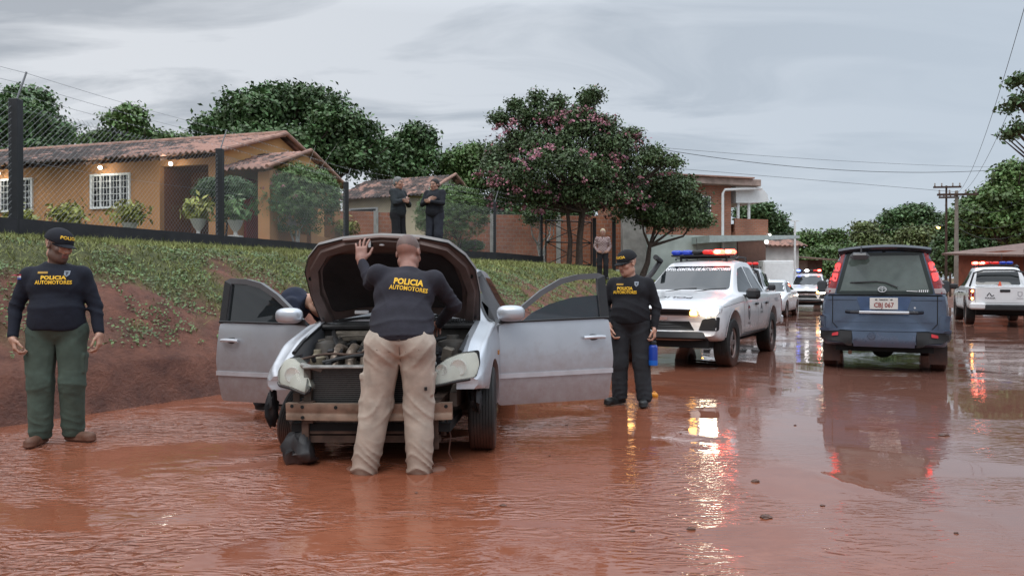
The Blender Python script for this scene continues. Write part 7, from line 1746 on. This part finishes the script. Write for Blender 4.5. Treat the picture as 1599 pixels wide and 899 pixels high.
for k, (c, z0) in enumerate((((.35, .04, .05), 1.368), ((.6, .6, .6), 1.354), ((.04, .07, .3), 1.340))): patch('flag_patch', bb, 'y-', [(-.275, z0), (-.275, z0 + .013), (-.235, z0 + .013), (-.235, z0)], pm('flag_colour_%d' % k, c, .7), st1, off=.004, thick=.005, step=.02)

# ---- officer leaning over the engine, seen from behind (own frame turned 180 degrees, so his left is at image left)
J = dict(hip=(.0, .0, .945), chest=(.0, -.16, 1.255), neck=(-.02, -.235, 1.425), head=(-.01, -.315, 1.555), fwd=(-.28, -.86, -.42), up=(0, -.42, .9),
         shL=(.195, -.17, 1.405), shR=(-.215, -.17, 1.36), elL=(.275, -.33, 1.34), elR=(-.345, -.33, 1.165), wrL=(.360, -.42, 1.505), wrR=(-.20, -.62, 1.02),
         hpL=(.115, 0, .89), hpR=(-.115, 0, .89), knL=(.18, -.05, .47), knR=(-.115, -.06, .47), anL=(.245, .02, .06), anR=(-.13, .01, .06), toL=(.35, -.07, -.005), toR=(-.26, -.06, -.005),
         hand=dict(L=((.04, -.30, 1), (0, -1, -.15), (-1, -.1, 0), .34, .6), R=((.3, -1, -.3), (0, 0, -1), (1, 0, 0), .6)))
o2, st2, P2_, M2_, tr2 = person('person', 'officer in khaki trousers seen from behind, leaning over the open engine bay', (-.77, 5.10, -.03), R(180), J, 1.13, .03, NAVY2, KHAKI, BOOT, hair='buzz', tone=(.27, .13, .095), seed=23, hs=.0054, cs=.0085, hem=.95, fold=1.6, loose=1.10, bunch=2.0, wide=.035)
shirt_print(st2, 'y+', 'POLICIA', .055, -.045, 1.340, .0022, sx=.98, rot=R(-6), arch=.2); shirt_print(st2, 'y+', 'AUTOMOTORES', .041, -.048, 1.296, .0010, sx=.86, rot=R(-7), arch=.3)
tb_ = bvh_of(tr2.data); patch('back_belt_loop', tb_, 'y+', [(-.02, .955), (-.02, 1.0), (.0, 1.0), (.0, .955)], KHAKI, tr2, off=.008, thick=.012, step=.02)
patch('pocket_tag', tb_, 'y+', [(-.185, .60), (-.185, .625), (-.168, .625), (-.168, .60)], pm('black_tag', (.02, .02, .02), .6), tr2, off=.005, thick=.01, step=.02)
seam('seat_seam', tb_, 'y+', [(-.01, .95), (-.006, .80)], tr2, w_=.006, mat=pm('khaki_seam', (.20, .16, .13), .9), off=.002)
for s_ in (-1, 1): seam('pocket_seam', tb_, 'y+', [(s_ * .05, .87), (s_ * .145, .885)], tr2, w_=.005, mat=MC['khaki_seam'], off=.002)
# ---- officer with glasses and blue bottle
J = dict(hip=(0, 0, .90), chest=(0, .0, 1.225), neck=(-.01, .005, 1.385), head=(-.035, -.03, 1.52), fwd=(-.62, -.75, -.22), up=(-.1, -.1, 1),
         shL=(.180, .01, 1.30), shR=(-.180, .01, 1.30), elL=(.275, .04, 1.06), elR=(-.275, .06, 1.06), wrL=(.255, -.03, .835), wrR=(-.215, -.09, .85),
         hpL=(.10, 0, .85), hpR=(-.10, 0, .85), knL=(.115, .0, .47), knR=(-.115, .0, .47), anL=(.15, -.02, .10), anR=(-.115, .02, .10), toL=(.15, -.17, .03), toR=(-.215, -.10, .03),
         hand=dict(L=((.02, -.1, -1), (-1, 0, 0), (0, -1, 0), 1.05), R=((.3, -.1, -1), (1, 0, 0), (0, -1, 0), .8)))
o3, st3, P3_, M3_, _ = person('person', 'officer in black jersey with glasses and cap standing before the pickup with a blue bottle', (1.27, 7.9, 0), R(-15), J, 1.12, .06, BLKJ, CHAR, BSHOE, cap=cloth('black_cap', (.009, .009, .011)), tone=(.50, .28, .20), seed=43, fold=1.2, loose=.98)
shirt_print(st3, 'y-', 'POLICIA', .044, -.045, 1.250, .0020, sx=1.0); shirt_print(st3, 'y-', 'AUTOMOTORES', .042, -.045, 1.210, .0016, sx=.80)
bb = bvh_of(st3.data); patch('name_tape', bb, 'y-', [(-.135, 1.285), (-.135, 1.302), (-.06, 1.302), (-.06, 1.285)], MC['gold_tape'], st3, off=.004, thick=.006, step=.02); badge(st3, 'y-', .075, 1.295, .026)
gl = MB()
for s_ in (-1, 1):
    pts = [P3_(s_ * .032 + .021 * math.cos(a), .108, .010 + .014 * math.sin(a)) for a in np.linspace(0, 6.283, 13)]; gl.tube(pts, .0034, 5, False)
    gl.tube([P3_(s_ * .053, .106, .014), P3_(s_ * .080, .07, .016), P3_(s_ * .083, -.005, .010)], .0034, 5)
gl.tube([P3_(-.011, .109, .012), P3_(.011, .109, .012)], .0034, 5); gl.build('glasses', BTRIM, o3)
wv = Vector(J['wrL']); dv = Vector((.02, -.1, -1)).normalized()
MB().tube([wv + dv * .0, wv + dv * .022], .036, 14).build('watch', BTRIM, o3)
hc_ = Matrix.Rotation(R(-15), 4, 'Z') @ (wv + dv * .105 + Vector((-.012, -.012, 0))) + Vector((1.27, 7.9, 0))
btl = thing('water_bottle', 'blue insulated water bottle held in the hand of the officer with glasses', 'bottle', (hc_.x, hc_.y, hc_.z - .29))
MB().lathe([(0, 0), (.046, 0), (.048, .01), (.048, .055)], n=24).build('base_sleeve', pm('bright_blue_rubber', (.01, .12, .50), .4), btl)
MB().lathe([(.0465, .055), (.0465, .19), (.042, .205), (.030, .215), (.030, .225), (0, .225)], n=24).build('flask', pm('deep_blue_paint', (.012, .045, .30), .3, var=.1), btl)
MB().lathe([(.033, .218), (.034, .25), (.028, .256), (0, .256)], n=20).build('lid', BTRIM, btl); MB().tube([(-.026, 0, .25), (-.024, 0, .285), (0, 0, .295), (.024, 0, .285), (.026, 0, .25)], .006, 8).build('handle_loop', BTRIM, btl)
fl = MB().ball((0, 0, 0), (.045, .045, .04), 16, 10).box((0, 0, .04), (.025, .025, .02), bev=.005).build('orange_float', pm('orange_plastic', (.70, .26, .015), .35), None, loc=at(1022, 618, 8.5)); fl.location.z = .012
tag(fl, 'small orange plastic ball lying in the water behind the officer with the bottle', 'ball')

# ---- two men in dark jackets on the bank, arms crossed
def crossed(fx=0):
    return dict(hip=(0, 0, .95), chest=(0, .0, 1.28), neck=(0, .01, 1.46), shL=(.19, .01, 1.40), shR=(-.19, .01, 1.40), elL=(.25, -.10, 1.15), elR=(-.25, -.10, 1.15), wrL=(.03, -.24, 1.19), wrR=(-.02, -.22, 1.24),
         hpL=(.095, 0, .90), hpR=(-.095, 0, .90), knL=(.10, -.02, .49), knR=(-.10, -.02, .49), anL=(.11, .0, .10), anR=(-.11, .0, .10), toL=(.13, -.15, .03), toR=(-.13, -.15, .03),
         hand=dict(L=((-1, -.05, .12), (0, 1, 0), (0, 0, 1), .3), R=((1, 0, .1), (0, 1, 0), (0, 0, 1), .3)))
J = crossed(); J.update(head=(.0, -.01, 1.60), fwd=(.1, -1, -.05))
x, y = at(622, 0, 16).x, 16.0
person('person', 'grey-haired man in dark zip jacket on the bank with arms crossed', (x, y, hz(x, y) - .01), R(62), J, 1.0, .02, cloth('dark_grey_jacket', (.022, .027, .030)), cloth('black_trousers', (.010, .010, .012)), BSHOE, hair=pm('grey_hair', (.17, .17, .165), .8, var=.4, scale=40), seed=61, jacket=True, hem=.78, hs=.0075, cs=.011, tone=(.36, .20, .14))
J = crossed(); J.update(head=(.0, -.01, 1.57), fwd=(-.1, -1, -.1)); x, y = at(679, 0, 16.2).x, 16.2
person('person', 'dark-haired man in black jacket on the bank, arms crossed, facing left', (x, y, hz(x, y) - .02), R(-24), J, 1.08, .03, cloth('black_jacket', (.011, .013, .018)), cloth('dark_jeans', (.022, .026, .036)), BSHOE, hair=pm('dark_hair', (.02, .017, .015), .7, var=.3, scale=40), seed=71, jacket=True, hem=.80, hs=.0075, cs=.011, tone=(.33, .18, .125))
# ---- man at the gate
PLAID = bpy.data.materials.new('plaid_shirt'); PLAID.use_nodes = True; t = PLAID.node_tree; b = t.nodes['Principled BSDF']; tcn = N(t, 'ShaderNodeTexCoord'); ck = N(t, 'ShaderNodeTexChecker'); ck.inputs['Scale'].default_value = 22
ck.inputs[1].default_value = (.36, .28, .26, 1); ck.inputs[2].default_value = (.15, .09, .09, 1); t.links.new(tcn.outputs['Object'], ck.inputs[0]); t.links.new(ck.outputs[0], b.inputs['Base Color']); b.inputs['Roughness'].default_value = .9
J = dict(hip=(0, 0, .95), chest=(0, .0, 1.28), neck=(0, .01, 1.46), head=(.0, -.01, 1.60), fwd=(-.3, -1, 0), shL=(.19, .01, 1.40), shR=(-.19, .01, 1.40), elL=(.26, .04, 1.13), elR=(-.26, .04, 1.13), wrL=(.17, -.09, .96), wrR=(-.17, -.09, .96),
         hpL=(.095, 0, .90), hpR=(-.095, 0, .90), knL=(.10, -.02, .49), knR=(-.10, -.02, .49), anL=(.11, .0, .10), anR=(-.11, .0, .10), toL=(.14, -.15, .03), toR=(-.14, -.15, .03),
         hand=dict(L=((-1, -.4, -.3), (0, 1, 0), (0, -1, 1), .6), R=((1, -.4, -.3), (0, 1, 0), (0, -1, 1), .6)))
x, y = at(941, 0, 25).x, 25.0
o6 = person('person', 'man in plaid shirt and pale cap standing by the metal gate', (x, y, hz(x, y) - .01), R(0), J, .95, 0, PLAID, MC['black_trousers'], BSHOE, seed=81, hs=.009, cs=.012, hem=.88, hair=pm('straw_cap', (.45, .38, .26), .8, var=.2), tone=(.30, .16, .11))
# ---- person bending behind the left door
J = dict(hip=(0, .25, .90), chest=(0, -.06, 1.10), neck=(0, -.22, 1.14), head=(.0, -.34, 1.11), fwd=(0, -.8, -.6), up=(0, -.5, .85), shL=(.19, -.13, 1.10), shR=(-.19, -.13, 1.10), elL=(.24, -.28, .86), elR=(-.24, -.28, .86), wrL=(.15, -.46, .80), wrR=(-.15, -.46, .80),
         hpL=(.10, .25, .86), hpR=(-.10, .25, .86), knL=(.11, .16, .47), knR=(-.11, .16, .47), anL=(.12, .25, .10), anR=(-.12, .25, .10), toL=(.13, .11, .03), toR=(-.13, .11, .03),
         hand=dict(L=((0, -1, -.2), (-1, 0, 0), (0, 0, 1), .6), R=((0, -1, -.2), (1, 0, 0), (0, 0, 1), .6)))
o7, st7, _, _, _ = person('person', 'person in navy clothing bending behind the open car door nearest the bank', (-2.30, 7.62, 0), R(75), J, 1.05, .02, cloth('navy_jacket', (.010, .014, .030)), CHAR, BSHOE, seed=91, hs=.008, cs=.011, hair='buzz')
bb = bvh_of(st7.data)
for k in range(3): patch('flag_patch', bb, 'x-', [(-.155, 1.075 - k * .013), (-.155, 1.088 - k * .013), (-.10, 1.088 - k * .013), (-.10, 1.075 - k * .013)], MC['flag_colour_%d' % k], st7, off=.004, thick=.005, step=.02)

# ---- small stones, leaves and mud lumps on the wet road
STN = pm('wet_mud_lump', (.09, .04, .025), .35, var=.4, scale=20)
LITTER = ((885, 664, .018), (843, 697, .012), (786, 790, .022), (1197, 808, .042), (988, 830, .016), (1475, 680, .05), (1063, 677, .014), (1080, 827, .030), (1180, 752, .035), (1242, 664, .017), (921, 635, .014), (1285, 790, .018), (1494, 833, .015), (650, 770, .012), (1395, 677, .014), (858, 712, .010))
LUMP = ('under the headlight reflection, nearest to it', 'in the wet strip left of the van reflection, upper one', 'in the open water right of the pickup reflection', 'largest in the middle of the right half of the road', 'right of the largest lump, small and dark', 'far right beyond the van reflection, broad and flat', 'left of the headlight reflection, very small', 'low in the picture, left of the largest lump', 'broad and flat above the largest lump', 'small, just left of the van reflection', 'small, beside the officer with the bottle', 'small, inside the van reflection', 'small, lowest at the right edge', 'just below the khaki trousers', 'small, at the top of the van reflection', 'tiny, in front of the officer with the bottle')
for i, (px, py, r_) in enumerate(LITTER):
    r_ *= .55
    d = 1495 / (py - 443); x = (px - 799.5) / F * d; rr_ = np.random.default_rng(i)
    mb = MB().ball((0, 0, 0), (r_ * 1.5, r_, r_ * .55), 10, 7); mb.v = [(a * (1 + .25 * rr_.normal() * .6), b_ * (1 + .2 * rr_.normal()), c * (1 + .2 * rr_.normal())) for a, b_, c in mb.v]
    o = mb.build('mud_lump', STN, None, loc=(x, d, .004)); tag(o, 'dark lump of mud ' + LUMP[i], 'stone', 'lumps on the wet road')
